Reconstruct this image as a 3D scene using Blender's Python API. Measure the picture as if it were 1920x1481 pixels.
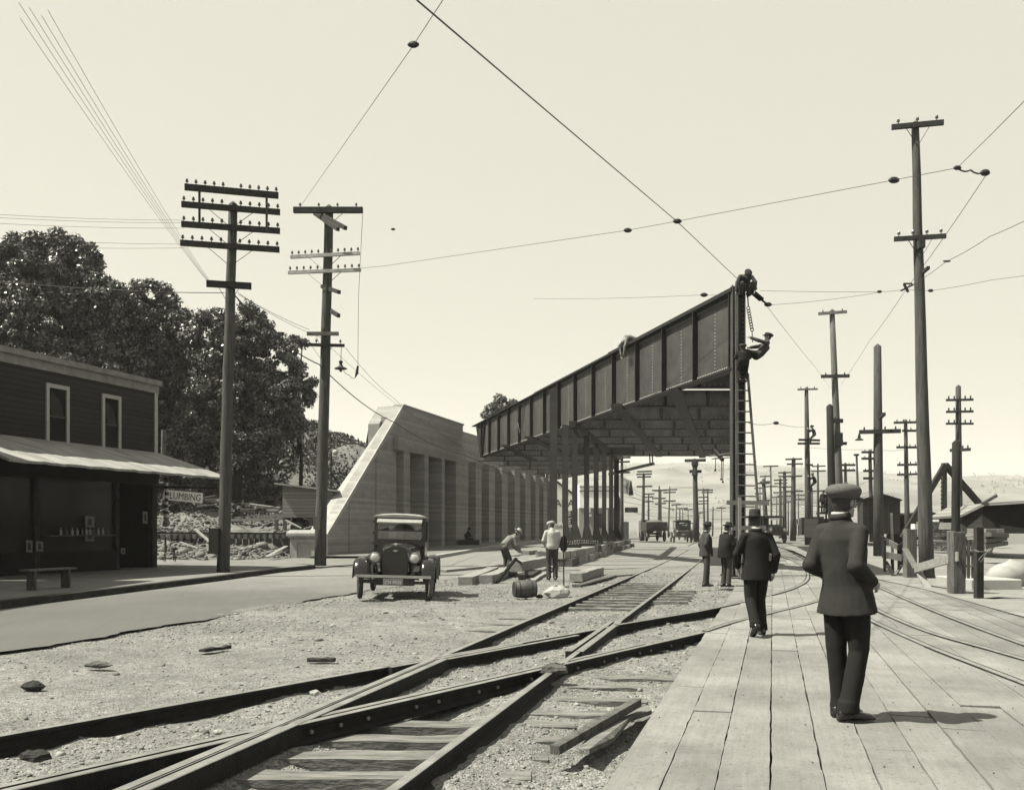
import bpy, math, random
import numpy as np
from mathutils import Vector, Matrix, noise
random.seed(7); np.random.seed(7)
R = math.radians
SC = bpy.context.scene
COL = SC.collection
for o in list(bpy.data.objects): bpy.data.objects.remove(o)

# ---------------------------------------------------------------- camera
F, CX, HY, CH = 1800.0, 960.0, 992.0, 1.45      # focal (px of a 1920 wide frame), centre, horizon row, eye height
cam = bpy.data.cameras.new('camera'); camo = bpy.data.objects.new('camera', cam); COL.objects.link(camo)
camo.location = (0, 0, CH); camo.rotation_euler = (R(90), 0, 0)
cam.sensor_fit = 'HORIZONTAL'; cam.sensor_width = 36; cam.lens = 36*F/1920
cam.shift_y = (HY-740.5)/1920; cam.clip_start = .1; cam.clip_end = 9000
SC.camera = camo
# ---------------------------------------------------------------- light
SUN_EL = R(57); SUN_D = Vector((-.985, -.17, 0)).normalized()
sunv = Vector((SUN_D.x*math.cos(SUN_EL), SUN_D.y*math.cos(SUN_EL), math.sin(SUN_EL)))
sl = bpy.data.lights.new('sun', 'SUN'); sl.energy = 5.0; sl.angle = R(.5); sl.color = (1, .966, .805)
so = bpy.data.objects.new('sun', sl); COL.objects.link(so); so.rotation_euler = sunv.to_track_quat('Z', 'Y').to_euler(); so.location = (-20, -10, 40)
w = bpy.data.worlds.new('World'); SC.world = w; w.use_nodes = True
nt = w.node_tree; bg = nt.nodes['Background']; bg.inputs['Strength'].default_value = .1
sky = nt.nodes.new('ShaderNodeTexSky'); sky.sky_type = 'NISHITA'; sky.sun_disc = False
sky.sun_elevation = SUN_EL; sky.sun_rotation = math.atan2(SUN_D.x, SUN_D.y)
sky.dust_density = 3
bw = nt.nodes.new('ShaderNodeRGBToBW'); nt.links.new(sky.outputs[0], bw.inputs[0])
mn = nt.nodes.new('ShaderNodeMapRange'); mn.clamp = True                      # the plate records a blue sky as nearly even white
mn.inputs['From Min'].default_value = 0; mn.inputs['From Max'].default_value = 6
mn.inputs['To Min'].default_value = 2.74; mn.inputs['To Max'].default_value = 2.92
nt.links.new(bw.outputs[0], mn.inputs['Value'])
mx = nt.nodes.new('ShaderNodeVectorMath'); mx.operation = 'SCALE'; mx.inputs[0].default_value = (1.0, .966, .825)
nt.links.new(mn.outputs[0], mx.inputs['Scale']); nt.links.new(mx.outputs[0], bg.inputs['Color'])
SC.view_settings.view_transform = 'Standard'; SC.view_settings.look = 'None'
SC.view_settings.exposure = 1.34; SC.view_settings.gamma = 1
SC.cycles.max_bounces = 6; SC.cycles.volume_bounces = 1

# ---------------------------------------------------------------- helpers
def U(px, py, Y):                       # a point of the place seen at that pixel, at distance Y
    return Vector(((px-CX)/F*Y, Y, CH+(HY-py)/F*Y))
def G(px, py, z=0.0):                   # a point on the ground
    Y = (CH-z)*F/(py-HY); return Vector(((px-CX)/F*Y, Y, z))
def sst(a, b, v):
    t = np.clip((v-a)/(b-a), 0, 1); return t*t*(3-2*t)

class MB:
    def __init__(s): s.v = []; s.f = []; s.m = []; s.mi = 0
    def add(s, vs, fs):
        n = len(s.v); s.v += [tuple(v) for v in vs]; s.f += [tuple(i+n for i in f) for f in fs]; s.m += [s.mi]*len(fs); return s
    def box(s, c, d, M=None):
        x, y, z = d[0]/2, d[1]/2, d[2]/2
        P = [Vector((a*x, b*y, e*z)) for a in (-1, 1) for b in (-1, 1) for e in (-1, 1)]
        if M is not None: P = [M @ p for p in P]
        c = Vector(c)
        return s.add([c+p for p in P], [(0,1,3,2),(4,6,7,5),(0,4,5,1),(2,3,7,6),(0,2,6,4),(1,5,7,3)])
    def bx(s, x0, x1, y0, y1, z0, z1): return s.box(((x0+x1)/2, (y0+y1)/2, (z0+z1)/2), (x1-x0, y1-y0, z1-z0))
    def bar(s, p, q, w, h, up=(0, 0, 1)):
        p, q = Vector(p), Vector(q); d = (q-p); L = d.length; d.normalize(); up = Vector(up)
        if abs(d.dot(up)) > .98: up = Vector((0, 1, 0)) if abs(d.y) < .9 else Vector((1, 0, 0))
        sd = d.cross(up).normalized(); u = sd.cross(d).normalized()
        P = [p+sd*a*w/2+u*b*h/2+d*L*e for e in (0, 1) for a, b in ((-1,-1),(1,-1),(1,1),(-1,1))]
        return s.add(P, [(0,1,2,3)[::-1],(4,5,6,7),(0,4,5,1)[::-1],(1,5,6,2)[::-1],(2,6,7,3)[::-1],(3,7,4,0)[::-1]][:]) if False else s.add(P, [(3,2,1,0),(4,5,6,7),(0,1,5,4),(1,2,6,5),(2,3,7,6),(3,0,4,7)])
    def tube(s, pts, r, n=8, caps=True):
        pts = [Vector(p) for p in pts]; N = len(pts)
        rr = r if isinstance(r, (list, tuple)) else [r]*N
        ref = None; vs = []
        for i, p in enumerate(pts):
            d = (pts[min(i+1, N-1)]-pts[max(i-1, 0)]).normalized()
            if ref is None: ref = Vector((0, 0, 1)) if abs(d.z) < .9 else Vector((1, 0, 0))
            a = (ref-d*ref.dot(d)).normalized(); b = d.cross(a); ref = a
            for k in range(n):
                t = 2*math.pi*k/n; vs.append(p+(a*math.cos(t)+b*math.sin(t))*rr[i])
        fs = [(i*n+k, i*n+(k+1)%n, (i+1)*n+(k+1)%n, (i+1)*n+k) for i in range(N-1) for k in range(n)]
        if caps: fs += [tuple(range(n))[::-1], tuple((N-1)*n+k for k in range(n))]
        return s.add(vs, fs)
    def prism(s, poly, vec):            # polygon (3d points) extruded by vec
        P = [Vector(p) for p in poly]; v = Vector(vec); n = len(P)
        return s.add(P+[p+v for p in P], [tuple(range(n))[::-1], tuple(range(n, 2*n))]+[(i, (i+1)%n, n+(i+1)%n, n+i) for i in range(n)])
    def lathe(s, prof, c=(0,0,0), M=None, n=16, caps=True):   # prof: (r,z)
        c = Vector(c); vs = []
        for r, z in prof:
            for k in range(n):
                t = 2*math.pi*k/n; p = Vector((r*math.cos(t), r*math.sin(t), z))
                vs.append(c+(M @ p if M is not None else p))
        fs = [(i*n+k, i*n+(k+1)%n, (i+1)*n+(k+1)%n, (i+1)*n+k) for i in range(len(prof)-1) for k in range(n)]
        if caps: fs += [tuple(range(n))[::-1], tuple((len(prof)-1)*n+k for k in range(n))]
        return s.add(vs, fs)
    def ell(s, c, r, M=None, n=12, m=8):
        prof = [(max(1e-4, math.sin(math.pi*i/m)), -math.cos(math.pi*i/m)) for i in range(m+1)]
        S = Matrix.Diagonal(Vector(r)) if not isinstance(r, (int, float)) else Matrix.Diagonal(Vector((r, r, r)))
        return s.lathe(prof, c, (M @ S) if M is not None else S, n)
    def loft(s, rings, caps=True):      # rings: lists of points of equal length
        n = len(rings[0]); vs = [p for r in rings for p in r]
        fs = [(i*n+k, i*n+(k+1)%n, (i+1)*n+(k+1)%n, (i+1)*n+k) for i in range(len(rings)-1) for k in range(n)]
        if caps: fs += [tuple(range(n))[::-1], tuple((len(rings)-1)*n+k for k in range(n))]
        return s.add(vs, fs)
    def build(s, name, mats, parent=None, org=None, smooth=False, kind=None, label=None, cat=None, group=None, bevel=0):
        if not isinstance(mats, (list, tuple)): mats = [mats]
        o3 = Vector(org) if org is not None else Vector((0, 0, 0))
        me = bpy.data.meshes.new(name)
        me.from_pydata([(v[0]-o3.x, v[1]-o3.y, v[2]-o3.z) for v in s.v], [], s.f)
        for m in mats: me.materials.append(m)
        if len(mats) > 1: me.polygons.foreach_set('material_index', s.m)
        if smooth: me.polygons.foreach_set('use_smooth', [True]*len(me.polygons))
        me.update()
        import bmesh
        b = bmesh.new(); b.from_mesh(me); bmesh.ops.recalc_face_normals(b, faces=b.faces)
        if bevel: bmesh.ops.bevel(b, geom=list(b.edges), offset=bevel, segments=1, affect='EDGES')
        b.to_mesh(me); b.free()
        o = bpy.data.objects.new(name, me); COL.objects.link(o)
        if parent is not None: o.parent = parent
        else: o.location = o3
        return tag(o, label, cat, group, kind)

def tag(o, label=None, cat=None, group=None, kind=None):
    if label: o['label'] = label
    if cat: o['category'] = cat
    if group: o['group'] = group
    if kind: o['kind'] = kind
    return o
def empty(name, loc, label, cat, group=None, rz=0, rot=None):
    o = bpy.data.objects.new(name, None); COL.objects.link(o); o.location = loc
    o.rotation_euler = rot if rot else (0, 0, rz); o.empty_display_size = .2
    return tag(o, label, cat, group)
def copy_tree(o, parent=None):
    c = o.copy(); COL.objects.link(c); c.parent = parent
    for ch in list(o.children): copy_tree(ch, c)
    return c
def textmesh(name, body, size, mat, parent, loc, rot, align='LEFT', thick=.004, sx=1.0, sy=1.0):
    cu = bpy.data.curves.new(name, 'FONT'); cu.body = body; cu.size = size; cu.extrude = thick; cu.align_x = align; cu.offset = 0
    t = bpy.data.objects.new('tmp', cu); COL.objects.link(t)
    dg = bpy.context.evaluated_depsgraph_get(); me = bpy.data.meshes.new_from_object(t.evaluated_get(dg)); bpy.data.objects.remove(t)
    me.materials.clear(); me.materials.append(mat)
    o = bpy.data.objects.new(name, me); COL.objects.link(o); o.parent = parent; o.location = loc; o.rotation_euler = rot; o.scale = (sx, sy, 1)
    return o

# ---------------------------------------------------------------- materials
KA = .84      # all base colours share this scale
def newmat(name):
    m = bpy.data.materials.new(name); m.use_nodes = True; return m, m.node_tree, m.node_tree.nodes['Principled BSDF']
def mat(name, v, rough=.8, amt=.25, scale=3, bump=.15, bscale=40, stretch=(1, 1, 1), metal=0, v2=None, spec=.5, detail=6, attr=None, coord='Object', rz=0):
    m, t, p = newmat(name); N = t.nodes; L = t.links; v = v*KA; v2 = v2*KA if v2 else None
    tc = N.new('ShaderNodeTexCoord'); mp = N.new('ShaderNodeMapping'); mp.inputs['Scale'].default_value = stretch
    m0 = N.new('ShaderNodeMapping'); m0.inputs['Rotation'].default_value = (0, 0, rz)
    L.new(tc.outputs[coord], m0.inputs[0]); L.new(m0.outputs[0], mp.inputs[0])
    n1 = N.new('ShaderNodeTexNoise'); n1.inputs['Scale'].default_value = scale; n1.inputs['Detail'].default_value = detail; n1.inputs['Roughness'].default_value = .65
    L.new(mp.outputs[0], n1.inputs['Vector'])
    r = N.new('ShaderNodeValToRGB'); lo = v*(1-amt); hi = v2 if v2 else v*(1+amt)
    r.color_ramp.elements[0].position = .32; r.color_ramp.elements[1].position = .68
    r.color_ramp.elements[0].color = (lo, lo*.997, lo*.985, 1); r.color_ramp.elements[1].color = (hi, hi*.997, hi*.985, 1)
    L.new(n1.outputs['Fac'], r.inputs[0])
    out = r.outputs[0]
    if attr:
        a = N.new('ShaderNodeAttribute'); a.attribute_name = attr
        mm = N.new('ShaderNodeMix'); mm.data_type = 'RGBA'; mm.blend_type = 'MULTIPLY'; mm.inputs[0].default_value = 1
        L.new(out, mm.inputs[6]); L.new(a.outputs['Color'], mm.inputs[7]); out = mm.outputs[2]
    L.new(out, p.inputs['Base Color'])
    p.inputs['Roughness'].default_value = rough; p.inputs['Metallic'].default_value = metal; p.inputs['Specular IOR Level'].default_value = spec if (rough < .8 or spec != .5) else .16
    if bump:
        n2 = N.new('ShaderNodeTexNoise'); n2.inputs['Scale'].default_value = bscale; n2.inputs['Detail'].default_value = 5
        L.new(mp.outputs[0], n2.inputs['Vector'])
        b = N.new('ShaderNodeBump'); b.inputs['Strength'].default_value = bump; b.inputs['Distance'].default_value = .02
        L.new(n2.outputs['Fac'], b.inputs['Height']); L.new(b.outputs[0], p.inputs['Normal'])
    return m
def banded(name, v, amt, axis, period, dark=.45, rough=.85, line=.08, n=3.0, grain=(1,1,1)):
    """boards / courses: thin dark joints every `period` metres along an axis, each board its own tone, plus grain"""
    m, t, p = newmat(name); N = t.nodes; L = t.links; v = v*KA
    tc = N.new('ShaderNodeTexCoord'); sp = N.new('ShaderNodeSeparateXYZ'); L.new(tc.outputs['Object'], sp.inputs[0])
    nz = N.new('ShaderNodeTexNoise'); nz.inputs['Scale'].default_value = .6; L.new(tc.outputs['Object'], nz.inputs['Vector'])
    def M(op, a, b=None):
        q = N.new('ShaderNodeMath'); q.operation = op
        for i, x in enumerate((a, b)):
            if x is None: continue
            if isinstance(x, (int, float)): q.inputs[i].default_value = x
            else: L.new(x, q.inputs[i])
        return q.outputs[0]
    wob = M('MULTIPLY', nz.outputs['Fac'], .06*period)
    c = M('DIVIDE', M('ADD', sp.outputs['XYZ'.index(axis)], wob), period)
    fl = M('FLOOR', c); fr = M('FRACT', c)
    wn = N.new('ShaderNodeTexWhiteNoise'); wn.noise_dimensions = '1D'; L.new(fl, wn.inputs['W'])
    mp = N.new('ShaderNodeMapping'); mp.inputs['Scale'].default_value = grain; L.new(tc.outputs['Object'], mp.inputs[0])
    n1 = N.new('ShaderNodeTexNoise'); n1.inputs['Scale'].default_value = n; n1.inputs['Detail'].default_value = 7; n1.inputs['Roughness'].default_value = .7; L.new(mp.outputs[0], n1.inputs['Vector'])
    tone = M('ADD', M('MULTIPLY', M('SUBTRACT', wn.outputs['Value'], .5), amt), M('MULTIPLY', M('SUBTRACT', n1.outputs['Fac'], .5), amt*2.4))
    joint = M('LESS_THAN', fr, line)
    k = M('MULTIPLY', M('ADD', 1.0, tone), M('SUBTRACT', 1.0, M('MULTIPLY', joint, 1-dark)))
    k = M('MULTIPLY', k, v)
    cb = N.new('ShaderNodeCombineColor'); L.new(k, cb.inputs[0]); L.new(M('MULTIPLY', k, .997), cb.inputs[1]); L.new(M('MULTIPLY', k, .985), cb.inputs[2])
    L.new(cb.outputs[0], p.inputs['Base Color']); p.inputs['Roughness'].default_value = rough; p.inputs['Specular IOR Level'].default_value = .2
    b = N.new('ShaderNodeBump'); b.inputs['Strength'].default_value = .5; b.inputs['Distance'].default_value = .03
    L.new(M('ADD', M('MULTIPLY', joint, -1.0), M('MULTIPLY', n1.outputs['Fac'], .6)), b.inputs['Height']); L.new(b.outputs[0], p.inputs['Normal'])
    return m
MT = {}
MT['steel'] = mat('painted_steel', .043, .55, .28, 2.2, .08, 30, spec=.35)
MT['steel_mid'] = mat('primed_steel', .14, .7, .35, 1.4, .1, 30, spec=.3)
MT['steel_dark'] = mat('dark_steel', .013, .6, .3, 3, .08, 30, spec=.3)
MT['rivet'] = mat('rivet_steel', .30, .5, .2, 3, 0)
MT['rail_web'] = mat('rail_rust', .016, .8, .4, 8, .4, 60)
MT['rail_top'] = mat('rail_polished', .26, .42, .3, 4, .1, 60, stretch=(1,1,1), metal=.5)
MT['rail_dull'] = mat('rail_worn', .17, .6, .3, 4, .2, 60)
MT['pole'] = mat('pole_wood', .066, .9, .4, 2.5, .6, 14, stretch=(6, 6, .6))
MT['pole_pale'] = mat('pole_wood_weathered', .105, .9, .35, 2.5, .5, 14, stretch=(6, 6, .6))
MT['pole_dark'] = mat('creosoted_wood', .022, .9, .4, 2.5, .6, 14, stretch=(6, 6, .6))
MT['arm'] = mat('crossarm_wood', .032, .9, .35, 5, .3, 30)
MT['arm_pale'] = mat('crossarm_new_wood', .30, .85, .25, 5, .3, 30)
MT['insul'] = mat('insulator_glass', .06, .25, .2, 8, 0)
MT['wire'] = mat('wire_metal', .03, .6, .1, 8, 0)
MT['wood_new'] = mat('sawn_wood', .21, .85, .25, 3, .4, 25, stretch=(3, 3, 3))
MT['wood_old'] = mat('old_timber', .085, .92, .5, 3, .8, 16, stretch=(4, 4, 1))
MT['wood_dark'] = mat('dark_wood', .03, .9, .4, 3, .6, 20)
MT['plank'] = None
MT['tie'] = mat('tie_wood', .135, .92, .45, 3, .8, 12, stretch=(1, 5, 3))
MT['concrete'] = banded('board_marked_concrete', .235, .32, 'Z', .155, .86, .9, .10, 1.1, (1, 1, 3))
MT['concrete_pale'] = mat('pale_concrete', .30, .9, .18, 1.2, .2, 30, detail=9)
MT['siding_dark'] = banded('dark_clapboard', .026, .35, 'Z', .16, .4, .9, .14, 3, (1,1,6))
MT['siding_pale'] = banded('pale_clapboard', .19, .25, 'Z', .17, .3, .85, .12, 3, (1,1,6))
MT['trim'] = mat('trim_paint', .17, .7, .3, 3, .2, 20)
MT['trim_white'] = mat('white_paint', .30, .6, .12, 4, .1, 20)
MT['white'] = mat('sign_white', .62, .6, .08, 4, .05, 20)
MT['sign_bright'] = mat('fresh_sign_white', .95, .6, .05, 4, .02, 20)
MT['black'] = mat('black_paint', .012, .5, .2, 4, 0)
MT['awning'] = mat('awning_roofing', .24, .9, .35, .8, .4, 12, stretch=(1, 3, 1), detail=9)
MT['glass_dark'] = mat('dark_glass', .010, .12, .2, 2, 0, spec=.12)
MT['shade'] = mat('window_shade', .025, .8, .3, 3, .1)
MT['paper'] = mat('poster_paper', .16, .8, .3, 12, 0)
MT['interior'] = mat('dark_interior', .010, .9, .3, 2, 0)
MT['sidewalk'] = mat('sidewalk_concrete', .15, .9, .16, 1.0, .25, 40, detail=9)
MT['curb'] = mat('dark_curb', .022, .9, .5, 3, .5, 20)
MT['road'] = None
MT['stone'] = mat('gravel_stone', .20, .9, .35, 2.0, .3, 30)
MT['dirtwood'] = mat('debris_wood', .17, .9, .5, 2, .5, 10)
MT['paint_black'] = mat('car_enamel', .010, .16, .2, 3, 0, spec=.6)
MT['paint_dull'] = mat('dull_car_paint', .03, .5, .3, 3, .05)
MT['cartop'] = mat('car_roof_fabric', .24, .8, .15, 8, .1)
MT['rubber'] = mat('tyre_rubber', .04, .85, .4, 10, .2)
MT['dustyrub'] = mat('dusty_tyre', .10, .9, .4, 10, .2)
MT['chrome'] = mat('nickel', .45, .25, .1, 4, 0, metal=.7)
MT['lens'] = mat('headlamp_lens', .42, .15, .1, 20, .2, 60)
MT['skin'] = mat('skin', .22, .6, .12, 8, .05)
MT['skin_dark'] = mat('skin_shaded_weathered', .13, .6, .12, 8, .05)
MT['suit'] = mat('grey_suit_cloth', .024, .9, .25, 4, .08, 90)
MT['suit_d'] = mat('dark_suit_cloth', .012, .9, .3, 4, .08, 90)
MT['suit_m'] = mat('mid_suit_cloth', .038, .9, .25, 4, .08, 90)
MT['trouser'] = mat('dark_trouser_cloth', .012, .9, .3, 4, .08, 90)
MT['denim'] = mat('work_cloth', .045, .9, .3, 4, .08, 90)
MT['shirt'] = mat('white_shirt_cloth', .36, .85, .15, 4, .25, 70)
MT['shirt_g'] = mat('grey_shirt_cloth', .15, .85, .15, 4, .25, 70)
MT['cap'] = mat('tweed_cap', .085, .95, .15, 60, .3, 80)
MT['felt'] = mat('felt_hat', .028, .9, .2, 8, .1)
MT['felt_l'] = mat('light_hat', .30, .9, .2, 8, .1)
MT['shoe'] = mat('shoe_leather', .012, .25, .2, 8, .1)
MT['hair'] = mat('hair', .02, .7, .2, 30, .3)
MT['barrel'] = mat('barrel_staves', .05, .6, .6, 3, .4, 20, stretch=(1, 1, 6))
MT['hoop'] = mat('barrel_hoop', .02, .5, .3, 8, 0)
MT['bark'] = mat('bark', .025, .95, .4, 4, .6, 12)
def leafmat(name, v, rough=.42, amt=.55):
    m, t, p = newmat(name); N = t.nodes; L = t.links; v = v*KA
    g = N.new('ShaderNodeNewGeometry'); r = N.new('ShaderNodeValToRGB')
    r.color_ramp.elements[0].color = (v*(1-amt),)*3+(1,); r.color_ramp.elements[1].color = (v*(1+amt),)*3+(1,)
    L.new(g.outputs['Random Per Island'], r.inputs[0]); L.new(r.outputs[0], p.inputs['Base Color'])
    p.inputs['Roughness'].default_value = rough
    return m
MT['leaf'] = leafmat('maple_leaf', .088, .36, .8)
MT['leaf_far'] = leafmat('far_leaf', .075, .6)
MT['scrub'] = leafmat('scrub_leaf', .05, .7)

def layered(name, v, rz, stretch, specks=True, attr=None, rough=.88, fine=.3, stain=.4, stain_s=.35, bump=.3, far_tone=None):
    """weathered surface: long grain + broad stains + small dark specks and pale scuffs"""
    m, t, p = newmat(name); N = t.nodes; L = t.links; v = v*KA
    tc = N.new('ShaderNodeTexCoord'); r0 = N.new('ShaderNodeMapping'); r0.inputs['Rotation'].default_value = (0, 0, rz); L.new(tc.outputs['Object'], r0.inputs[0])
    mp = N.new('ShaderNodeMapping'); mp.inputs['Scale'].default_value = stretch; L.new(r0.outputs[0], mp.inputs[0])
    def noi(src, s, d, ro=.6):
        n = N.new('ShaderNodeTexNoise'); n.inputs['Scale'].default_value = s; n.inputs['Detail'].default_value = d; n.inputs['Roughness'].default_value = ro; L.new(src, n.inputs['Vector']); return n.outputs['Fac']
    def M(op, a, b=None, c=None):
        q = N.new('ShaderNodeMath'); q.operation = op
        for i, x in enumerate((a, b, c)):
            if x is None: continue
            if isinstance(x, (int, float)): q.inputs[i].default_value = x
            else: L.new(x, q.inputs[i])
        return q.outputs[0]
    def mr(x, a, b, c, d):
        q = N.new('ShaderNodeMapRange'); L.new(x, q.inputs['Value'])
        for k, val in zip(('From Min', 'From Max', 'To Min', 'To Max'), (a, b, c, d)): q.inputs[k].default_value = val
        return q.outputs[0]
    grain = noi(mp.outputs[0], 3.0, 8, .7); st = noi(r0.outputs[0], stain_s, 9, .68); sp = noi(tc.outputs['Object'], 38, 3, .6); sc = noi(r0.outputs[0], 4.5, 5, .7)
    k = M('MULTIPLY', mr(grain, .3, .7, 1-fine, 1+fine*.6), mr(st, .40, .62, 1-stain, 1.0))
    if specks: k = M('MULTIPLY', k, mr(sp, .30, .40, .45, 1.0)); k = M('MULTIPLY', k, mr(sc, .60, .72, 1.0, 1.22)); k = M('MULTIPLY', k, mr(sc, .28, .36, .70, 1.0))
    if far_tone:  # base colour gets lighter along y, the change broken up by noise
        sx = N.new('ShaderNodeSeparateXYZ'); L.new(tc.outputs['Object'], sx.inputs[0]); k = M('MULTIPLY', k, mr(M('ADD', sx.outputs[1], M('MULTIPLY', st, 12)), far_tone[0]+6, far_tone[1]+6, 1.0, far_tone[2]))
    k = M('MULTIPLY', k, v)
    if attr:
        at = N.new('ShaderNodeAttribute'); at.attribute_name = attr; k = M('MULTIPLY', k, at.outputs['Fac'])
    cb = N.new('ShaderNodeCombineColor'); L.new(k, cb.inputs[0]); L.new(M('MULTIPLY', k, .997), cb.inputs[1]); L.new(M('MULTIPLY', k, .985), cb.inputs[2]); L.new(cb.outputs[0], p.inputs['Base Color'])
    p.inputs['Roughness'].default_value = rough; b = N.new('ShaderNodeBump'); b.inputs['Strength'].default_value = bump; b.inputs['Distance'].default_value = .01
    L.new(M('ADD', grain, M('MULTIPLY', sp, .5)), b.inputs['Height']); L.new(b.outputs[0], p.inputs['Normal']); return m
MT['plank'] = layered('plank_wood', .205, R(15.2), (9, .5, 1), attr='tone', fine=.15, stain=.40, stain_s=.5, bump=.45)
MT['road'] = layered('road_paving', .078, R(-15), (2.2, .12, 1), fine=.10, stain=.14, stain_s=.25, bump=.25, far_tone=(19, 30, 2.1))

def groundmat(name, v):
    m = layered(name, v, .3, (1, 1, 1), fine=.28, stain=.34, stain_s=.45, bump=.7, rough=.95)
    t = m.node_tree; N = t.nodes; L = t.links; p = N['Principled BSDF']; src = p.inputs['Base Color'].links[0].from_socket
    tc = [n for n in N if n.type == 'TEX_COORD'][0]
    vo = N.new('ShaderNodeTexVoronoi'); vo.inputs['Scale'].default_value = 55; L.new(tc.outputs['Object'], vo.inputs['Vector'])
    vo2 = N.new('ShaderNodeTexVoronoi'); vo2.inputs['Scale'].default_value = 22; L.new(tc.outputs['Object'], vo2.inputs['Vector'])
    def mr(x, a, b, c, d):
        q = N.new('ShaderNodeMapRange'); L.new(x, q.inputs['Value'])
        for k, val in zip(('From Min', 'From Max', 'To Min', 'To Max'), (a, b, c, d)): q.inputs[k].default_value = val
        return q.outputs[0]
    bw1 = N.new('ShaderNodeRGBToBW'); L.new(vo.outputs['Color'], bw1.inputs[0]); bw2 = N.new('ShaderNodeRGBToBW'); L.new(vo2.outputs['Color'], bw2.inputs[0])
    mm = N.new('ShaderNodeMath'); mm.operation = 'MULTIPLY'; L.new(mr(bw1.outputs[0], .1, .9, .62, 1.45), mm.inputs[0]); L.new(mr(bw2.outputs[0], .15, .85, .8, 1.2), mm.inputs[1])
    vm = N.new('ShaderNodeVectorMath'); vm.operation = 'SCALE'; L.new(src, vm.inputs[0]); L.new(mm.outputs[0], vm.inputs['Scale']); L.new(vm.outputs[0], p.inputs['Base Color'])
    b = [n for n in N if n.type == 'BUMP'][0]; b.inputs['Distance'].default_value = .02
    ad = N.new('ShaderNodeMath'); ad.operation = 'ADD'; old = b.inputs['Height'].links[0].from_socket; L.new(old, ad.inputs[0]); L.new(mr(vo.outputs['Distance'], 0, .6, 1.0, 0), ad.inputs[1]); L.new(ad.outputs[0], b.inputs['Height'])
    return m
# ---------------------------------------------------------------- terrain
WD = Vector((.268, .963, 0)).normalized(); WN = Vector((WD.y, -WD.x, 0)); W0 = Vector((-9.1, 47.2, 0))   # abutment line and its street side normal
curb_y = np.array([2, 11, 18.25, 27.2, 32.2, 37, 45.8, 66, 87, 100, 110, 400]); curb_x = np.array([-11.2, -10.1, -9.28, -8.25, -7.87, -6.9, -3.7, -.9, 3.0, 10.5, 13.5, 75])
edge_y = np.array([2, 11.7, 16.2, 21.75, 26, 30, 34, 40, 400]); edge_x = np.array([-8.3, -5.97, -4.88, -3.75, -2.6, -1.2, 1.6, 9.5, 120])
D1 = np.array([.558, .830]); P1 = np.array([-1.22, 10.2]) + np.array([.830, -.558])*.7175    # track 1 centre line
D2 = np.array([.234, .972]); P2 = np.array([-.756, 11.06]) + np.array([.972, -.234])*.7175   # track 2 centre line
def off(P, D, x, y): return (x-P[0])*D[1]-(y-P[1])*D[0]      # signed distance, + to the right
def rise(y): return .35*sst(35, 85, y)
def deck_left(y): return .763+.272*(y-6.27)
NB = np.random.rand(64, 64)
def vnoise(x, y, s):
    x = x*s+100; y = y*s+100; xi = np.floor(x).astype(int); yi = np.floor(y).astype(int); fx = x-xi; fy = y-yi
    fx = fx*fx*(3-2*fx); fy = fy*fy*(3-2*fy); g = lambda a, b: NB[a % 64, b % 64]
    return (g(xi, yi)*(1-fx)+g(xi+1, yi)*fx)*(1-fy)+(g(xi, yi+1)*(1-fx)+g(xi+1, yi+1)*fx)*fy-.5
def H(x, y):
    x = np.asarray(x, float); y = np.asarray(y, float)
    h = rise(y)
    xw = W0.x+.2783*(y-W0.y); u = xw-x
    # fill behind the abutment and the bluff on the left
    back = (8.1-2.4*sst(66, 70, y)*(1-sst(7, 11, u)))*sst(54, 71, y)*sst(1.5, 3.0, u)*(1-sst(88, 101, y)*(1-sst(14, 22, u)))
    yard = 1.3*sst(42.5, 49.5, y)*sst(1.5, 3, u)+.9*sst(50, 53, y)*sst(3, 5, u)
    bluff = 15*sst(17, 42, u)*sst(28, 50, y)+1.2*sst(8, 15, u)*sst(34, 46, y)
    drop = 1-sst(120, 170, y)
    h = h+np.maximum(np.maximum(back, yard), bluff)*drop
    rough = np.where(u > 1.5, 1, 0)*(vnoise(x, y, .45)*.9+vnoise(x, y, 1.3)*.35)*sst(43, 47, y)*(y < 170)
    return h+rough
def Hn(x, y):                        # near ground with ballast hollows
    x = np.asarray(x, float); y = np.asarray(y, float)
    h = H(x, y)-.02
    a = off(P1, D1, x, y); b = off(P2, D2, x, y)
    low = np.maximum(sst(-.78, -.70, a), sst(-.78, -.70, b))*(1-sst(24, 33, y))
    shoulder = (1-low)*(vnoise(x, y, .5)*.05+vnoise(x, y, 2)*.022+vnoise(x, y, 7)*.012)*(1-sst(30, 40, y))
    ball = low*(-.085+vnoise(x, y, .9)*.05+vnoise(x, y, 3.5)*.035+vnoise(x, y, 11)*.02)
    pit = (1-sst(.2, .68, np.abs(b)))*(1-sst(8.0, 9.6, y+off(P1, D1, x, y)*.35))*low
    h = h+shoulder+ball-.15*pit-.05*sst(.75, 1.4, b)*low*(1-sst(9, 12, y))
    cx = np.interp(y, curb_y, curb_x); ex = np.interp(y, edge_y, edge_x)
    inroad = (x > cx-4)*(x < ex-.32)
    h = np.where(inroad, H(x, y)-.035, h)
    e2 = np.exp(-((x-ex+.05)/.25)**2)*(y < 30)
    h = h-.008*e2
    indeck = sst(.02, .1, x-deck_left(y))*(x < 14)
    return h-.12*indeck
MT['ground'] = groundmat('gravelly_ground', .185)
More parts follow.
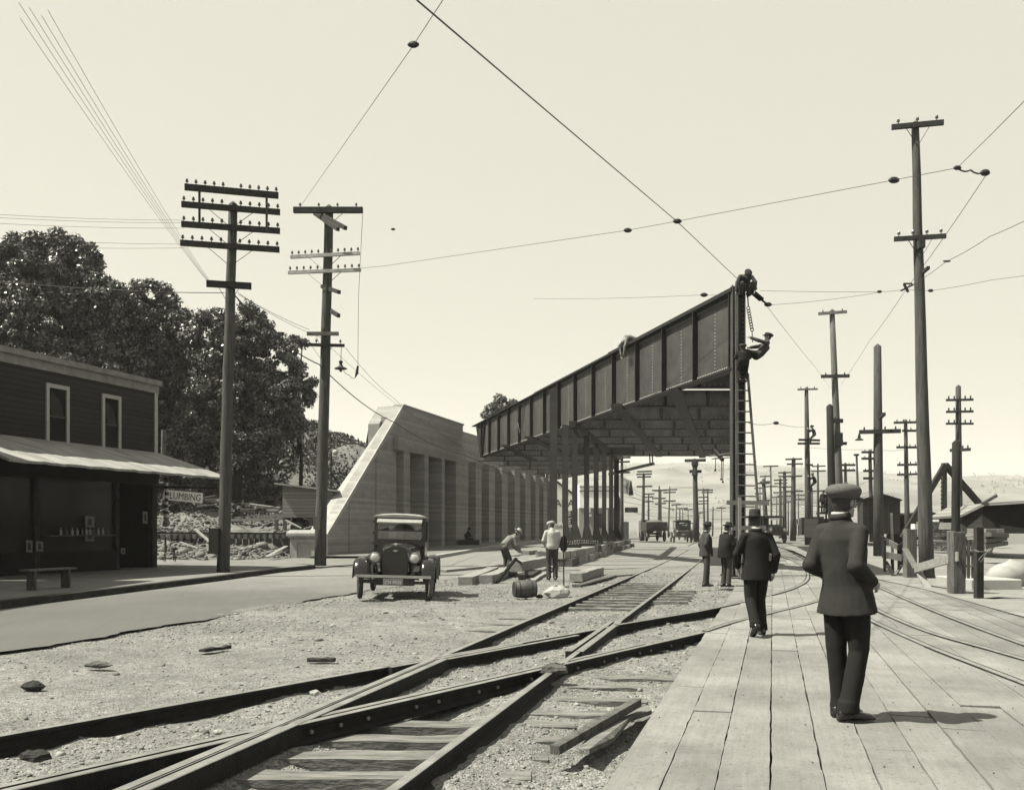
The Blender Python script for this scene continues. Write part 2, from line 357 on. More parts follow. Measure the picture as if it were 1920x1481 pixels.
def grid(name, xs, ys, fn, skip=None, m=None, kind='structure', zoff=0):
    X, Y = np.meshgrid(xs, ys); Z = fn(X, Y)+zoff
    me = bpy.data.meshes.new(name); nx, ny = len(xs), len(ys)
    I = np.arange(nx*ny).reshape(ny, nx)
    q = np.stack([I[:-1, :-1], I[:-1, 1:], I[1:, 1:], I[1:, :-1]], -1)
    if skip is not None:
        xc = (X[:-1, :-1]+X[1:, 1:])/2; yc = (Y[:-1, :-1]+Y[1:, 1:])/2; q = q[~skip(xc, yc)]
    q = q.reshape(-1, 4)
    me.vertices.add(nx*ny); me.vertices.foreach_set('co', np.stack([X, Y, Z], -1).ravel().astype('f'))
    me.loops.add(q.size); me.loops.foreach_set('vertex_index', q.ravel().astype('i'))
    me.polygons.add(len(q)); me.polygons.foreach_set('loop_start', (np.arange(len(q))*4).astype('i')); me.polygons.foreach_set('loop_total', np.full(len(q), 4, 'i'))
    me.polygons.foreach_set('use_smooth', np.ones(len(q), bool)); me.update(); me.validate()
    me.materials.append(m); o = bpy.data.objects.new(name, me); COL.objects.link(o); o['kind'] = kind
    return o
NX0, NX1, NY0, NY1 = -13.0, 13.0, 3.0, 43.0
ys = [NY0]
while ys[-1] < NY1: ys.append(ys[-1]+.035+.0035*(ys[-1]-3))
ys[-1] = NY1
grid('gravel_ground', np.linspace(NX0, NX1, 420), np.array(ys), Hn, m=MT['ground'])
xs = np.concatenate([-np.geomspace(3200, 70, 24), np.linspace(-66, NX0, 110), np.linspace(NX0, NX1, 90)[1:], np.linspace(NX1, 60, 20)[1:], np.geomspace(65, 3200, 24)])
ys = np.concatenate([[-400, -100, -30, -8], [NY0], np.linspace(NY0, NY1, 24)[1:], np.linspace(NY1, 140, 200)[1:], np.geomspace(145, 850, 22)])
def Hfar(x, y):
    return H(x, y)-.025
MT['yard'] = mat('yard_earth', .13, .95, .5, .9, 1, 10, v2=.19, detail=14)
grid('distant_ground', xs, ys, Hfar, skip=lambda x, y: (x > NX0)*(x < NX1)*(y > NY0)*(y < NY1), m=MT['yard'])
# the far hill
def hill(x, y):
    t = sst(850, 2300, y+140*np.sin(x/330)); z = .3+125*t**1.15
    z = z*(1+.10*np.sin(x/410+1)+.05*np.sin(x/170))
    return z+t*(vnoise(x, y, .004)*46+vnoise(x, y, .012)*16+vnoise(x, y, .04)*5)
MT['hill'] = mat('hill_brush', .06, .95, .4, .009, .6, .05, v2=.19, detail=13)
grid('hill', np.linspace(-3200, 3200, 330), np.linspace(846, 3000, 110), hill, m=MT['hill'])

# sheets that follow the ground: a strip between two boundary curves
def strip(name, fl, fr, ys, z, m, nx=6, kind='structure'):
    b = MB(); vs = []
    for y in ys:
        l, r = fl(y), fr(y)
        for i in range(nx+1):
            x = l+(r-l)*i/nx; vs.append((x, y, float(rise(y))+z))
    n = nx+1
    b.add(vs, [(j*n+i, j*n+i+1, (j+1)*n+i+1, (j+1)*n+i) for j in range(len(ys)-1) for i in range(nx)])
    return b.build(name, m, kind=kind)
def wob(y, a=.05): return a*(math.sin(y*2.1)+.6*math.sin(y*5.3+1)+.4*math.sin(y*13+2))
ya = np.concatenate([np.linspace(2, 40, 190), np.linspace(41, 120, 60), np.linspace(125, 400, 20)])
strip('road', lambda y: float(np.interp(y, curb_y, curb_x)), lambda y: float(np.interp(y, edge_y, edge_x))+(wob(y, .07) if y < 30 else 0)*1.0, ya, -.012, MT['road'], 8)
# sidewalk with a dark kerb
sw = MB(); kb = MB(); yk = np.concatenate([np.linspace(4, 36.6, 60)])
def kx(y): return float(np.interp(y, curb_y, curb_x))
def cornerx(y): return kx(y)-(max(0, y-35.2)**2*.5)
vs = []
for y in yk:
    x = cornerx(y); xb = -15.5+.3163*(y-27.8)-1.2 if y < 34 else -15.0; xb = min(xb, x-2.0)
    if y >= 34: xb = -17
    vs += [(xb, y, .12), ((xb+x-.28)/2, y, .12), (x-.28, y, .12)]
sw.add(vs, [(j*3+i, j*3+i+1, (j+1)*3+i+1, (j+1)*3+i) for j in range(len(yk)-1) for i in range(2)])
# pavement beyond the corner and along the abutment
def apron(name, z, ys, l, r, m):
    b = MB(); vs = []
    for y in ys: vs += [(l(y), y, z+float(rise(y))), (r(y), y, z+float(rise(y)))]
    b.add(vs, [(2*j, 2*j+1, 2*j+3, 2*j+2) for j in range(len(ys)-1)]); return b.build(name, m, kind='structure')
sw.build('sidewalk', MT['sidewalk'], kind='structure')
for y0, y1 in zip(yk[:-1], yk[1:]):
    a, b_ = cornerx(y0), cornerx(y1)
    P = [(a-.28, y0), (a, y0), (b_, y1), (b_-.28, y1)]
    kb.add([(x, y, -.06) for x, y in P]+[(x+(-.0 if i in (0, 3) else -.03), y, .125) for i, (x, y) in enumerate(P)], [(4, 5, 6, 7), (1, 2, 6, 5), (0, 3, 7, 4)])
kb.build('curb', MT['curb'], kind='structure')
apron('side_street', .03, np.linspace(36.4, 47, 14), lambda y: -17-.0*y, lambda y: kx(y)-.02, MT['sidewalk'])
yb = np.linspace(45.5, 96, 40)
apron('abutment_sidewalk', .14, yb, lambda y: W0.x+.2783*(y-W0.y)-.2, lambda y: kx(y)-.25, MT['sidewalk'])
k2 = MB()
for y0, y1 in zip(yb[:-1], yb[1:]):
    z0, z1 = float(rise(y0)), float(rise(y1))
    k2.add([(kx(y0)-.27, y0, z0+.15), (kx(y0), y0, z0+.15), (kx(y0)+.03, y0, z0-.04), (kx(y1)-.27, y1, z1+.15), (kx(y1), y1, z1+.15), (kx(y1)+.03, y1, z1-.04)], [(0, 1, 4, 3), (1, 2, 5, 4)])
k2.build('abutment_curb', MT['concrete_pale'], kind='structure')

# loose stones on the ground (uncountable)
def stones(name, n, sampler, m, smin, smax):
    ico_v = []; ph = (1+5**.5)/2
    base = [(-1,ph,0),(1,ph,0),(-1,-ph,0),(1,-ph,0),(0,-1,ph),(0,1,ph),(0,-1,-ph),(0,1,-ph),(ph,0,-1),(ph,0,1),(-ph,0,-1),(-ph,0,1)]
    fc = [(0,11,5),(0,5,1),(0,1,7),(0,7,10),(0,10,11),(1,5,9),(5,11,4),(11,10,2),(10,7,6),(7,1,8),(3,9,4),(3,4,2),(3,2,6),(3,6,8),(3,8,9),(4,9,5),(2,4,11),(6,2,10),(8,6,7),(9,8,1)]
    B = np.array(base)/1.9; Fc = np.array(fc)
    x, y, s = sampler(n); n = len(x); z = Hn(x, y)
    sc = np.random.uniform(.6, 1.3, (n, 1, 3))*s[:, None, None]; sc[:, :, 2] *= .65
    V = B[None]*sc*(1+np.random.uniform(-.22, .22, (n, 12, 1)))
    t = np.random.uniform(0, 6.28, n); c, sn = np.cos(t)[:, None], np.sin(t)[:, None]
    Vx = V[:, :, 0]*c-V[:, :, 1]*sn; Vy = V[:, :, 0]*sn+V[:, :, 1]*c
    P = np.stack([Vx+x[:, None], Vy+y[:, None], V[:, :, 2]+z[:, None]+.15*s[:, None]], -1).reshape(-1, 3)
    q = (Fc[None]+np.arange(n)[:, None, None]*12).reshape(-1, 3)
    me = bpy.data.meshes.new(name); me.vertices.add(len(P)); me.vertices.foreach_set('co', P.ravel().astype('f'))
    me.loops.add(q.size); me.loops.foreach_set('vertex_index', q.ravel().astype('i'))
    me.polygons.add(len(q)); me.polygons.foreach_set('loop_start', (np.arange(len(q))*3).astype('i')); me.polygons.foreach_set('loop_total', np.full(len(q), 3, 'i'))
    me.update(); me.materials.append(m); o = bpy.data.objects.new(name, me); COL.objects.link(o); return o
def ok(x, y):
    ex = np.interp(y, edge_y, edge_x); a = off(P1, D1, x, y); b = off(P2, D2, x, y)
    k = (x > ex-.1)*(x < deck_left(y)+.0)
    near = (np.abs(np.abs(a)-.7175) < .09)+(np.abs(np.abs(b)-.7175) < .09)
    return k*(near == 0)
def samp_gravel(n):
    y = 3.5+28*np.random.rand(n)**1.7; x = np.random.uniform(-11, 6, n); s = np.random.lognormal(-5.0, .5, n)*(1+.02*y)
    dens = vnoise(x, y, .6)+.5; a = off(P1, D1, x, y); b = off(P2, D2, x, y)
    low = (a > -.72)+(b > -.72) > 0
    ex = np.interp(y, edge_y, edge_x)
    k = ok(x, y)*((np.random.rand(n) < np.where(low, .9, np.clip(1.3*dens-.1+.5*np.exp(-((x-ex)/1.2)**2), .1, 1))))
    k = k*(np.abs(x) < y*.62+1)
    k = k > 0
    return x[k], y[k], s[k]
tag(stones('gravel', 130000, samp_gravel, leafmat('pebble', .165, .9, .6), 0, 0), 'loose gravel and pebbles strewn between the rails and the road', 'gravel', kind='stuff')

def samp_rubble(n):
    y = np.random.uniform(43.5, 57, n); x = W0.x+.2783*(y-W0.y)-np.random.uniform(1.6, 13, n); s = np.random.lognormal(-3.25, .65, n)
    k = vnoise(x, y, .5) > -.22+.2*np.random.rand(n); return x[k], y[k], s[k]
tag(stones('rubble', 11000, samp_rubble, leafmat('rubble_stone', .095, .95, .85), 0, 0), 'earth clods and rubble strewn over the torn-up yard behind the shop', 'rubble', kind='stuff')
# ---------------------------------------------------------------- plank deck
dk = MB(); tones = []
pd = Vector((.262, .965, 0)); pn = Vector((.965, -.262, 0)); o0 = Vector((.763, 6.27, 0))+pd*(-4.5)
rr = random.Random(3); wd = .298
for i in range(61):
    u0 = i*wd; t = rr.uniform(-5, 0)
    if i < 3: t = -2
    Lmax = 40
    while t < Lmax:
        Ls = rr.uniform(3.2, 6.5); g = .012; a0, a1 = t+g, t+Ls-g
        t += Ls
        if a1 < -2: continue
        sk = rr.uniform(-.012, .012); ul = u0+.001+rr.uniform(0, .003); ur = u0+wd-.001-rr.uniform(0, .003)
        z = .012+rr.uniform(-.006, .006); dz = rr.uniform(-.006, .006)
        n = max(2, int((a1-a0)/.16)); top = []
        tone = rr.uniform(.88, 1.08)*(1 if u0 < 3.9 else .80)
        for k in range(n+1):
            a = a0+(a1-a0)*k/n; jl, jr = max(0, rr.gauss(.001, .003)), -max(0, rr.gauss(.001, .003))
            top.append((o0+pd*a+pn*(ul+jl), o0+pd*a+pn*(ur+jr), a))
        vs = []; fs = []
        for (l, r, a) in top:
            rz = float(rise(l.y)); vs += [l+Vector((0, 0, z+rz)), r+Vector((0, 0, z+dz+rz)), l+Vector((0, 0, -.08)), r+Vector((0, 0, -.08))]
        for k in range(n):
            q = 4*k; fs += [(q, q+1, q+5, q+4), (q, q+4, q+6, q+2), (q+1, q+3, q+7, q+5)]
        fs += [(0, 2, 3, 1), (4*n, 4*n+1, 4*n+3, 4*n+2)]
        dk.add(vs, fs); tones += [tone]*len(vs)
pdk = dk.build('plank_deck', MT['plank'], kind='structure')
ca = pdk.data.color_attributes.new('tone', 'FLOAT_COLOR', 'POINT')
ca.data.foreach_set('color', np.repeat(np.array(tones)[:, None], 4, 1).ravel().astype('f'))
nl = MB()
for i in range(40):
    for k in range(14):
        for e in (.07, .25):
            if rr.random() < .55: continue
            p = o0+pd*(k*1.15+1.0+rr.uniform(-.03, .03))+pn*(i*wd+e+rr.uniform(-.015, .015)); nl.lathe([(.0065, .016), (.004, .0215)], (p.x, p.y, 0), n=6)
tag(nl.build('nail_heads', MT['rail_web']), 'rusty nail heads dotted over the plank deck', 'nails', kind='stuff')
# sand and earth right of the deck
right = lambda y: 12.4+.05*y

# ---------------------------------------------------------------- rails
RP = [(-.07, -.15), (.07, -.15), (.07, -.135), (.012, -.115), (.012, -.04), (.035, -.03), (.035, -.003), (.028, 0), (-.028, 0), (-.035, -.003), (-.035, -.03), (-.012, -.04), (-.012, -.115), (-.07, -.135)]
def railmesh(pts, z=.015, top=True, b=None, prof=RP, wscale=1.0):
    b = b or MB(); pts = [Vector((p[0], p[1], 0)) for p in pts]; n = len(prof); base = len(b.v); N = len(pts)
    for i, p in enumerate(pts):
        d = (pts[min(i+1, N-1)]-pts[max(i-1, 0)]).normalized(); s = Vector((d.y, -d.x, 0)); zz = z+float(rise(p.y))
        for (x, h) in prof: b.v.append(tuple(p+s*x*wscale+Vector((0, 0, h+zz))))
    for i in range(N-1):
        for k in range(n):
            b.f.append((base+i*n+k, base+i*n+(k+1) % n, base+(i+1)*n+(k+1) % n, base+(i+1)*n+k)); b.m.append(1 if k in (6, 7, 8) else 0)
    b.f.append(tuple(base+k for k in range(n))[::-1]); b.m.append(0); b.f.append(tuple(base+(N-1)*n+k for k in range(n))); b.m.append(0)
    return b
def smoothpts(pts, n=8):
    P = [Vector((p[0], p[1], 0)) for p in pts]; out = []
    for i in range(len(P)-1):
        p0 = P[max(i-1, 0)]; p1 = P[i]; p2 = P[i+1]; p3 = P[min(i+2, len(P)-1)]
        for k in range(n):
            t = k/n; out.append(.5*((2*p1)+(p2-p0)*t+(2*p0-5*p1+4*p2-p3)*t*t+(3*p1-p0-3*p2+p3)*t**3))
    out.append(P[-1]); return out
RM = [MT['rail_web'], MT['rail_top']]
def embedded(pts, root):
    """a rail set in planking: dark flange groove with the worn head in it"""
    b = MB(); pts = [Vector((p[0], p[1], 0)) for p in pts]; N = len(pts); vs = []
    for i, p in enumerate(pts):
        d = (pts[min(i+1, N-1)]-pts[max(i-1, 0)]).normalized(); s = Vector((d.y, -d.x, 0)); z = float(rise(p.y))+.0235
        vs += [p-s*.062+Vector((0, 0, z)), p+s*.062+Vector((0, 0, z))]
    b.add(vs, [(2*i, 2*i+1, 2*i+3, 2*i+2) for i in range(N-1)]); b.build('groove', MT['rail_web'], root, org=root.location)
    b = railmesh(pts, z=.028); b.build('rail', RM, root, org=root.location)
def line(P, D, o, t0, t1, n=12):
    return [Vector((P[0]+D[0]*(t0+(t1-t0)*k/n)+D[1]*o, P[1]+D[1]*(t0+(t1-t0)*k/n)-D[0]*o, 0)) for k in range(n+1)]
tr1 = empty('railway_track', (-1, 9, 0), 'railway track running from the lower left corner across the other rails to the plank deck', 'track')
tr2 = empty('railway_track', (0, 11, 0), 'straight railway track leading from the bottom of the picture away under the steel bridge', 'track')
def part(b, name, mats, root, **k): return b.build(name, mats, root, org=root.location, **k)
g = .7175
part(railmesh(line(P1, D1, -g, -9, 5.0)), 'rail', RM, tr1)
e1 = [G(1172, 1168), G(1240, 1160), G(1320, 1146), G(1400, 1128), G(1487, 1104), G(1515, 1083), G(1502, 1060), G(1462, 1044), G(1425, 1036)]
st = line(P1, D1, -g, 4.9, 5.0, 1)[-1]
embedded(smoothpts([st]+e1[1:]), tr1)
part(railmesh(line(P1, D1, g, -9, 4.9)), 'rail', RM, tr1)
part(railmesh(line(P1, D1, g-.13, -6.5, 3.2), z=.008), 'guard_rail', RM, tr1)
part(railmesh(line(P1, D1, -g+.13, .5, 3.6), z=.008), 'guard_rail', RM, tr1)
st2 = line(P1, D1, g, 4.8, 4.9, 1)[-1]
embedded(smoothpts([st2, G(1370, 1170), G(1440, 1152), G(1520, 1132), G(1600, 1106), G(1660, 1078)]), tr1)
part(railmesh(line(P2, D2, -g, -8, 50, 30)), 'rail', RM, tr2)
part(railmesh(line(P2, D2, g, -8, 50, 30)), 'rail', RM, tr2)
def wideprof(w): return [(-w/2, -.14), (w/2, -.14), (w/2, -.005), (w/2-.005, 0), (w*.12, 0), (w*.12, -.035), (-w*.12, -.035), (-w*.12, 0), (-w/2+.005, 0), (-w/2, -.005)]
def casting(pts, w, root, z=.017):
    b = MB(); pr = wideprof(w); n = len(pr); pts = [Vector(p) for p in pts]
    for i, p in enumerate(pts):
        d = (pts[min(i+1, len(pts)-1)]-pts[max(i-1, 0)]).normalized(); s = Vector((d.y, -d.x, 0))
        for (x, h) in pr: b.v.append(tuple(p+s*x+Vector((0, 0, h+z))))
    for i in range(len(pts)-1):
        for k in range(n): b.f.append((i*n+k, i*n+(k+1) % n, (i+1)*n+(k+1) % n, (i+1)*n+k)); b.m.append(1 if k in (2, 3, 7, 8) else 0)
    b.f.append(tuple(range(n))[::-1]); b.m.append(0); b.f.append(tuple((len(pts)-1)*n+k for k in range(n))); b.m.append(0)
    return part(b, 'crossing_frog', RM, root)
casting(line(P2, D2, -g+.05, -6.5, -.4), .20, tr2, .020)
casting(line(P2, D2, g-.04, .55, 4.3), .21, tr2, .020)
casting(line(P1, D1, -g+.03, -.2, 2.3), .14, tr1, .018)
casting(line(P1, D1, g-.04, -6.6, -3.2), .16, tr1, .018)
# bolts on the webs
for (P, D, o, t0, t1) in ((P1, D1, g+.02, -6, 4), (P2, D2, g+.02, .5, 4), (P2, D2, -g+.13, -6, 0)):
    t = t0
    while t < t1:
        q = line(P, D, o, t, t+.01, 1)[0]; bo = MB(); bo.lathe([(.010, -.03), (.010, .0), (.017, .0), (.017, .014), (.01, .018)], (q.x, q.y, -.062), Matrix.Rotation(math.atan2(-D[0], D[1]), 3, 'Z') @ Matrix.Rotation(R(90), 3, 'Y'), 6); part(bo, 'bolt', MT['rail_dull'], tr1 if D is D1 else tr2); t += .31 if int(t*3) % 3 else .6
# ties: in the open pit and here and there in the ballast
def tie(root, P, D, t, o0, o1, z, w=.21, h=.16, yaw=0):
    b = MB(); c = Vector((P[0]+D[0]*t, P[1]+D[1]*t, 0)); d = Vector((D[0], D[1], 0)); s = Vector((D[1], -D[0], 0))
    s = Matrix.Rotation(yaw, 3, 'Z') @ s
    n = 7; rings = []
    for k in range(n+1):
        p = c+s*(o0+(o1-o0)*k/n); dd = Vector((-s.y, s.x, 0)); j = [random.uniform(-.008, .008) for _ in range(4)]
        rings.append([p+dd*(-w/2+j[0])+Vector((0, 0, z-h)), p+dd*(w/2+j[1])+Vector((0, 0, z-h)), p+dd*(w/2+j[2])+Vector((0, 0, z+j[2])), p+dd*(-w/2+j[3])+Vector((0, 0, z+j[3]*.6))])
    b.loft(rings); part(b, 'tie', MT['tie'], root)
for k in range(6): tie(tr2, P2, D2, -5.9+.56*k, -1.25, 1.3, -.145, .24, yaw=R(13))
for k, (t, a, b_, z) in enumerate([(-2.6, .8, 1.5, -.13), (-1.9, .85, 1.75, -.13), (-1.2, .9, 1.6, -.12), (-.6, .85, 1.9, -.12), (.1, .9, 1.5, -.11), (.8, .85, 1.6, -.11), (1.6, .85, 1.7, -.10), (2.3, .9, 1.6, -.10)]):
    tie(tr2, P2, D2, t, a, b_, z, .2, yaw=R(8))
for k in range(9): tie(tr2, P2, D2, 3+.62*k*1.6, -1.35, -.8, -.028, .2, yaw=0)
for k in range(12): tie(tr2, P2, D2, 7.6+.8*k, -.64, .64, -.05, .2)
for k in range(5): tie(tr2, P2, D2, 9.4+.9*k, .8, 1.5, -.03, .2)
# embedded tracks on the right of the deck
tr3 = empty('streetcar_track', (6, 20, 0), 'curved streetcar track set flush in the planks at the right edge', 'track')
for L_ in ([(1425, 1020), (1475, 1026), (1525, 1042), (1580, 1065), (1634, 1095), (1730, 1138), (1862, 1190), (2010, 1242)],
           [(1430, 1026), (1470, 1034), (1530, 1060), (1585, 1100), (1625, 1134), (1722, 1180), (1862, 1222), (2000, 1262)],
           [(1560, 1118), (1595, 1143), (1635, 1166), (1730, 1210), (1862, 1262), (1990, 1312)]):
    embedded(smoothpts([G(*p) for p in L_]), tr3)
part(railmesh(smoothpts([G(*p) for p in [(1420, 1010), (1480, 1013), (1540, 1016), (1620, 1026)]]), z=.03), 'rail', RM, tr3)
part(railmesh(smoothpts([G(*p) for p in [(1290, 1030), (1345, 1012), (1400, 1005)]]), z=.03), 'rail', RM, tr3)
# ---------------------------------------------------------------- concrete abutment with its sloping wing
def wall_s(px):
    r = (px-960)/1800; return (r*47.2+9.1)/(.268-.963*r)
def WP(s, z, o=0): return W0+WD*s+WN*o+Vector((0, 0, z))
ab = empty('bridge_abutment', W0, 'tall board-marked concrete abutment with recessed bays and a steep sloping wing', 'abutment')
b = MB()
ztop, zlow, zs = 8.75, 6.38, 1.20
sp = 9.9; ss = wall_s(868); s1 = wall_s(743)
zsl = zs+(ztop-zs)*s1/sp
b.prism([WP(0, -.4, -.0), WP(s1, -.4), WP(s1, zsl), WP(0, zs)], WN*-.55)           # wing front block
rec = [(wall_s(a), wall_s(c)) for a, c in ((743, 757), (768.5, 796), (803.5, 828), (834, 855))]
plain_end = wall_s(878)
edges = [s1]+[e for a in rec for e in a]+[wall_s(878)]
# pilasters between bays
for (a, c) in zip([r_[1] for r_ in rec], [r_[0] for r_ in rec[1:]]+[plain_end]):
    b.prism([WP(a, -.4), WP(c, -.4), WP(c, 6.1), WP(a, 6.1)], WN*-.96)
b.prism([WP(s1, 6.1), WP(ss, 6.1), WP(ss, ztop-.003), WP(sp, ztop-.003), WP(s1, zsl)], WN*-.965)
b.prism([WP(ss, 6.1), WP(plain_end, 6.1), WP(plain_end, zlow), WP(ss, zlow)], WN*-.97)
low = [(878, 892), (903, 917), (928, 941), (952, 965), (975, 985), (995, 1004), (1011, 1019), (1026, 1033)]
for (a, c) in [(low[i][1], low[i+1][0]) for i in range(len(low)-1)]+[(1033, 1042)]:
    a, c = wall_s(a), wall_s(c); b.prism([WP(a, -.4), WP(c, -.4), WP(c, zlow), WP(a, zlow)], WN*-.98)
wl = b.build('wall', MT['concrete'], ab, org=ab.location)
b = MB(); b.prism([WP(s1-.3, -.4, -.94), WP(wall_s(1046), -.4, -.94), WP(wall_s(1046), zlow-.01, -.94), WP(ss, zlow-.01, -.94), WP(ss, ztop-.01, -.94), WP(sp+.1, ztop-.01, -.94), WP(s1-.3, zsl-.4, -.94)], WN*-.7)
b.build('back_wall', MT['concrete'], ab, org=ab.location)
b = MB(); b.prism([WP(ss-.2, 5.5, -1.3), WP(wall_s(1046), 5.5, -1.3), WP(wall_s(1046), 8.0, -1.3), WP(wall_s(930), 8.0, -1.3), WP(wall_s(928), 8.74, -1.3), WP(ss-.2, 8.74, -1.3)], WN*-.6); b.build('bridge_seat_wall', MT['concrete'], ab, org=ab.location)
# sloped coping, thicker towards the foot
b = MB()
def cop(s, z, o): return WP(s, z, o)
b.add([cop(0, zs+.01, .02), cop(sp, ztop+.012, .02), cop(sp+.1, ztop+.012, -.55), cop(-.0, zs+.01, -1.05), cop(0, -.4, .02), cop(0, -.4, -1.05), cop(.02, zs-.22, .022), cop(sp+.05, ztop-.25, .022), cop(sp+.3, ztop-.6, -.6), cop(.3, -.4, -1.05)],
      [(0, 1, 2, 3), (0, 3, 5, 4), (0, 6, 7, 1), (3, 2, 8), (3, 8, 9), (3, 9, 5), (1, 7, 8, 2)])
b.build('sloping_coping', MT['concrete_pale'], ab, org=ab.location)
b = MB(); b.prism([WP(sp-.02, ztop, .03), WP(ss+.2, ztop, .03), WP(ss+.2, ztop+.1, .03), WP(sp+.1, ztop+.1, .03)], WN*-.65); b.build('top_coping', MT['concrete'], ab, org=ab.location)
# shallow vertical grooves and a projecting box bracket
for px in (655, 705):
    s = wall_s(px); b = MB(); zz = zs+(ztop-zs)*s/sp-.35; b.prism([WP(s-.07, 0, .004), WP(s+.07, 0, .004), WP(s+.07, zz+.05, .004), WP(s-.07, zz-.06, .004)], WN*.05); b.build('joint_strip', MT['concrete'], ab, org=ab.location)
b = MB(); a, c = wall_s(737), wall_s(750); b.prism([WP(a, 6.0, .0), WP(c, 6.0, .0), WP(c, 6.75, .0), WP(a, 6.75, .0)], WN*.35); b.build('bracket_box', MT['concrete'], ab, org=ab.location, bevel=.02)
# pipe fittings on the slab edge
# ---------------------------------------------------------------- small concrete gate pier
pc = G(567, 1049)+Vector((0, .5, 0))
pier = empty('concrete_pier', pc, 'short pale concrete pier with a recessed panel beside the utility pole', 'pier', rz=R(-4))
b = MB(); b.bx(-.62, .62, -.3, .5, -.2, 1.02); wl2 = b.build('shaft', MT['concrete_pale'], pier)
b = MB(); b.loft([[Vector((sx*(.62+w_), -.05+sy*(.38+w_)+.12, z)) for sx, sy in ((-1,-1),(1,-1),(1,1),(-1,1))] for w_, z in ((.0, 1.0), (.14, 1.12), (.16, 1.14), (.16, 1.26), (.02, 1.42))]); b.build('cap', MT['concrete_pale'], pier)
b = MB(); b.bx(-.62, -.28, -.36, -.302, -.2, .98); b.bx(.42, .62, -.36, -.302, -.2, .98); b.bx(-.28, .42, -.36, -.302, .82, .98); b.build('panel_frame', MT['concrete_pale'], pier)

# ---------------------------------------------------------------- steel bridge
P0 = Vector((6.93, 29.7, 0)); E = Vector((-.2389, .9711, 0)); NN = Vector((-.9711, -.2389, 0)); GL = 37.4; ZB, ZT = 6.43, 8.78
br = empty('steel_bridge', P0, 'unfinished riveted steel plate girder bridge running from the concrete abutment over the tracks', 'bridge')
def bp(b, name, m, parent=None, **k): return b.build(name, m, parent or br, org=br.location if parent is None or parent.parent is None else None, **k)
def sub(b, name, m, parent, **k): return b.build(name, m, parent, org=br.location, **k)
def GP(t, z, o=0): return P0+E*t+NN*o+Vector((0, 0, z))
def rivet(b, p, n, r=.026):
    n = Vector(n); a = n.cross(Vector((0, 0, 1))).normalized(); u = Vector((0, 0, 1)) if abs(n.z) < .5 else Vector((0, 1, 0)); p = Vector(p)
    b.add([p+a*r, p+u*r, p-a*r, p-u*r, p+n*r*.8], [(0, 1, 4), (1, 2, 4), (2, 3, 4), (3, 0, 4)])
def plate_girder(pt, L, zb, zt, n, o0=0, endslope=1.6, side=1, npan=14, rivets=True, name='main_girder', sp_=2.67):
    b = MB(); b.prism([pt(0, zb, 0), pt(L, zb, 0), pt(L+endslope, zt, 0), pt(0, zt, 0)], n*-.02)
    b.add([pt(0, zt-.16, .014), pt(L+endslope*.9, zt-.16, .014), pt(L+endslope*.9, zt, .014), pt(0, zt, .014)], [(0, 1, 2, 3)])
    b.add([pt(0, zb, .014), pt(L, zb, .014), pt(L+.12, zb+.15, .014), pt(0, zb+.15, .014)], [(0, 1, 2, 3)])
    web = sub(b, name, MT['steel'], br)
    b = MB(); b.bar(pt(-.1, zt+.02, 0), pt(L+endslope+1.3, zt+.02, 0), .42, .045); b.bar(pt(-.1, zt+.062, 0), pt(L*.62, zt+.062, 0), .42, .035); b.bar(pt(-.1, zt+.1, 0), pt(L*.3, zt+.1, 0), .42, .035)
    sub(b, 'top_flange', MT['steel_dark'], web)
    b = MB(); b.bar(pt(-.1, zb-.02, 0), pt(L, zb-.02, 0), .40, .045); sub(b, 'bottom_flange', MT['steel_dark'], web)
    for k in range(npan+1):
        t = min(.12+k*sp_, L-.1) if k else .15
        b = MB(); b.bar(pt(t, zb+.01, .09), pt(t, zt-.01, .09), .15, .035, up=tuple(n)); 
        q = E if name == 'main_girder' else (pt(1, 0)-pt(0, 0)).normalized()
        b2 = MB(); w_ = .16
        c = pt(t, (zb+zt)/2, .1); M = Matrix((q, n, Vector((0, 0, 1)))).transposed()
        b2.box(c, (.05, .17, zt-zb-.04), M); b2.box(pt(t+.05, (zb+zt)/2, .025), (.14, .022, zt-zb-.04), M)
        sub(b2, 'stiffener', MT['steel_dark'], web)
    if rivets:
        b = MB()
        k = 0
        while k*.125 < L:
            t = k*.125; rivet(b, pt(t, zb+.10, .016), n); 
            if k % 2: rivet(b, pt(t, zb+.04, .016), n)
            rivet(b, pt(t, zt-.10, .016), n)
            k += 1
        for kk in range(npan):
            for fr in (.085, .5):
                t = .12+(kk+fr)*sp_
                if t > L: continue
                z = zb+.22
                while z < zt-.2: rivet(b, pt(t, z, .003), n, .022); z += .115
        r_ = sub(b, 'rivet_rows', MT['rivet'], web); r_['kind'] = 'stuff'
    return web
MG = plate_girder(GP, GL, ZB, ZT, NN)
# tail plate and diagonal at the abutment end
b = MB(); b.bar(GP(GL+.02, ZB, .08), GP(GL+1.5, ZT-.05, .08), .18, .16); b.bar(GP(GL-.9, ZT-.1, .08), GP(GL-.05, ZB+.05, .08), .1, .14); sub(b, 'end_stiffener', MT['steel_dark'], MG)
# right hand girder seen edge on
RE = Vector((.2389, 1, 0)).normalized(); RNn = Vector((RE.y, -RE.x, 0))*-1
RP0 = Vector((.2352*30.3+.02, 30.3, 0))
def RGp(t, z, o=0): return RP0+RE*t+RNn*o+Vector((0, 0, z))
plate_girder(RGp, 36.0, ZB, ZT-.7, RNn, endslope=0, npan=13, rivets=False, name='far_girder')
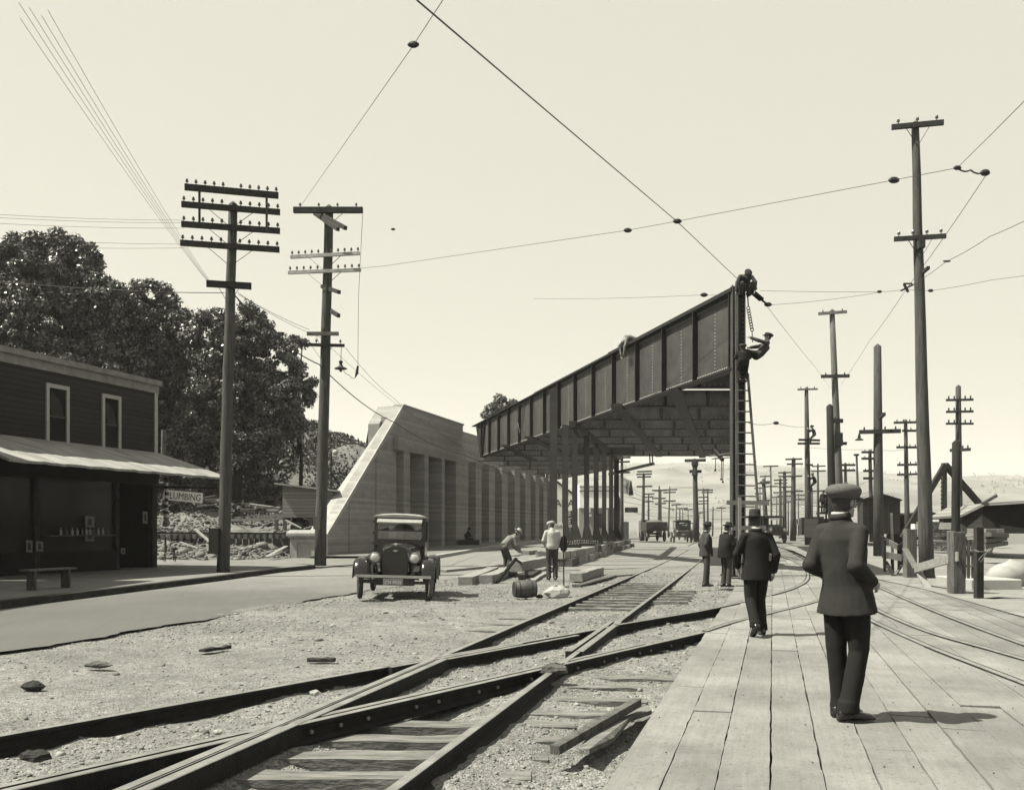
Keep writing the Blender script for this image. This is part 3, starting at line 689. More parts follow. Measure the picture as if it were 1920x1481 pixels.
# floor beams
def gx(y): return P0.x-.246*(y-29.7)
def rx(y): return .2352*y
def floor_beam(y, x0, x1, zb, dep, rv=True):
    b = MB(); b.bx(x0, x1, y-.012, y+.012, zb, zb+dep); b.bx(x0, x1, y-.03, y-.013, zb+.02, zb+.13)
    fb = sub(b, 'floor_beam', MT['steel_mid'], br)
    b = MB(); b.bx(x0, x1, y-.17, y+.17, zb-.035, zb-.001); sub(b, 'bottom_flange', MT['steel_dark'], fb)
    b = MB(); b.bx(x0, x1, y-.15, y+.15, zb+dep+.001, zb+dep+.03); sub(b, 'top_flange', MT['steel_dark'], fb)
    x = x1-1.1-(y*.37 % .6)
    b = MB(); c = 0
    while x > x0+.3:
        b2 = MB(); b2.bx(x-.05, x+.05, y-.13, y-.03, zb+.01, zb+dep-.01); sub(b2, 'stiffener', MT['steel_dark'], fb); x -= 1.72
    if rv:
        x = x0+.1; b = MB()
        while x < x1: rivet(b, (x, y-.031, zb+.085), (0, -1, 0), .035); x += .2
        r_ = sub(b, 'rivet_rows', MT['rivet'], fb); r_['kind'] = 'stuff'
for y, zb, dep in ((31.0, 6.72, .22), (34.6, 6.56, .44), (39, ZB, .61), (43.7, ZB, .74), (47.7, ZB, .72), (51.8, ZB, .7), (56, ZB, .7), (60.6, ZB, .7), (65, ZB, .7)):
    floor_beam(y, gx(y)+.1, rx(y)-.1, zb, dep)
for y in (70, 75, 80, 86): floor_beam(y, W0.x+.2783*(y-W0.y)+.3, 7.3+.06*(y-66) if y < 79 else 8.2-.18*(y-78.6), ZB, .75, False)
# stringers under the floor beams
for (p, q, w_) in (((5.7, 33.6), (12.9, 65), .42), ((4.1, 37.8), (9.8, 64), .42), ((.9, 51), (4.6, 68), .4), ((-.4, 56), (1.6, 68), .4)):
    b = MB(); b.bar((p[0], p[1], ZB-.1), (q[0], q[1], ZB-.1), w_, .12); sub(b, 'lateral_brace', MT['steel_dark'], br)
b = MB(); b.bx(3.6, 7.6, 59.2, 59.45, 6.05, 6.5); sub(b, 'cross_beam', MT['steel_dark'], br)
# column row
def column(x, y, top, base, w_=.42, flare=True, face='steel'):
    b = MB(); z0 = base
    # H section: web faces the street, flanges across
    b.bx(x-w_/2, x+w_/2, y-w_/2, y-w_/2+.02, z0+.0, top); b.bx(x-w_/2, x+w_/2, y+w_/2+.1, y+w_/2+.12, z0+.0, top); b.bx(x-.02, x+.02, y-w_/2+.021, y+w_/2+.099, z0, top)
    c = sub(b, 'column', MT[face], br)
    if flare:
        b = MB(); f = .28; b.prism([(x-w_/2, y-w_/2-.004, z0+1.15), (x-w_/2, y-w_/2-.004, z0+.52), (x-w_/2-f*.6, y-w_/2-.004, z0), (x+w_/2+f, y-w_/2-.004, z0), (x+w_/2, y-w_/2-.004, z0+.95)], (0, .02, 0))
        b.prism([(x-w_/2-f*.6, y+w_/2-.02, z0), (x+w_/2+f, y+w_/2-.02, z0), (x+w_/2, y+w_/2-.02, z0+.95), (x-w_/2, y+w_/2-.02, z0+.95)], (0, .015, 0))
        sub(b, 'gusset_plate', MT[face], c)
        b = MB(); b.bx(x-.55, x+.7, y-.35, y+.35, z0-.06, z0-.002); sub(b, 'base_plate', MT['steel_dark'], c)
        b = MB()
        for i in range(9): rivet(b, (x-.4+i*.12, y-w_/2-.005, z0+.1), (0, -1, 0), .025); rivet(b, (x-.34+i*.11, y-w_/2-.005, z0+.2), (0, -1, 0), .025)
        r_ = sub(b, 'rivet_rows', MT['rivet'], c); r_['kind'] = 'stuff'
    return c
column(1.67, 38.7, 7.08, .72, .29, False); column(2.35, 42.4, 6.05, .70, .25)
for (px, y) in ((1078, 44.8), (1100, 48.5), (1118, 52.7), (1133, 59), (1146, 61.8)): column((px-960)/1800*y, y, 6.40, 1.45-.0163*y+.0, .24)
column((1156-960)/1800*65.4, 65.4, 6.4, .60, .30, True, 'steel_dark')
rf = random.Random(8); yy_ = 38.0
while yy_ < 67:
    L_ = rf.uniform(1.1, 2.6); x0 = 2.94+.2068*(yy_-44.8); x1 = 2.94+.2068*(yy_+L_-44.8); zz = float(rise(yy_))*.6
    for lay, (w_, h_) in enumerate(((1.5, .30), (1.15, .28))):
        b = MB(); o_ = rf.uniform(-.08, .08); b.bar((x0+o_, yy_-.5, .14+lay*.29+zz), (x1+o_, yy_+L_-.56, .14+lay*.29+zz), w_, h_); sub(b, 'footing', MT[rf.choice(['concrete_pale', 'wood_old', 'pole_pale', 'wood_new'])], br)
    yy_ += L_
# cap beam over the columns
b = MB(); b.bar((2.75, 43.9, ZB-.16), (7.3, 65.4, ZB-.16), .3, .26); sub(b, 'cap_beam', MT['steel_dark'], br)
# portal column at the near end
x, y = 6.97, 29.65
b = MB(); M = Matrix((RE, RNn, Vector((0, 0, 1)))).transposed()
zt = 8.95; cz = (zt+.0)/2
b.bx(x-.2, x-.175, y-.19, y+.19, .0, zt); b.bx(x+.175, x+.2, y-.19, y+.19, .0, zt); b.bx(x-.174, x+.174, y-.015, y+.015, 0, zt)
pc_ = sub(b, 'portal_column', MT['steel'], br)
b = MB(); b.bx(x-.172, x+.172, y-.05, y-.016, .3, zt-.3); sub(b, 'web_plate', MT['steel_dark'], pc_)
b = MB(); b.bx(x-.45, x+.45, y-.4, y+.4, 0.0, .06); sub(b, 'base_plate', MT['steel_dark'], pc_)
b = MB()
z = .4
while z < zt-.1:
    for dx in (-.15, .15): rivet(b, (x+dx, y-.052, z), (0, -1, 0), .018)
    z += .14
r_ = sub(b, 'rivet_rows', MT['rivet'], pc_); r_['kind'] = 'stuff'
# rear girder beyond the columns
A_ = Vector((8.3, 78.4, 0)); B_ = Vector((3.6, 99, 0)); e2 = (B_-A_).normalized(); n2 = Vector((-e2.y, e2.x, 0))
if n2.y > 0: n2 = -n2
plate_girder(lambda t, z, o=0: A_+e2*t+n2*o+Vector((0, 0, z)), (B_-A_).length, ZB, ZB+1.9, n2, endslope=0, npan=9, rivets=False, name='rear_girder', sp_=2.3)
# pipes, boom and chains hung under the beams
bm = empty('boom', U(1190, 880, 60), 'slanting boom with hanging tackle below the bridge at its far end', 'boom')
b = MB(); b.bar(U(1142, 889, 60), U(1226, 869, 58), .16, .16); b.build('arm', MT['steel_dark'], bm, org=bm.location)
b = MB(); b.tube([U(1218, 851, 58), U(1219, 872, 58)], .04, 6); b.tube([U(1223, 851, 58), U(1224, 870, 58)], .04, 6); b.build('hanger', MT['steel_dark'], bm, org=bm.location)
sc_ = empty('hanging_bracket', U(1350, 855, 50), 'pipes and ropes hanging under the bridge beside the near column', 'bracket')
b = MB(); b.tube([U(1330, 855, 55), U(1378, 849, 45)], .04, 6); b.tube([U(1335, 860, 55), U(1378, 857, 45)], .03, 6); b.tube([U(1374, 853, 45), U(1379, 843, 45)], .05, 6); b.build('pipe', MT['pole_pale'], sc_, org=sc_.location)
b = MB(); b.bar(U(1338, 843, 52), U(1355, 862, 50), .16, .16); b.build('hook_beam', MT['steel_dark'], sc_, org=sc_.location)
for q in ((1353, 862, 898), (1356, 862, 903), (1342, 857, 881)):
    b = MB(); b.tube([U(q[0], q[1], 50), U(q[0]-.7, q[2], 50)], .022, 5); b.ell(U(q[0]-.7, q[2]+.5, 50), .06, n=6, m=4); b.build('rope', MT['steel_dark'], sc_, org=sc_.location)
rp = MB(); P = [GP(26.4-.0, 8.7, .22), GP(26.6, 7.6, .25), GP(26.1, 6.95, .25), GP(25.3, 7.6, .25), GP(24.9, 8.7, .22)]
rp.tube(smoothpts([(0,0)]) if False else P, .02, 5); rp.build('rope_loop', MT['wire'], None, org=P[0], label='slack loop of rope hanging down the face of the long steel girder', cat='rope')

# ladder on the portal column
ld = empty('ladder', (6.95, 29.2, 0), 'tall tapering wooden ladder leaning against the near steel column', 'ladder')
b = MB(); b.bar(U(1383, 1074, 29.2), U(1381, 548, 29.4), .085, .06); b.build('side_rail', MT['pole_pale'], ld, org=ld.location)
b = MB(); b.bar(U(1421, 940, 29.2), U(1402, 700, 29.35), .07, .06); b.build('side_rail', MT['pole_pale'], ld, org=ld.location)
yy = 712
while yy < 1040:
    xr_ = 1402+(yy-700)*19/240; b = MB(); b.tube([U(1383, yy, 29.22), U(min(xr_, 1421), yy+.4, 29.28)], .021, 6); b.build('rung', MT['pole_pale'], ld, org=ld.location); yy += 19.8
sf = empty('scaffold', (7.0, 28.9, 0), 'light board scaffold nailed round the foot of the near steel column', 'scaffold')
for (x0, y0, x1, y1, Y, w_) in ((1362, 942, 1442, 943, 28.9, .13), (1372, 990, 1436, 989, 28.85, .13), (1378, 1012, 1420, 1013, 28.8, .12), (1376, 1042, 1412, 1043, 28.8, .12)):
    b = MB(); b.bar(U(x0, y0, Y), U(x1, y1, Y+.15), .04, w_); b.build('board', MT['wood_new'], sf, org=sf.location)
for (x0, y0, x1, y1, Y) in ((1387, 932, 1387, 1080, 28.7), (1419, 942, 1419, 1078, 29.0)):
    b = MB(); b.bar(U(x0, y0, Y), U(x1, y1, Y), .09, .06); b.build('post', MT['wood_new'], sf, org=sf.location)
kg = MB(); kg.lathe([(.28, 0), (.31, .3), (.28, .6)], U(1397, 1078, 29)-Vector((0, 0, 0))+Vector((0, 0, 0)), n=16); c = U(1397, 1078, 29)
kg.build('keg', MT['pole_pale'], None, org=(c.x, c.y, 0), label='pale upright keg standing at the foot of the steel column', cat='keg')

# ---------------------------------------------------------------- timbers, barrel and debris on the ground
def timber(p, q, w_, h, label, m='wood_new', grp=None, cat='timber', z=0, tilt=0):
    p, q = Vector(p), Vector(q); b = MB(); zz = Vector((0, 0, h/2))
    N = 6; rings = []; d = (q-p).normalized(); s = Vector((d.y, -d.x, 0)).normalized(); u = s.cross(d).normalized()
    if u.z < 0: u = -u
    for k in range(N+1):
        c = p+(q-p)*k/N+zz; j = [random.uniform(-.012, .012) for _ in range(4)]
        rings.append([c+s*(-w_/2+j[0])-u*h/2, c+s*(w_/2+j[1])-u*h/2, c+s*(w_/2+j[1])+u*(h/2+j[2]), c+s*(-w_/2+j[0])+u*(h/2+j[3])])
    b.loft(rings)
    return b.build('timber' if cat == 'timber' else cat.replace(' ', '_'), MT[m], None, org=p, label=label, cat=cat, group=grp)
def gr(px, py, z=0): return G(px, py, z)
TG = 'squared timbers lying by the road'
timber(gr(872, 1097), gr(925, 1074), .36, .21, 'leftmost squared timber of the row lying near the car, its sawn end towards us', grp=TG)
timber(gr(911, 1094), gr(960, 1074), .36, .22, 'second squared timber from the car with a notched pale end', grp=TG)
timber(gr(966, 1081)+Vector((0, 0, .15)), gr(1028, 1066)+Vector((0, 0, .15)), .42, .3, 'big pale timber propped up behind the barrel', grp=TG)
timber(gr(1080, 1090), gr(1122, 1076), .34, .23, 'single pale block of timber lying alone beside the signpost', grp=TG)
timber(gr(985, 1087), gr(1003, 1076), .4, .15, 'dark block wedged under the propped timber', 'wood_dark')
timber(gr(994, 1091), gr(1040, 1063), .28, .06, 'pale plank lying flat beneath the worker in the white shirt', cat='plank')
timber(gr(830, 1072), gr(945, 1061), .25, .08, 'long thin board lying behind the row of timbers', cat='board')
timber(gr(1080, 1100), gr(1150, 1081), .22, .05, 'weathered board half buried in the gravel right of the timber block', 'wood_old', cat='board')
b = MB(); b.bar(G(931, 1093), U(968, 1046, 25.6), .14, .05); b.build('board', MT['wood_dark'], None, org=G(931, 1093), label='dark board leaning up against the propped timber', cat='board')
b = MB(); b.bar(U(966, 1049, 25.6), G(990, 1062), .08, .04); b.build('board', MT['wood_dark'], None, org=G(990, 1062), label='short dark stick crossing the leaning board', cat='board')
timber(gr(1150, 1081), gr(1190, 1078), .06, .03, 'thin curved stick lying by the left rail of the straight track', 'wood_dark', cat='stick')
timber(gr(1038, 1099), gr(1062, 1101), .2, .03, 'small pale board by the foot of the signpost', 'wood_new', cat='board')
TF = 'timbers stacked along the footings of the columns'
rt = random.Random(5)
specs = [((1062, 1046), (1100, 1036), 'nearest long'), ((1092, 1047), (1111, 1042), 'small dark separate'), ((1112, 1040), (1140, 1035), 'third'), ((1130, 1037), (1160, 1031), 'fourth'), ((1158, 1032), (1180, 1027), 'farther'), ((1172, 1029), (1196, 1024), 'farthest')]
for i, (p, q, nm) in enumerate(specs): timber(gr(*p), gr(*q), .36, .30 if i != 1 else .34, nm+' timber in the row laid along the column footings', 'wood_old' if i % 2 else 'wood_new', grp=TF)
timber(gr(1068, 1040)+Vector((0, 0, .4)), gr(1108, 1030)+Vector((0, 0, .4)), .35, .12, 'flat timber on top of the row beside the signpost', 'wood_new', grp=TF)
for (p, q, h, nm) in (((1020, 1045), (1056, 1037), .45, 'broad pale timber between the two road workers'), ((985, 1043), (1000, 1041), .4, 'pale block standing behind the bending worker'), ((963, 1045), (985, 1041), .12, 'low dark timber behind the bending worker'), ((1040, 1050), (1062, 1047), .28, 'low timber block to the right of the worker in white')):
    timber(gr(*p), gr(*q), .42, h*.75, nm, 'wood_new' if 'pale' in nm else 'wood_old', grp=TF)
# barrel on its side
bc = G(984, 1121); ba = empty('barrel', bc+Vector((0, 0, .29)), 'dark wooden barrel lying on its side in the gravel', 'barrel', rot=(0, R(90), R(14))); ba.scale = (.66, .66, .66); ba.location.z = .19
bcol = [(.235, -.36), (.262, -.25), (.285, -.1), (.29, 0), (.285, .1), (.262, .25), (.235, .36)]
b = MB(); b.lathe(bcol, n=22, caps=False); b.build('staves', MT['barrel'], ba)
for z in (-.33, -.2, .2, .33):
    r_ = .29-.055*(abs(z)/.36)**1.6; b = MB(); b.lathe([(r_-.006, z-.02), (r_+.007, z-.02), (r_+.007, z+.02), (r_-.006, z+.02)], n=22); b.build('hoop', MT['hoop'], ba)
for z in (-.335, .335): b = MB(); b.lathe([(.228, z-.01), (.228, z+.01)], n=22); b.build('head', MT['barrel'], ba)
def rock(px, py, r, label, m='concrete_pale', cat='rock', seed=0, sc=(1, .7, .55), name='rock'):
    c = G(px, py); rr_ = random.Random(seed); b = MB(); b.ell((0, 0, 0), 1, n=9, m=6); n_ = len(b.v)
    b.v = [(v[0]*r*sc[0]*rr_.uniform(.8, 1.2)+c.x, v[1]*r*sc[1]*rr_.uniform(.8, 1.2)+c.y, v[2]*r*sc[2]*rr_.uniform(.8, 1.15)+c.z+r*sc[2]*.6) for v in b.v]
    return b.build(name, MT[m], None, org=c, label=label, cat=cat, smooth=r > .4)
rock(1045, 1119, .28, 'whitish chunk of broken concrete to the right of the barrel', seed=1)
rock(1012, 1120, .08, 'small dark stone between the barrel and the white chunk', 'wood_dark', seed=2)
rock(62, 1292, .10, 'dark grey boulder at the left edge of the gravel', 'wood_dark', seed=3, sc=(1, .6, .5))
rock(66, 1424, .08, 'dark block of stone below the rail in the bottom left corner', 'wood_dark', seed=4, sc=(1.3, .7, .5))
rock(185, 1250, .09, 'small flat stone lying left in the gravel', 'wood_old', seed=5, sc=(1.6, .6, .4))
rock(590, 1302, .05, 'single pale pebble between the lower rails', seed=6)
rock(225, 1385, .03, 'round white stone near the bottom left rail', seed=7)
rock(408, 1375, .035, 'pale stone lying right of the white stone', seed=8)
rock(1040, 1262, .13, 'grey wedge of rock beside the rail crossing', 'wood_old', seed=9, sc=(1.2, .6, .5))
timber(gr(378, 1222), gr(428, 1215), .12, .035, 'flat dark board lying alone in the gravel', 'wood_dark', cat='board')
timber(gr(577, 1240), gr(628, 1240), .10, .035, 'dark splintered board near the upper rail', 'wood_dark', cat='board')
b = MB(); q0, q1 = G(1040, 1400), G(1195, 1330); b.bar(q0+Vector((0, 0, -.02)), q1+Vector((0, 0, .06)), .07, .06); b.build('beam', MT['wood_old'], None, org=q0, label='split dark beam end lying against the edge of the plank deck', cat='beam')
P = [G(*p) for p in ((1085, 1392), (1120, 1352), (1180, 1322), (1215, 1312), (1222, 1326), (1180, 1345), (1150, 1372), (1105, 1398))]
b = MB(); b.prism([p+Vector((0, 0, -.075+.02*(i % 3))) for i, p in enumerate(P)], (0, 0, .035)); b.build('slab', MT['tie'], None, org=P[0], label='pale broken slab of wood behind the split beam', cat='slab')
# detour sign and shovel
sg = U(1041, 1060, 29.6); sg.z = 0; s_ = empty('road_sign', sg, 'small white road sign reading DETOUR standing just behind the worker in white', 'sign', rz=R(2))
b = MB(); b.bar((0, 0, 0), (0, 0, 1.60), .05, .05, up=(0, 1, 0)); b.build('post', MT['wood_dark'], s_)
b = MB(); b.bx(-.23, .23, -.045, -.03, 1.05, 1.62); b.build('board', MT['white'], s_)
textmesh('lettering', 'DETOUR', .14, MT['black'], s_, (0, -.047, 1.48), (R(90), 0, 0), 'CENTER', .002, .80)
sg = G(1057, 1097); s_ = empty('shovel', sg, 'long handled shovel stuck upright in the ground right of the worker in white', 'shovel', rz=R(2))
b = MB(); b.tube([(0, 0, 0), (-.01, 0, 1.5)], .018, 7); b.build('handle', MT['wood_dark'], s_)
b = MB(); b.loft([[Vector((x*w_, y_, z)) for x, y_ in ((-1, 0), (0, .03), (1, 0), (1, -.008), (0, .022), (-1, -.008))] for w_, z in ((.03, .86), (.085, .92), (.10, 1.1), (.07, 1.24), (.01, 1.30))]); b.build('blade', MT['steel_dark'], s_)
# ---------------------------------------------------------------- corner shop with awning
BA = Vector((-12.4, 33.5, 0)); BF = Vector((-.301, -.953, 0)).normalized(); BN = Vector((.953, -.301, 0)).normalized()
shop = empty('shop_building', BA, 'dark clapboard two storey shop with a long pale awning over the sidewalk', 'building')
def B_(t, z, o=0): return BA+BF*t+BN*o+Vector((0, 0, z))
def sp_(b, name, m, parent=None, **k): return b.build(name, m, parent or shop, org=shop.location, **k)
LB = 9.2
def bt(px): r = (px-960)/1800; return (-12.4-33.5*r)/(.301-.953*r)
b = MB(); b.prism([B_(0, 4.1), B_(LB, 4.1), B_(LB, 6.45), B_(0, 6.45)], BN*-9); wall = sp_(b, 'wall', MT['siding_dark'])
b = MB(); b.prism([B_(-.15, 6.45, .12), B_(LB, 6.45, .12), B_(LB, 6.62, .12), B_(-.15, 6.62, .12)], BN*-9.3); sp_(b, 'roof', MT['trim'])
b = MB(); b.prism([B_(-.1, 6.18, .03), B_(LB, 6.18, .03), B_(LB, 6.449, .03), B_(-.1, 6.449, .03)], BN*-.03); sp_(b, 'fascia_board', MT['trim'])
b = MB(); b.prism([B_(.13, 4.1, .03), B_(-.03, 4.1, .03), B_(-.03, 6.18, .03), B_(.13, 6.18, .03)], BN*-.2); sp_(b, 'corner_board', MT['trim_white'])
for (pa, pb) in ((225, 190), (128, 85)):
    ta, tb = bt(pa), bt(pb)
    w_ = MB()
    for (a, c, z0, z1) in ((ta, ta+.11, 4.05, 5.82), (tb-.11, tb, 4.05, 5.82), (ta+.11, tb-.11, 5.70, 5.82)): w_.prism([B_(a, z0, .06), B_(c, z0, .06), B_(c, z1, .06), B_(a, z1, .06)], BN*-.055)
    wo = sp_(w_, 'window', MT['trim_white'])
    b = MB(); b.prism([B_(ta+.11, 4.06, .012), B_(tb-.11, 4.06, .012), B_(tb-.11, 5.70, .012), B_(ta+.11, 5.70, .012)], BN*-.01); sp_(b, 'pane', MT['glass_dark'], wo)
    b = MB(); b.prism([B_(ta+.2, 4.9, .02), B_(tb-.3, 4.75, .02), B_(tb-.12, 5.3, .02), B_(tb-.25, 5.6, .02), B_(ta+.3, 5.3, .02)], BN*-.005); sp_(b, 'curtain', MT['shade'], wo)
    b = MB(); b.bar(B_(ta+.11, 4.85, .03), B_(tb-.11, 4.85, .03), .03, .05); sp_(b, 'sash_bar', MT['black'], wo)
nb = empty('shade_building', (-13.6, 18, 0), 'unseen two storey frame building added left of the view to shade the sidewalk', 'building')  # added out of view so that its shadow falls on the sidewalk
b = MB(); b.bx(-21, -13.6, 11, 24.0, -.1, 6.35); b.build('wall', MT['siding_dark'], nb, org=nb.location)
b = MB(); b.bx(-21.2, -13.35, 10.8, 24.15, 6.351, 6.55); b.build('roof', MT['trim'], nb, org=nb.location)
for y in (13, 16.5, 20, 22.6):
    for z in (1.0, 4.1): b = MB(); b.bx(-13.599, -13.55, y-.45, y+.45, z, z+1.6); wo = b.build('window', MT['trim'], nb, org=nb.location); b = MB(); b.bx(-13.56, -13.54, y-.36, y+.36, z+.1, z+1.5); b.build('pane', MT['glass_dark'], wo, org=nb.location)
# awning: sloped boards with a slightly sagging edge
b = MB(); na = 40; vs = []
for i in range(na+1):
    t = -.05+(LB+.05)*i/na; sag = .008*math.sin(i*1.3)+.006*math.sin(i*2.9)
    i0 = B_(t, 4.12, .0); o1 = B_(t+(-.25 if i == 0 else 0), 3.20+sag, 2.78); vs += [i0, (i0+o1)/2+Vector((0, 0, .02+sag*.5)), o1, o1+Vector((0, 0, -.07)), i0+Vector((0, 0, -.07))]
b.add(vs, [(5*i+k, 5*i+k+1, 5*i+k+6, 5*i+k+5) for i in range(na) for k in range(4)]+[(0, 1, 2, 3, 4), (5*na+4, 5*na+3, 5*na+2, 5*na+1, 5*na)])
aw = sp_(b, 'awning', MT['awning'])
# ground floor
GP_ = [(0, .25), (1.9, 2.05), (5.3, 5.5), (LB-.2, LB)]
b = MB(); b.prism([B_(.0, .1, -.0), B_(.0, .1, -9), B_(.0, 4.1, -9), B_(.0, 4.1, 0)], BF*.12)
b.prism([B_(0, 3.0, 0), B_(LB, 3.0, 0), B_(LB, 4.1, 0), B_(0, 4.1, 0)], BN*-.2)
b.prism([B_(2.0, .1, 0), B_(LB, .1, 0), B_(LB, .75, 0), B_(2.0, .75, 0)], BN*-.2)
b.prism([B_(0, .1, -8.8), B_(LB, .1, -8.8), B_(LB, 4.1, -8.8), B_(0, 4.1, -8.8)], BN*-.2)
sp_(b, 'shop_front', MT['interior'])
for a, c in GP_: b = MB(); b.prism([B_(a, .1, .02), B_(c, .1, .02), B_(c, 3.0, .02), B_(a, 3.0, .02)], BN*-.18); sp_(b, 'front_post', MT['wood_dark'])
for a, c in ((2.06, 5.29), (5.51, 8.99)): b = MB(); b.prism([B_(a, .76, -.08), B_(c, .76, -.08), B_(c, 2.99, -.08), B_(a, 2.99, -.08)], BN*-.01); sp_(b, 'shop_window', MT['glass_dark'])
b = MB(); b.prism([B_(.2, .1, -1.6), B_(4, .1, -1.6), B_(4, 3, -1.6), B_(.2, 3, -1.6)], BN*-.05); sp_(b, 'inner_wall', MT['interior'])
b = MB(); b.bar(B_(2.3, 1.25, .12), B_(5.2, 1.25, .12), .24, .04); shf = sp_(b, 'window_shelf', MT['wood_old'])
for i in range(11):
    p = B_(2.55+i*.2+.05*math.sin(i*7), 1.27, .12); b = MB(); b.lathe([(.035, 0), (.04, .02), (.04, .12), (.015, .17), (.015, .22)], p, n=8)
    b.build('bottle', MT['trim_white'] if i % 3 else MT['insul'], None, org=p, label='small bottle in the row on the shop window shelf', cat='bottle', group='bottles on the shop window shelf')
def poster(px0, px1, y0, y1, label):
    ta, tb = bt(px1), bt(px0); Y = 33.5-.953*(ta+tb)/2; z1 = CH+(HY-y0)/F*Y; z0 = CH+(HY-y1)/F*Y
    b = MB(); b.prism([B_(ta, z0, .06), B_(tb, z0+.02, .06), B_(tb, z1, .06), B_(ta, z1-.02, .06)], BN*-.006)
    o = b.build('poster', MT['paper'], None, org=B_(ta, z0, .06), label=label, cat='poster')
    b = MB(); zc = (z0+z1)/2; b.prism([B_(ta+(tb-ta)*.3, z0+(z1-z0)*.2, .068), B_(ta+(tb-ta)*.75, z0+(z1-z0)*.25, .068), B_(ta+(tb-ta)*.65, z0+(z1-z0)*.8, .068), B_(ta+(tb-ta)*.35, z0+(z1-z0)*.7, .068)], BN*-.004); b.build('print', MT['steel_dark'], o, org=B_(ta, z0, .06))
poster(157, 174, 967, 989, 'upper pale poster on the dark shop front'); poster(157, 174, 992, 1015, 'square poster just below the upper one on the shop front')
poster(46, 58, 1012, 1036, 'leftmost poster hung low on the shop front'); poster(65, 78, 1014, 1034, 'second poster from the left hung low on the shop front')
poster(224, 232, 1027, 1039, 'small round-cornered card near the shop doorway'); poster(265, 274, 958, 982, 'narrow light notice beside the shop doorway')
bx_ = G(92, 1104, .12); bnc = empty('bench', bx_, 'low plank bench standing under the awning at the left', 'bench', rz=math.atan2(BF.y, BF.x))
b = MB(); b.bx(-.7, .7, -.14, .14, .42, .46); b.build('seat', MT['pole_pale'], bnc)
for s in (-.5, .5): b = MB(); b.bx(s-.02, s+.02, -.12, .12, 0, .42); b.build('leg', MT['wood_old'], bnc)
# brackets of the awning and the barber's pole
b = MB(); b.bar(U(285, 913, 33.4), U(412, 915, 31.9), .05, .05); b.build('awning_rail', MT['steel_dark'], shop, org=shop.location)
bpz = U(312, 980, 33.7); bp_ = empty('barber_pole', (bpz.x, bpz.y, .12), 'small spiral striped barber pole with a ball at its foot hanging by the shop corner', 'barber pole')
b = MB()
for k in range(12): b.mi = k % 2; b.lathe([(.065, 1.75+k*.11), (.065, 1.86+k*.11)], n=10, caps=False)
b.build('striped_post', [MT['white'], MT['black']], bp_)
b = MB(); b.ell((0, 0, 1.55), .13); b.lathe([(.09, 1.66), (.09, 1.75)]); b.build('ball', MT['trim'], bp_)
b = MB(); b.lathe([(.09, 3.07), (.1, 3.15), (.02, 3.2)]); b.bar((0, 0, 3.1), (-.4, 0, 3.1), .03, .03); b.build('bracket', MT['steel_dark'], bp_)
# PLUMBING sign
q0, q1 = U(307, 927, 34.0), U(380, 933.5, 34.6); sgn = empty('hanging_sign', q0, 'white board lettered PLUMBING hanging beyond the shop corner', 'sign')
d = (q1-q0); ln = d.length; ang = math.atan2(d.y, d.x); tilt = math.atan2(d.z, math.hypot(d.x, d.y))
sgn.rotation_euler = (0, -tilt, ang)
b = MB(); b.bx(0, ln, -.02, .02, -.19, .18); b.build('board', MT['sign_bright'], sgn)
b = MB()
for (x0, x1, z0, z1) in ((0, ln, .18, .2), (0, ln, -.21, -.19)): b.bx(x0, x1, -.025, .025, z0, z1)
b.build('frame', MT['black'], sgn)
textmesh('lettering', 'PLUMBING', .34, MT['black'], sgn, (ln/2, -.024, -.125), (R(90), 0, 0), 'CENTER', .002, .74)
# chair on the sidewalk
cc = G(318, 1052, .14); ch = empty('chair', cc, 'dark spindle-back wooden chair standing at the shop corner', 'chair', rz=R(-62))
b = MB(); b.bx(-.21, .21, -.2, .2, .42, .455); b.build('seat', MT['wood_dark'], ch, bevel=.01)
for sx in (-1, 1):
    b = MB(); b.tube([(sx*.17, .16, .42), (sx*.20, .2, 0)], .02, 6); b.build('leg', MT['wood_dark'], ch)
    b = MB(); b.tube([(sx*.18, -.17, .95), (sx*.17, -.15, .45), (sx*.19, -.2, 0)], .02, 6); b.build('leg', MT['wood_dark'], ch)
for z in (.14, .27): b = MB(); b.tube([(-.19, .18, z), (.19, .18, z)], .012, 5); b.tube([(-.19, .18, z), (-.19, -.18, z)], .012, 5); b.tube([(.19, .18, z), (.19, -.18, z)], .012, 5); b.build('stretcher', MT['wood_dark'], ch)
b = MB(); b.bar((-.19, -.19, .95), (.19, -.19, .95), .03, .1)
for k in range(5): b.tube([(-.12+k*.06, -.18, .93), (-.12+k*.06, -.155, .45)], .008, 5)
b.build('backrest', MT['wood_dark'], ch)

# ---------------------------------------------------------------- yard: shed on stilts, lumber, old track
sx0, sx1, sy0, sy1 = -11.95, -9.3, 50.0, 53.0
sh = empty('shed', (-10.6, 51, 0), 'small pale clapboard shed raised on short posts behind the concrete pier', 'shed', rz=0)
def shp(b, name, m, **k): return b.build(name, m, sh, org=sh.location, **k)
b = MB(); b.prism([(sx0, sy0, 2.05), (sx1, sy0, 2.05), (sx1, sy0, 3.35), (sx0, sy0, 3.68)], (0, sy1-sy0, 0)); shp(b, 'wall', MT['siding_pale'])
b = MB(); b.prism([(sx0-.35, sy0-.35, 3.78), (sx1+.3, sy0-.35, 3.38), (sx1+.3, sy0-.35, 3.46), (sx0-.35, sy0-.35, 3.86)], (0, sy1-sy0+.7, 0)); shp(b, 'roof', MT['awning'])
for x in (sx0+.1, -10.5, sx1-.1):
    for y in (sy0+.1, sy1-.1): b = MB(); b.bx(x-.08, x+.08, y-.08, y+.08, .2, 2.05); shp(b, 'post', MT['wood_old'])
yt = empty('railway_track', (-14, 47.3, 1.3), 'old narrow track on closely laid ties in the yard behind the shop', 'track')
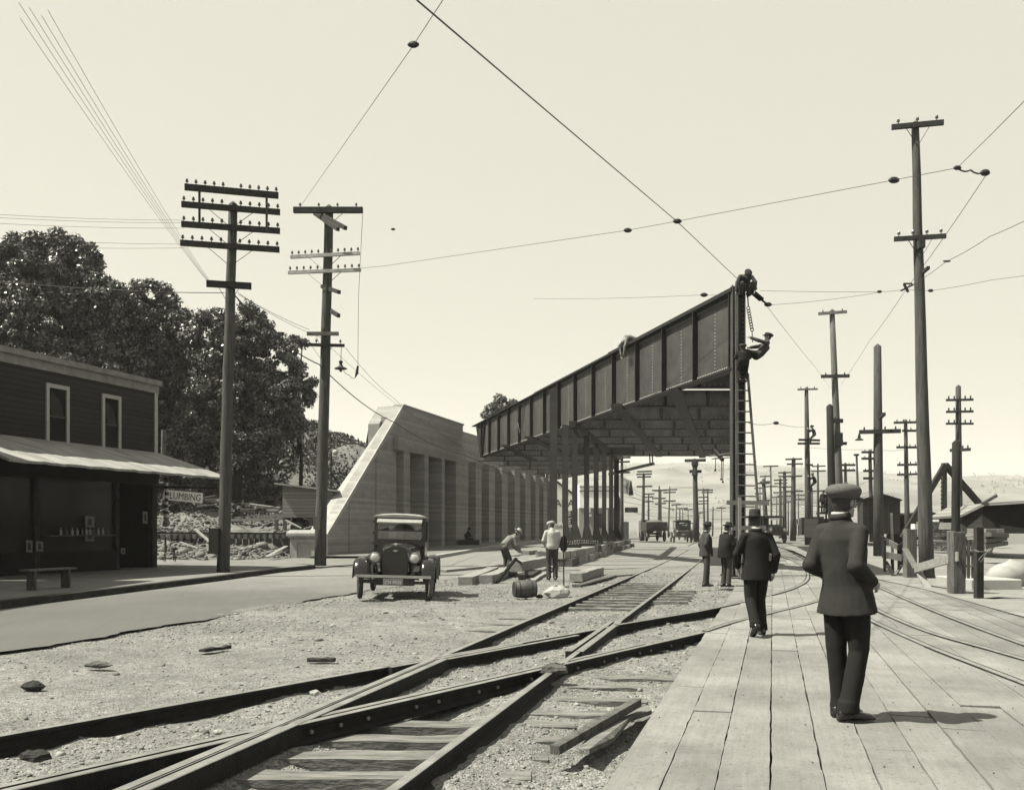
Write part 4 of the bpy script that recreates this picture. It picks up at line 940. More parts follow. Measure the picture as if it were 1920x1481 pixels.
b = MB(); b.bar((-19.5, 47.2, 1.28), (-9.6, 47.6, 1.22), .07, .1); b.build('rail', MT['rail_web'], yt, org=yt.location)
b = MB(); b.bar((-19.5, 48.2, 1.28), (-9.6, 48.6, 1.22), .07, .1); b.build('rail', MT['rail_web'], yt, org=yt.location)
for i in range(32): x = -19.3+i*.31; b = MB(); b.bx(x-.075, x+.075, 46.9+.01*i, 48.9, .99, 1.2); b.build('tie', MT['pole_pale'] if i % 4 else MT['tie'], yt, org=yt.location)
rt = random.Random(11)
def board(p, q, w_, h, label, grp=None, m='wood_new', cat='board'):
    b = MB(); b.bar(p, q, w_, h); return b.build('board', MT[m], None, org=p, label=label, cat=cat, group=grp)
for i in range(46):
    px = rt.uniform(312, 520); Y = rt.uniform(53, 57); z = rt.uniform(2.3, 2.9)+(.45 if px < 440 else 0)*rt.random(); c = Vector(((px-960)/F*Y, Y, z)); a = rt.uniform(-.5, .5); L_ = rt.uniform(.8, 2.2)
    d = Vector((math.cos(a), math.sin(a), rt.uniform(-.16, .16)))*L_/2
    board(c-d, c+d, rt.uniform(.12, .3), rt.uniform(.03, .07), 'loose board in the jumbled lumber heap below the wooded slope', 'boards heaped in the yard', rt.choice(['wood_new', 'pole_pale', 'wood_old', 'trim_white']))
for i, (x0, y0, x1, y1, Y, w_, m) in enumerate(((312, 970, 415, 967, 52.5, .45, 'wood_old'), (330, 980, 388, 980, 52, .4, 'pole_pale'), (437, 971, 527, 966, 51.5, .12, 'wood_new'), (432, 975, 530, 972, 51, .14, 'wood_new'), (500, 956, 522, 956, 52, .1, 'trim_white'), (436, 960, 520, 959, 53, .1, 'wood_old'))):
    b = MB(); b.bar(U(x0, y0, Y), U(x1, y1, Y), .1, w_); b.build('beam', MT[m], None, org=U(x0, y0, Y), label=['long dark retaining beam under the lumber heap', 'short grey beam low against the retaining beam', 'upper long pale rail leading to the shed', 'lower long pale rail leading to the shed', 'short white crosspiece beside the shed', 'thin dark beam above the pale rails'][i], cat='beam')
b = MB(); b.tube([G(296, 1039), G(398, 1046)], .12, 10); b.build('log', MT['wood_new'], None, org=G(296, 1039), label='pale round log lying on the sidewalk behind the chair', cat='log')
for (p, q, w_, nm) in (((366, 992, 45), (394, 1016, 44), .16, 'pale plank leaning across the old track behind the pole'), ((338, 1016, 44), (372, 1028, 43), .1, 'thin plank lying on the rubble behind the chair'), ((500, 1044, 43.5), (537, 1024, 46.5), .2, 'plank propped over the hole beside the pier'), ((508, 1043, 43.5), (540, 1030, 46.5), .08, 'narrow stick beside the plank over the hole'), ((536, 975, 49), (565, 990, 48.5), .12, 'stick slanting under the shed'), ((570, 991, 48.5), (590, 986, 49), .1, 'short stick at the back of the pier')):
    b = MB(); b.bar(U(*p), U(*q), w_, .05); b.build('plank', MT['wood_new'], None, org=U(*p), label=nm, cat='plank')
b = MB(); b.bar(U(518, 974, 50), U(519, 1012, 50), .16, .16, up=(0, 1, 0)); b.build('post', MT['wood_old'], None, org=U(519, 1012, 50), label='short post standing in front of the shed floor', cat='post')

# ---------------------------------------------------------------- poles
def armpts(Yp, x0, y0, x1, y1):
    h = (HY-(y0+y1)/2)/F*Yp; Y0 = h*F/(HY-y0); Y1 = h*F/(HY-y1); k = .5*(Y0+Y1)-Yp
    Y0 -= k; Y1 -= k
    return Vector(((x0-CX)/F*Y0, Y0, CH+h)), Vector(((x1-CX)/F*Y1, Y1, CH+h))
def insulator(b, p, s=1.0):
    b.lathe([(.012, -.04), (.012, .03), (.04, .035), (.045, .06), (.028, .075), (.035, .09), (.02, .12), (.004, .125)], p, Matrix.Scale(s, 3), 7)
def pole(px0, py0, px1, py1, Y, r0, r1, arms, label, m='pole', grp=None, near=False, z0=None, leanY=0):
    """arms: (x0,y0,x1,y1, n_insulators, thickness, material, braces)"""
    base = U(px0, py0, Y); 
    if z0 is not None: base.z = z0
    base.z = min(base.z, float(H(base.x, base.y)))-.1; top = U(px1, py1, Y)
    t = empty('utility_pole', base, label, 'utility pole', grp)
    b = MB(); N = 9 if near else 3; pts = []; rs = []
    for k in range(N+1):
        f = k/N; j = (.012 if near else 0); pts.append(base.lerp(top, f)+Vector((random.uniform(-j, j), random.uniform(-j, j), 0))); rs.append(r0+(r1-r0)*f)
    pts.append(top+Vector((0, 0, r1*.7))); rs.append(r1*.25)
    b.tube(pts, rs, 14 if near else 7); b.build('shaft', MT[m], t, org=base, smooth=True)
    for a in arms:
        x0, y0, x1, y1, n = a[:5]; th = a[5] if len(a) > 5 else .09; am = a[6] if len(a) > 6 else 'arm'; br_ = a[7] if len(a) > 7 else near
        p, q = armpts(Y, x0, y0, x1, y1); fr = r0+(r1-r0)*min(1, max(0, (p.z-base.z)/(top.z-base.z))); sh_ = Vector((0, -fr*.9-th/2, 0)) if abs(q.x-p.x) > abs(q.y-p.y) else Vector((0, 0, 0))
        p += sh_; q += sh_
        b = MB(); b.bar(p, q, th, th*1.25)
        if not near:
            for k in range(n):
                c = p.lerp(q, (k+.5)/n); b.lathe([(.02, th*.5), (.045, th*.5+.06), (.03, th*.5+.16)], c, n=4)
        arm = b.build('crossarm', MT[am], t, org=base)
        if near:
            for k in range(n):
                f = (k+.35)/(n-.3) if n > 1 else .5
                if n >= 6: f = (.025+.38*(k/(n/2-1)) if k < n/2 else .595+.38*((k-n/2)/(n/2-1)))
                b = MB(); insulator(b, p.lerp(q, f)+Vector((0, 0, th*.62+.03)), 1.15); b.build('insulator', MT['insul'], arm, org=base)
            if br_:
                m_ = p.lerp(q, .5)
                for s in (.26, .74):
                    b = MB(); e = p.lerp(q, s); b.bar(e+Vector((0, -.03, -th*.4)), Vector((m_.x, m_.y-.02, p.z-.62)), .03, .012); b.build('brace', MT['steel_dark'], arm, org=base)
    return t
p1 = pole(418, 1080, 437, 384, 29.7, .20, .135, [(350, 355, 525, 371, 10, .14, 'arm', False), (344, 387, 528, 402, 10, .13), (344, 424, 528, 437, 10, .13), (342, 459, 527, 472, 10, .13), (391, 535, 475, 540, 0, .15)],
          'tall left utility pole with five crossarms beside the shop awning', near=True)
for (xa, ya, yb_) in ((374, 357, 424), (500, 368, 434)):
    for dx in (0,): b = MB(); b.bar(U(xa, ya, 29.25), U(xa, yb_, 29.25), .06, .05, up=(0, 1, 0)); b.build('arm_post', MT['arm'], p1, org=p1.location)
b = MB(); b.bar(U(402, 990, 29.4), U(402, 1038, 29.4), .28, .25, up=(0, 1, 0)); b.build('junction_box', MT['black'], p1, org=p1.location)
p2 = pole(600, 1062, 617, 390, 37.3, .235, .17, [(553, 398, 682, 398, 4, .17), (547, 485, 676, 478, 10, .10, 'arm_pale'), (543, 514, 678, 509, 10, .10, 'arm_pale'), (578, 628, 637, 628, 1, .11, 'pole_pale'), (565, 648, 648, 650, 4, .09)],
          'second left utility pole with a street lamp, beside the concrete pier', near=True)
for (a, c, w_) in (((590, 396, 38.2), (648, 428, 34.6), .12), ((590, 400, 38.2), (634, 430, 34.9), .12), ((604, 537, 37.9), (636, 548, 36.3), .13), ((612, 578, 37.8), (635, 592, 36.3), .13)):
    b = MB(); b.bar(U(*a), U(*c), w_, .14); b.build('side_arm', MT['arm'], p2, org=p2.location)
b = MB(); b.bar(U(594, 969, 36.9), U(594, 992, 36.9), .24, .18, up=(0, 1, 0)); b.build('junction_box', MT['pole_pale'], p2, org=p2.location)
for (a, c) in (((596, 1060), (585, 1055)),): pass
lp = U(639, 690, 36.6); lam = empty('street_lamp', lp, 'street lamp with a flat shade hanging under the second left pole', 'lamp')
b = MB(); b.lathe([(.24, -.04), (.25, -.02), (.1, .06), (.06, .12), (.06, .2), (.09, .24), (.03, .3)], n=14); b.build('lamp_shade', MT['steel_dark'], lam)
b = MB(); b.ell((0, 0, -.07), (.06, .06, .09), n=8, m=6); b.build('bulb', MT['insul'], lam)
b = MB(); b.tube([(0, 0, .28), (.02, 0, .8)], .012, 5); b.build('suspension', MT['wire'], lam)
ck = MB(); ck.tube([U(671, 686, 36.6), U(669, 700, 36.6), U(666, 708, 36.6)], [.04, .06, .015], 6); ck.build('rope_cleat', MT['steel_dark'], None, org=U(671, 686, 36.6), label='dark knotted rope end hanging right of the street lamp', cat='rope')
r1 = pole(1738, 1085, 1716, 232, 28.0, .215, .105, [(1668, 243, 1765, 234, 3, .11), (1672, 452, 1769, 446, 4, .10)], 'tallest right hand utility pole with a small transformer under its lower crossarm', 'pole', near=True)
b = MB(); b.bar(U(1727, 466, 27.7), U(1727, 450, 27.7), .17, .2, up=(0, 1, 0)); b.build('transformer', MT['black'], r1, org=r1.location)
b = MB(); b.bar(U(1724, 516, 28.2), U(1741, 502, 27.4), .08, .09); b.build('side_arm', MT['arm'], r1, org=r1.location)
pole(1578, 1003, 1560, 583, 62, .30, .17, [(1532, 590, 1586, 586, 3, .14, 'pole_pale'), (1537, 707, 1590, 706, 3, .16), (1548, 790, 1577, 790, 1, .2), (1553, 833, 1585, 832, 2, .15)], 'tall pale two-arm utility pole with a transformer behind the man in the cap', 'pole_pale')
tfm = U(1571, 824, 61.4); b = MB(); b.bx(tfm.x-.25, tfm.x+.25, tfm.y-.25, tfm.y+.25, tfm.z-.42, tfm.z+.42); b.build('transformer', MT['black'], None, org=tfm, label='black transformer box on the tall pale pole behind the capped man', cat='transformer', bevel=.03)
pole(1562, 1003, 1556, 762, 61, .27, .22, [], 'stout bare pole close left of the tall pale pole', 'pole_dark')
pole(1648, 1010, 1645.5, 650, 46, .26, .18, [(1607, 811, 1685, 809, 4, .15)], 'bare-topped stout pole with one low crossarm and a hanging lamp', 'pole')
lq = U(1611, 823, 46); b = MB(); b.lathe([(.2, -.06), (.21, -.04), (.06, .06), (.08, .12), (.02, .3)], lq, n=10); b.build('street_lamp', MT['steel_dark'], None, org=lq, label='small street lamp hanging from the end of the stout pole crossarm', cat='lamp')
b = MB(); b.bar(U(1650, 783, 46), U(1658, 776, 45), .14, .14); b.build('bracket', MT['arm'], None, org=U(1650, 783, 46), label='small bracket on the stout bare-topped pole', cat='bracket')
pole(1516, 1008, 1512, 728, 72, .28, .14, [(1494, 731, 1532, 730, 3, .1, 'pole_pale'), (1496, 825, 1535, 826, 0, .12), (1494, 832, 1535, 832, 0, .12), (1508, 872, 1522, 872, 0, .12)], 'slender pole with a double lower crossarm where a lineman climbs', 'pole')
pole(1702, 1012, 1698, 788, 66, .20, .12, [(1674, 793, 1722, 792, 4, .12), (1690, 808, 1722, 808, 3, .12), (1679, 839, 1719, 839, 4, .12), (1680, 872, 1720, 871, 4, .12), (1680, 890, 1720, 889, 4, .12)], 'pole with five short crossarms just left of the tallest right hand pole', 'pole')
pole(1799, 1010, 1797, 725, 48, .20, .13, [(1771, 751, 1822, 750, 5, .09), (1771, 773, 1822, 772, 5, .09), (1771, 795, 1822, 795, 5, .08), (1778, 845, 1816, 843, 4, .12)], 'rightmost utility pole with four crossarms', 'pole')
pole(1792, 1010, 1793, 830, 34, .16, .14, [], 'short dark pole rising directly behind the tall wooden gate post', 'pole_dark')
pole(1635, 1000, 1631, 845, 85, .22, .15, [(1614, 848, 1650, 848, 3, .16), (1614, 860, 1650, 860, 3, .16), (1617, 883, 1650, 883, 4, .16), (1617, 897, 1650, 897, 0, .16)], 'four-arm pole partly hidden behind the stout bare-topped pole', 'pole')
pole(1612, 985, 1606, 852, 90, .14, .1, [(1600, 853, 1609, 853, 0, .15), (1602, 945, 1616, 945, 0, .15)], 'thin leaning pole right of the man in the cap', 'pole')
pole(1587, 1000, 1585, 869, 95, .2, .14, [(1572, 872, 1602, 872, 4, .17), (1572, 882, 1602, 882, 4, .17)], 'distant two-arm pole directly behind the cap of the standing man', 'pole')
far = [(1487, 1006, 1488, 860, 92, .30, [861, 870, 893, 921], 15, 'broad-armed pole third left of the standing man, tallest of the far row'),
 (1471, 1003, 1471, 885, 105, .27, [886, 893, 913, 930], 13, 'four-arm far pole left of the broad-armed pole'),
 (1463.5, 1001, 1463, 897, 118, .22, [900, 906, 923], 12, 'third pole in the far row counting from the open truck'),
 (1447, 998, 1445, 873, 120, .14, [874, 912], 13, 'thin far pole with a long top arm above the open truck'),
 (1438, 998, 1431.5, 899, 88, .26, [906, 938], 11, 'leaning stout far pole beside the ladder'),
 (1434, 992, 1434.5, 891, 150, .14, [893, 903], 9, 'faint thin pole behind the leaning stout pole'),
 (1534, 992, 1533.5, 870, 110, .17, [874, 883, 920], 13, 'far pole with short knobbed arms between the climber and the cap'),
 (1522, 985, 1522.5, 915, 120, .18, [], 8, 'bare far pole behind the lineman'),
 (1478, 990, 1478, 938, 160, .16, [941], 8, 'tiny far pole between two bigger ones of the far row'),
 (1497, 985, 1497, 925, 170, .14, [928, 936], 10, 'tiny distant pole above the white number sign'),
 (1425, 990, 1425, 912, 170, .14, [915, 925], 9, 'faint distant pole between the ladder and the truck'),
 (1457, 990, 1456, 930, 180, .14, [932, 945], 9, 'smallest distant pole above the truck roof'),
 (1166, 1000, 1166, 850, 78, .17, [858, 866, 886], 14, 'leftmost pole seen through the portal, beside the gabled roof'),
 (1205, 1000, 1207, 888, 92, .19, [884, 889, 894, 912], 13, 'pole with three top arms at the end of the garage'),
 (1216, 992, 1216, 925, 120, .15, [926, 932, 940], 9, 'small pole right of the garage end, over the dump truck'),
 (1235, 992, 1236, 912, 130, .17, [919, 934], 12, 'left pole of the close pair over the dump truck'),
 (1239, 992, 1238.7, 918, 132, .17, [919.5, 944], 10, 'right pole of the close pair over the dump truck'),
 (1253, 992, 1256, 912, 130, .13, [918, 923, 939], 11, 'thin pole linked by a long guy to the central pole'),
 (1268, 992, 1268, 946, 170, .13, [946], 9, 'first short distant pole over the touring car'),
 (1274.6, 992, 1274.6, 952, 150, .15, [], 8, 'bare short pole over the touring car'),
 (1281, 990, 1280, 952, 190, .12, [953], 8, 'thin T-shaped pole far down the road'),
 (1291, 990, 1290, 954, 200, .12, [955], 7, 'last tiny pole left of the central pole'),
 (1321, 993, 1319, 916, 120, .15, [918, 932, 939, 944], 9, 'left one of two poles standing close right of the central pole'),
 (1327, 993, 1327, 918, 122, .15, [919, 923], 9, 'right one of two poles standing close right of the central pole'),
 (1336, 990, 1337, 950, 150, .14, [], 8, 'bare short pole above the man in the grey jacket'),
 (1353, 985, 1353, 950, 190, .12, [952], 7, 'tiny pole between the two hatted men'),
 (1310, 985, 1311, 960, 220, .12, [961], 6, 'farthest tiny pole right of the central pole')]
for (x0, y0, x1, y1, Y, r0, ays, hw, lab) in far:
    pole(x0, y0, x1, y1, Y, r0, r0*.62, [(x1-hw+random.uniform(-2, 1), a+.5, x1+hw+random.uniform(-1, 2), a-.3, 0, max(.12, Y*.0011), 'arm') for a in ays], lab, 'pole')
pole(1306, 1010, 1302.5, 862, 84, .27, .19, [(1283, 864, 1322, 863, 0, .2), (1292, 884, 1314, 884, 0, .2)], 'central stout pole with a thick top arm seen through the bridge', 'pole')
tq = U(1303, 873, 83.5); b = MB(); b.lathe([(.2, -.9), (.27, -.8), (.2, -.2), (.3, .1), (.3, .4)], tq, n=8); b.build('transformer', MT['black'], None, org=tq, label='dark transformer hung below the top arm of the central pole', cat='transformer')

# ---------------------------------------------------------------- wires
def wire(pts, sag, label, r=.009, grp=None, n=14, name='wire', m='wire'):
    b = MB(); P = [Vector(p) for p in pts]; out = []
    for i in range(len(P)-1):
        for k in range(n):
            t = k/n; q = P[i].lerp(P[i+1], t); q.z -= sag*4*t*(1-t); out.append(q)
    out.append(P[-1]); b.tube(out, r, 5); return b.build(name, MT[m], None, org=P[0], label=label, cat='wire', group=grp)
def knob(p, r, label, sc=(1.6, .8, .9)):
    b = MB(); b.ell(p, (r*sc[0], r*sc[1], r*sc[2]), n=8, m=6); b.build('insulator', MT['steel_dark'], None, org=p, label=label, cat='insulator')
GW = 'telegraph wires running up left from the low crossarm'
for i, (xt, yt_, xb) in enumerate(((75, 80, 392), (78, 110, 393), (95, 90, 395), (118, 105, 397), (130, 95, 399))): wire([U(xt-40, yt_-75, 13), U(xb, 531+i*1.2, 29.5)], .12, 'thin telegraph wire slanting from the top left to the low crossarm of a pole', .0035, GW)
GH = 'telegraph wires leaving the left pole towards the left border'
for i, (ya_, yb_) in enumerate(((403, 413), (409, 418), (420, 428), (447, 458), (462, 465))): wire([U(-60, ya_-4, 24), U(345, yb_, 29.3)], .05, 'faint telegraph wire from a left pole crossarm to the left border', .0045, GH)
wire([U(-60, 522, 24), U(421, 549, 29.5)], .1, 'pale cable crossing the trees to the left pole', .012, m='pole_pale')
wire([U(442, 556, 29.7), U(598, 683, 37), U(740, 792, 50), U(870, 852, 62), U(1040, 912, 80)], .25, 'heavy black cable from the left pole past the abutment wall', .022)
wire([U(447, 552, 29.7), U(580, 618, 37), ], .06, 'thin wire between the two left poles', .008)
wire([U(445, 548, 29.7), U(600, 632, 37), U(760, 770, 50), U(900, 855, 66)], .12, 'thin wire dropping behind the second pole towards the abutment', .007)
wire([U(648, 652, 37), U(740, 748, 46), U(800, 790, 52), U(905, 862, 64)], .15, 'wire from the second pole crossing the face of the abutment', .008)
wire([U(440, 552, 29.7), U(500, 640, 34), U(505, 700, 40)], .05, 'dark service drop hanging among the trees', .012)
wire([U(680, 402, 37.2), U(672, 560, 36.9), U(671, 686, 36.6)], .0, 'rope hanging straight down from the end of the second pole top arm', .009)
wire([U(640, 686, 36.6), U(655, 703, 36.6), U(667, 706, 36.6)], .1, 'short slack rope between the street lamp and the rope end', .01)
wire([U(560, 392, 37.2), U(772, 90, 16), U(836, -8, 12)], 0, 'guy wire rising from the second left pole to the top of the view', .006)
knob(U(775, 84, 15.8), .062, 'black strain insulator high over the road on the left guy wire')
wire([U(781, 0, 8.2), U(863, 70, 9), U(1000, 187, 11.5), U(1270, 416, 20), U(1392, 532, 29.4)], 0, 'trolley wire slanting down to the near end of the steel girder', .0085)
wire([U(1432, 566, 30), U(1530, 690, 55), U(1560, 730, 75)], .05, 'trolley wire continuing beyond the bridge end', .007)
wire([U(560, 514, 37), U(720, 499, 34), U(1177, 432, 27), U(1270, 415, 25.5), U(1676, 338, 21), U(1795, 315, 20)], .0, 'long span wire crossing the sky to the right', .007)
knob(U(1177, 432, 27), .075, 'dark strain insulator left of the middle on the long span wire'); knob(U(1270, 415, 20.0), .06, 'insulator where the trolley wire crosses the span wire'); knob(U(1676, 338, 21), .08, 'dark strain insulator beside the tallest right hand pole')
knob(U(737, 430, 34), .05, 'small lone insulator above the lamp pole')
wire([U(1795, 315, 20), U(1820, 319, 20), U(1845, 323, 20)], .05, 'short heavy link at the right end of the span wire', .018)
knob(U(1847, 324, 20), .10, 'black trolley hanger at the right end of the span wire', (1.1, .7, .7)); knob(U(1795, 315, 20), .055, 'ring joining the span wire to its guy')
wire([U(1795, 315, 20), U(1855, 256, 16), U(1960, 150, 14)], 0, 'guy wire rising to the upper right corner', .006)
wire([U(1848, 330, 20), U(1700, 541, 29), U(1630, 640, 42), U(1576, 722, 60)], .05, 'trolley wire falling from the right hand hanger past the tallest pole', .007)
wire([U(1990, 378, 18), U(1855, 444, 21), U(1775, 490, 24), U(1700, 541, 29)], .03, 'wire coming in from the right border to the trolley frog', .007)
knob(U(1775, 490, 24), .05, 'small splice on the wire right of the tallest pole', (2.2, .6, .5))
fz = U(1699, 541, 29); b = MB(); b.bar(U(1690, 545, 29), U(1712, 534, 29), .1, .05); b.bar(U(1695, 533, 29), U(1703, 548, 29), .08, .05); b.bar(U(1694, 532, 29), U(1710, 532, 29), .05, .04); b.build('trolley_frog', MT['black'], None, org=fz, label='black overhead trolley frog left of the tallest right hand pole', cat='trolley frog')
wire([U(1425, 545, 30), U(1650, 547, 29), U(1699, 542, 29), U(1745, 545, 29), U(1860, 525, 27), U(1990, 505, 26)], .02, 'level span wire from the bridge end past the tallest pole', .006)
wire([U(1440, 572, 30), U(1650, 548, 29)], .05, 'thin span wire rising from the lower hanger at the bridge end', .006)
knob(U(1649, 547, 29), .05, 'insulator left of the trolley frog'); knob(U(1745, 545, 29), .055, 'insulator right of the trolley frog')
wire([U(1000, 560, 40), U(1320, 553, 30), U(1376, 547, 30)], .05, 'faint span wire ending at the top of the near column', .006); knob(U(1320, 553, 30), .075, 'insulator close left of the near column top')
knob(U(1412, 541, 29.5), .085, 'upper trolley hanger at the bridge end'); knob(U(1440, 571, 30), .08, 'lower trolley hanger at the bridge end')
b = MB(); b.bar(U(1408, 545, 29.5), U(1428, 562, 29.8), .16, .08); b.bar(U(1420, 556, 29.7), U(1440, 572, 30), .05, .04); b.build('hanging_cloth', MT['suit_d'], None, org=U(1408, 545, 29.5), label='dark rag-like strap slanting from the top worker to the lower hanger', cat='strap')
wire([U(1401, 792, 45), U(1453, 793, 50), U(1512, 800, 72)], .1, 'thin span wire right of the ladder', .012); knob(U(1455, 793, 50), .1, 'small dark insulator right of the ladder')
wire([U(1512, 838, 72), U(1640, 842, 60), U(1700, 842, 66)], .1, 'thin wire linking the climber pole to the five-arm pole', .012)
wire([U(1258, 914, 130), U(1302, 914, 84)], 0, 'long guy between the thin pole and the central pole', .03)
GD = 'thin wires strung between the far poles'
rw = random.Random(2)
for i in range(12):
    xa, xb_ = rw.uniform(1400, 1470), rw.uniform(1500, 1640); ya_, yb_ = rw.uniform(905, 960), rw.uniform(895, 955)
    wire([U(xa, ya_, 110), U(xb_, yb_, 95)], rw.uniform(.2, 1.2), 'thin wire strung between the far poles on the right', .018, GD, n=8)
for i in range(6):
    wire([U(1165, rw.uniform(885, 960), 100), U(1375, rw.uniform(925, 975), 110)], rw.uniform(.3, 1.5), 'thin wire strung between the far poles under the bridge', .018, 'thin wires seen through the bridge', n=8)
# chain hoist at the bridge end
b = MB()
for k in range(9): p = U(1403+k*.9, 578+k*5, 29.45); b.tube([p+Vector((.05*math.cos(a), .02*(k % 2), .06*math.sin(a))) for a in [i*math.pi/3 for i in range(7)]], .014, 5)
b.tube([U(1403, 575, 29.5), U(1402, 555, 29.5)], .02, 5); b.tube([U(1410, 620, 29.4), U(1411, 642, 29.3)], .015, 5); b.build('chain', MT['steel_dark'], None, org=U(1403, 578, 29.5), label='short heavy chain hanging down the outer side of the near column', cat='chain')

# ---------------------------------------------------------------- trees
def leaves(centers, radii, n, size, rng, shell=.5, up=.4):
    """leaf quads round clump centres"""
    m = len(centers); idx = rng.choice(m, n, p=(radii**2)/np.sum(radii**2)); d = rng.normal(size=(n, 3)); d /= np.linalg.norm(d, axis=1)[:, None]
    rr_ = radii[idx]*(shell+(1-shell)*rng.random(n))
    c = centers[idx]+d*rr_[:, None]*np.array([1, 1, .8])
    nr = d*.7+rng.normal(size=(n, 3))*.6+np.array([0, 0, up]); nr /= np.linalg.norm(nr, axis=1)[:, None]
    t = np.cross(nr, rng.normal(size=(n, 3))); t /= np.linalg.norm(t, axis=1)[:, None]; bt_ = np.cross(nr, t)
    s = size*rng.uniform(.5, 1.25, n)[:, None]; a = .62
    V = np.stack([c-t*s, c+bt_*s*a, c+t*s*1.1, c-bt_*s*a], 1).reshape(-1, 3); return V
def leafmesh(name, V, m, parent=None, org=None):
    org = np.zeros(3) if org is None else np.array(org); n = len(V)//4; me = bpy.data.meshes.new(name)
    me.vertices.add(len(V)); me.vertices.foreach_set('co', (V-org).ravel().astype('f')); me.loops.add(len(V)); me.loops.foreach_set('vertex_index', np.arange(len(V), dtype='i'))
    me.polygons.add(n); me.polygons.foreach_set('loop_start', (np.arange(n)*4).astype('i')); me.polygons.foreach_set('loop_total', np.full(n, 4, 'i')); me.update(); me.materials.append(m)
    o = bpy.data.objects.new(name, me); COL.objects.link(o); o.parent = parent
    if parent is None: o.location = org
    return o
def tree(px, ells, Y, n, size, label, seed, m='leaf', clump=1.0, nc=150, trunk=.35, depth=1.0):
    rng = np.random.default_rng(seed); x = (px-CX)/F*Y; base = Vector((x, Y+.5, float(H(x, Y+.5))-.3))
    t = empty('tree', base, label, 'tree'); C = []; RR = []
    for (cx, cy, rx, ry) in ells:
        c = np.array(U(cx, cy, Y)); sc = np.array([rx, (rx+ry)/2*depth, ry])/F*Y; k = int(nc*(rx*ry)/sum(e[2]*e[3] for e in ells))+3
        d = rng.normal(size=(k, 3)); d /= np.linalg.norm(d, axis=1)[:, None]; d *= (.45+.55*rng.random(k)**.5)[:, None]
        C.append(c+d*sc*.86); RR.append(rng.uniform(.45, 1.0, k)*clump)
    C = np.concatenate(C); RR = np.concatenate(RR)
    leafmesh('crown', leaves(C, RR, n, size, rng), MT[m], t, base)
    b = MB(); mid = Vector(np.mean(C, 0)); b.tube([base, base.lerp(mid, .5)+Vector((.2, 0, 0)), mid], [trunk, trunk*.7, trunk*.3], 9); b.build('trunk', MT['bark'], t, org=base)
    b = MB()
    for k in range(14):
        q = Vector(C[rng.integers(len(C))]); s = base.lerp(mid, rng.uniform(.35, .95)); b.tube([s, s.lerp(q, .5)+Vector((0, 0, .3)), q], [trunk*.3, trunk*.18, .03], 6)
    b.build('limbs', MT['bark'], t, org=base)
    return t
tree(90, [(110, 508, 85, 82), (45, 505, 60, 70), (70, 620, 95, 120), (190, 600, 75, 100), (60, 480, 40, 45), (130, 720, 130, 110), (215, 720, 80, 90), (-20, 600, 70, 110), (150, 480, 40, 40), (215, 590, 50, 70), (100, 600, 90, 90)], 57, 165000, .115, 'tallest broad leafy maple behind the shop at the left edge', 1, nc=760, clump=.74)
tree(280, [(285, 575, 52, 62), (310, 650, 60, 85), (245, 640, 50, 70), (270, 760, 80, 90), (330, 740, 50, 80), (345, 640, 35, 70), (290, 700, 70, 80)], 60, 95000, .115, 'middle leafy tree with a rounded top behind the shop corner', 2, nc=480, clump=.72)
tree(440, [(395, 640, 55, 70), (455, 630, 60, 70), (510, 680, 55, 70), (420, 730, 85, 85), (520, 750, 60, 60), (375, 800, 50, 80), (460, 830, 80, 65), (345, 850, 40, 60), (430, 690, 70, 70)], 58, 120000, .10, 'darker finer-leaved tree standing behind the left pole', 3, nc=520, clump=.66)
tree(560, [(552, 700, 28, 30), (565, 745, 22, 28), (540, 790, 35, 35), (556, 650, 18, 25), (578, 720, 10, 14)], 60, 8000, .10, 'sparse outer tree with see-through twigs right of the dark tree', 4, nc=60, clump=.5, trunk=.15)
tree(940, [(940, 765, 26, 24), (965, 768, 20, 16), (918, 780, 14, 14)], 108, 7000, .17, 'small round treetop showing above the steel girder', 5, 'leaf_far', nc=46, clump=.75, trunk=.25)
# brush covering the bluff
rng = np.random.default_rng(9); N_ = 260000; y = rng.uniform(45, 96, N_); u = 2+rng.random(N_)**1.0*44; x = W0.x+.2783*(y-W0.y)-u
z = H(x, y); keep = (z > np.where(x < -12.5, 2.1, 2.9)+.25*np.sin(x)+.9*vnoise(x, y, .5))*(rng.random(N_) < np.where(x < -15, .95, np.clip(.55+vnoise(x, y, .35)*1.6, .05, 1)))
x, y, z = x[keep], y[keep], z[keep]; s = np.where(x < -15, .24, .15)
cen = np.stack([x, y, z+.1+np.where(x < -15, 1.1, .22)*rng.random(len(x))*(vnoise(x, y, .8)+.6)], -1)
nr = rng.normal(size=cen.shape)*.8+np.array([.3, -.4, .5]); nr /= np.linalg.norm(nr, axis=1)[:, None]; tt = np.cross(nr, rng.normal(size=cen.shape)); tt /= np.linalg.norm(tt, axis=1)[:, None]; bb = np.cross(nr, tt); s = (s*rng.uniform(.5, 1.2, len(x)))[:, None]
br_o = leafmesh('brush', np.stack([cen-tt*s, cen+bb*s*.5, cen+tt*s, cen-bb*s*.5], 1).reshape(-1, 3), MT['scrub']); tag(br_o, 'low brush and weeds covering the bluff behind the yard', 'brush', kind='stuff')
st_ = U(692, 826, 72); b = MB(); b.prism([U(686, 830, 72), U(700, 830, 72), U(697, 806, 72), U(690, 806, 72)], (0, .5, 0)); b.build('tree_stump', MT['bark'], None, org=U(692, 830, 72), label='dark stump standing on the skyline of the bluff', cat='stump')
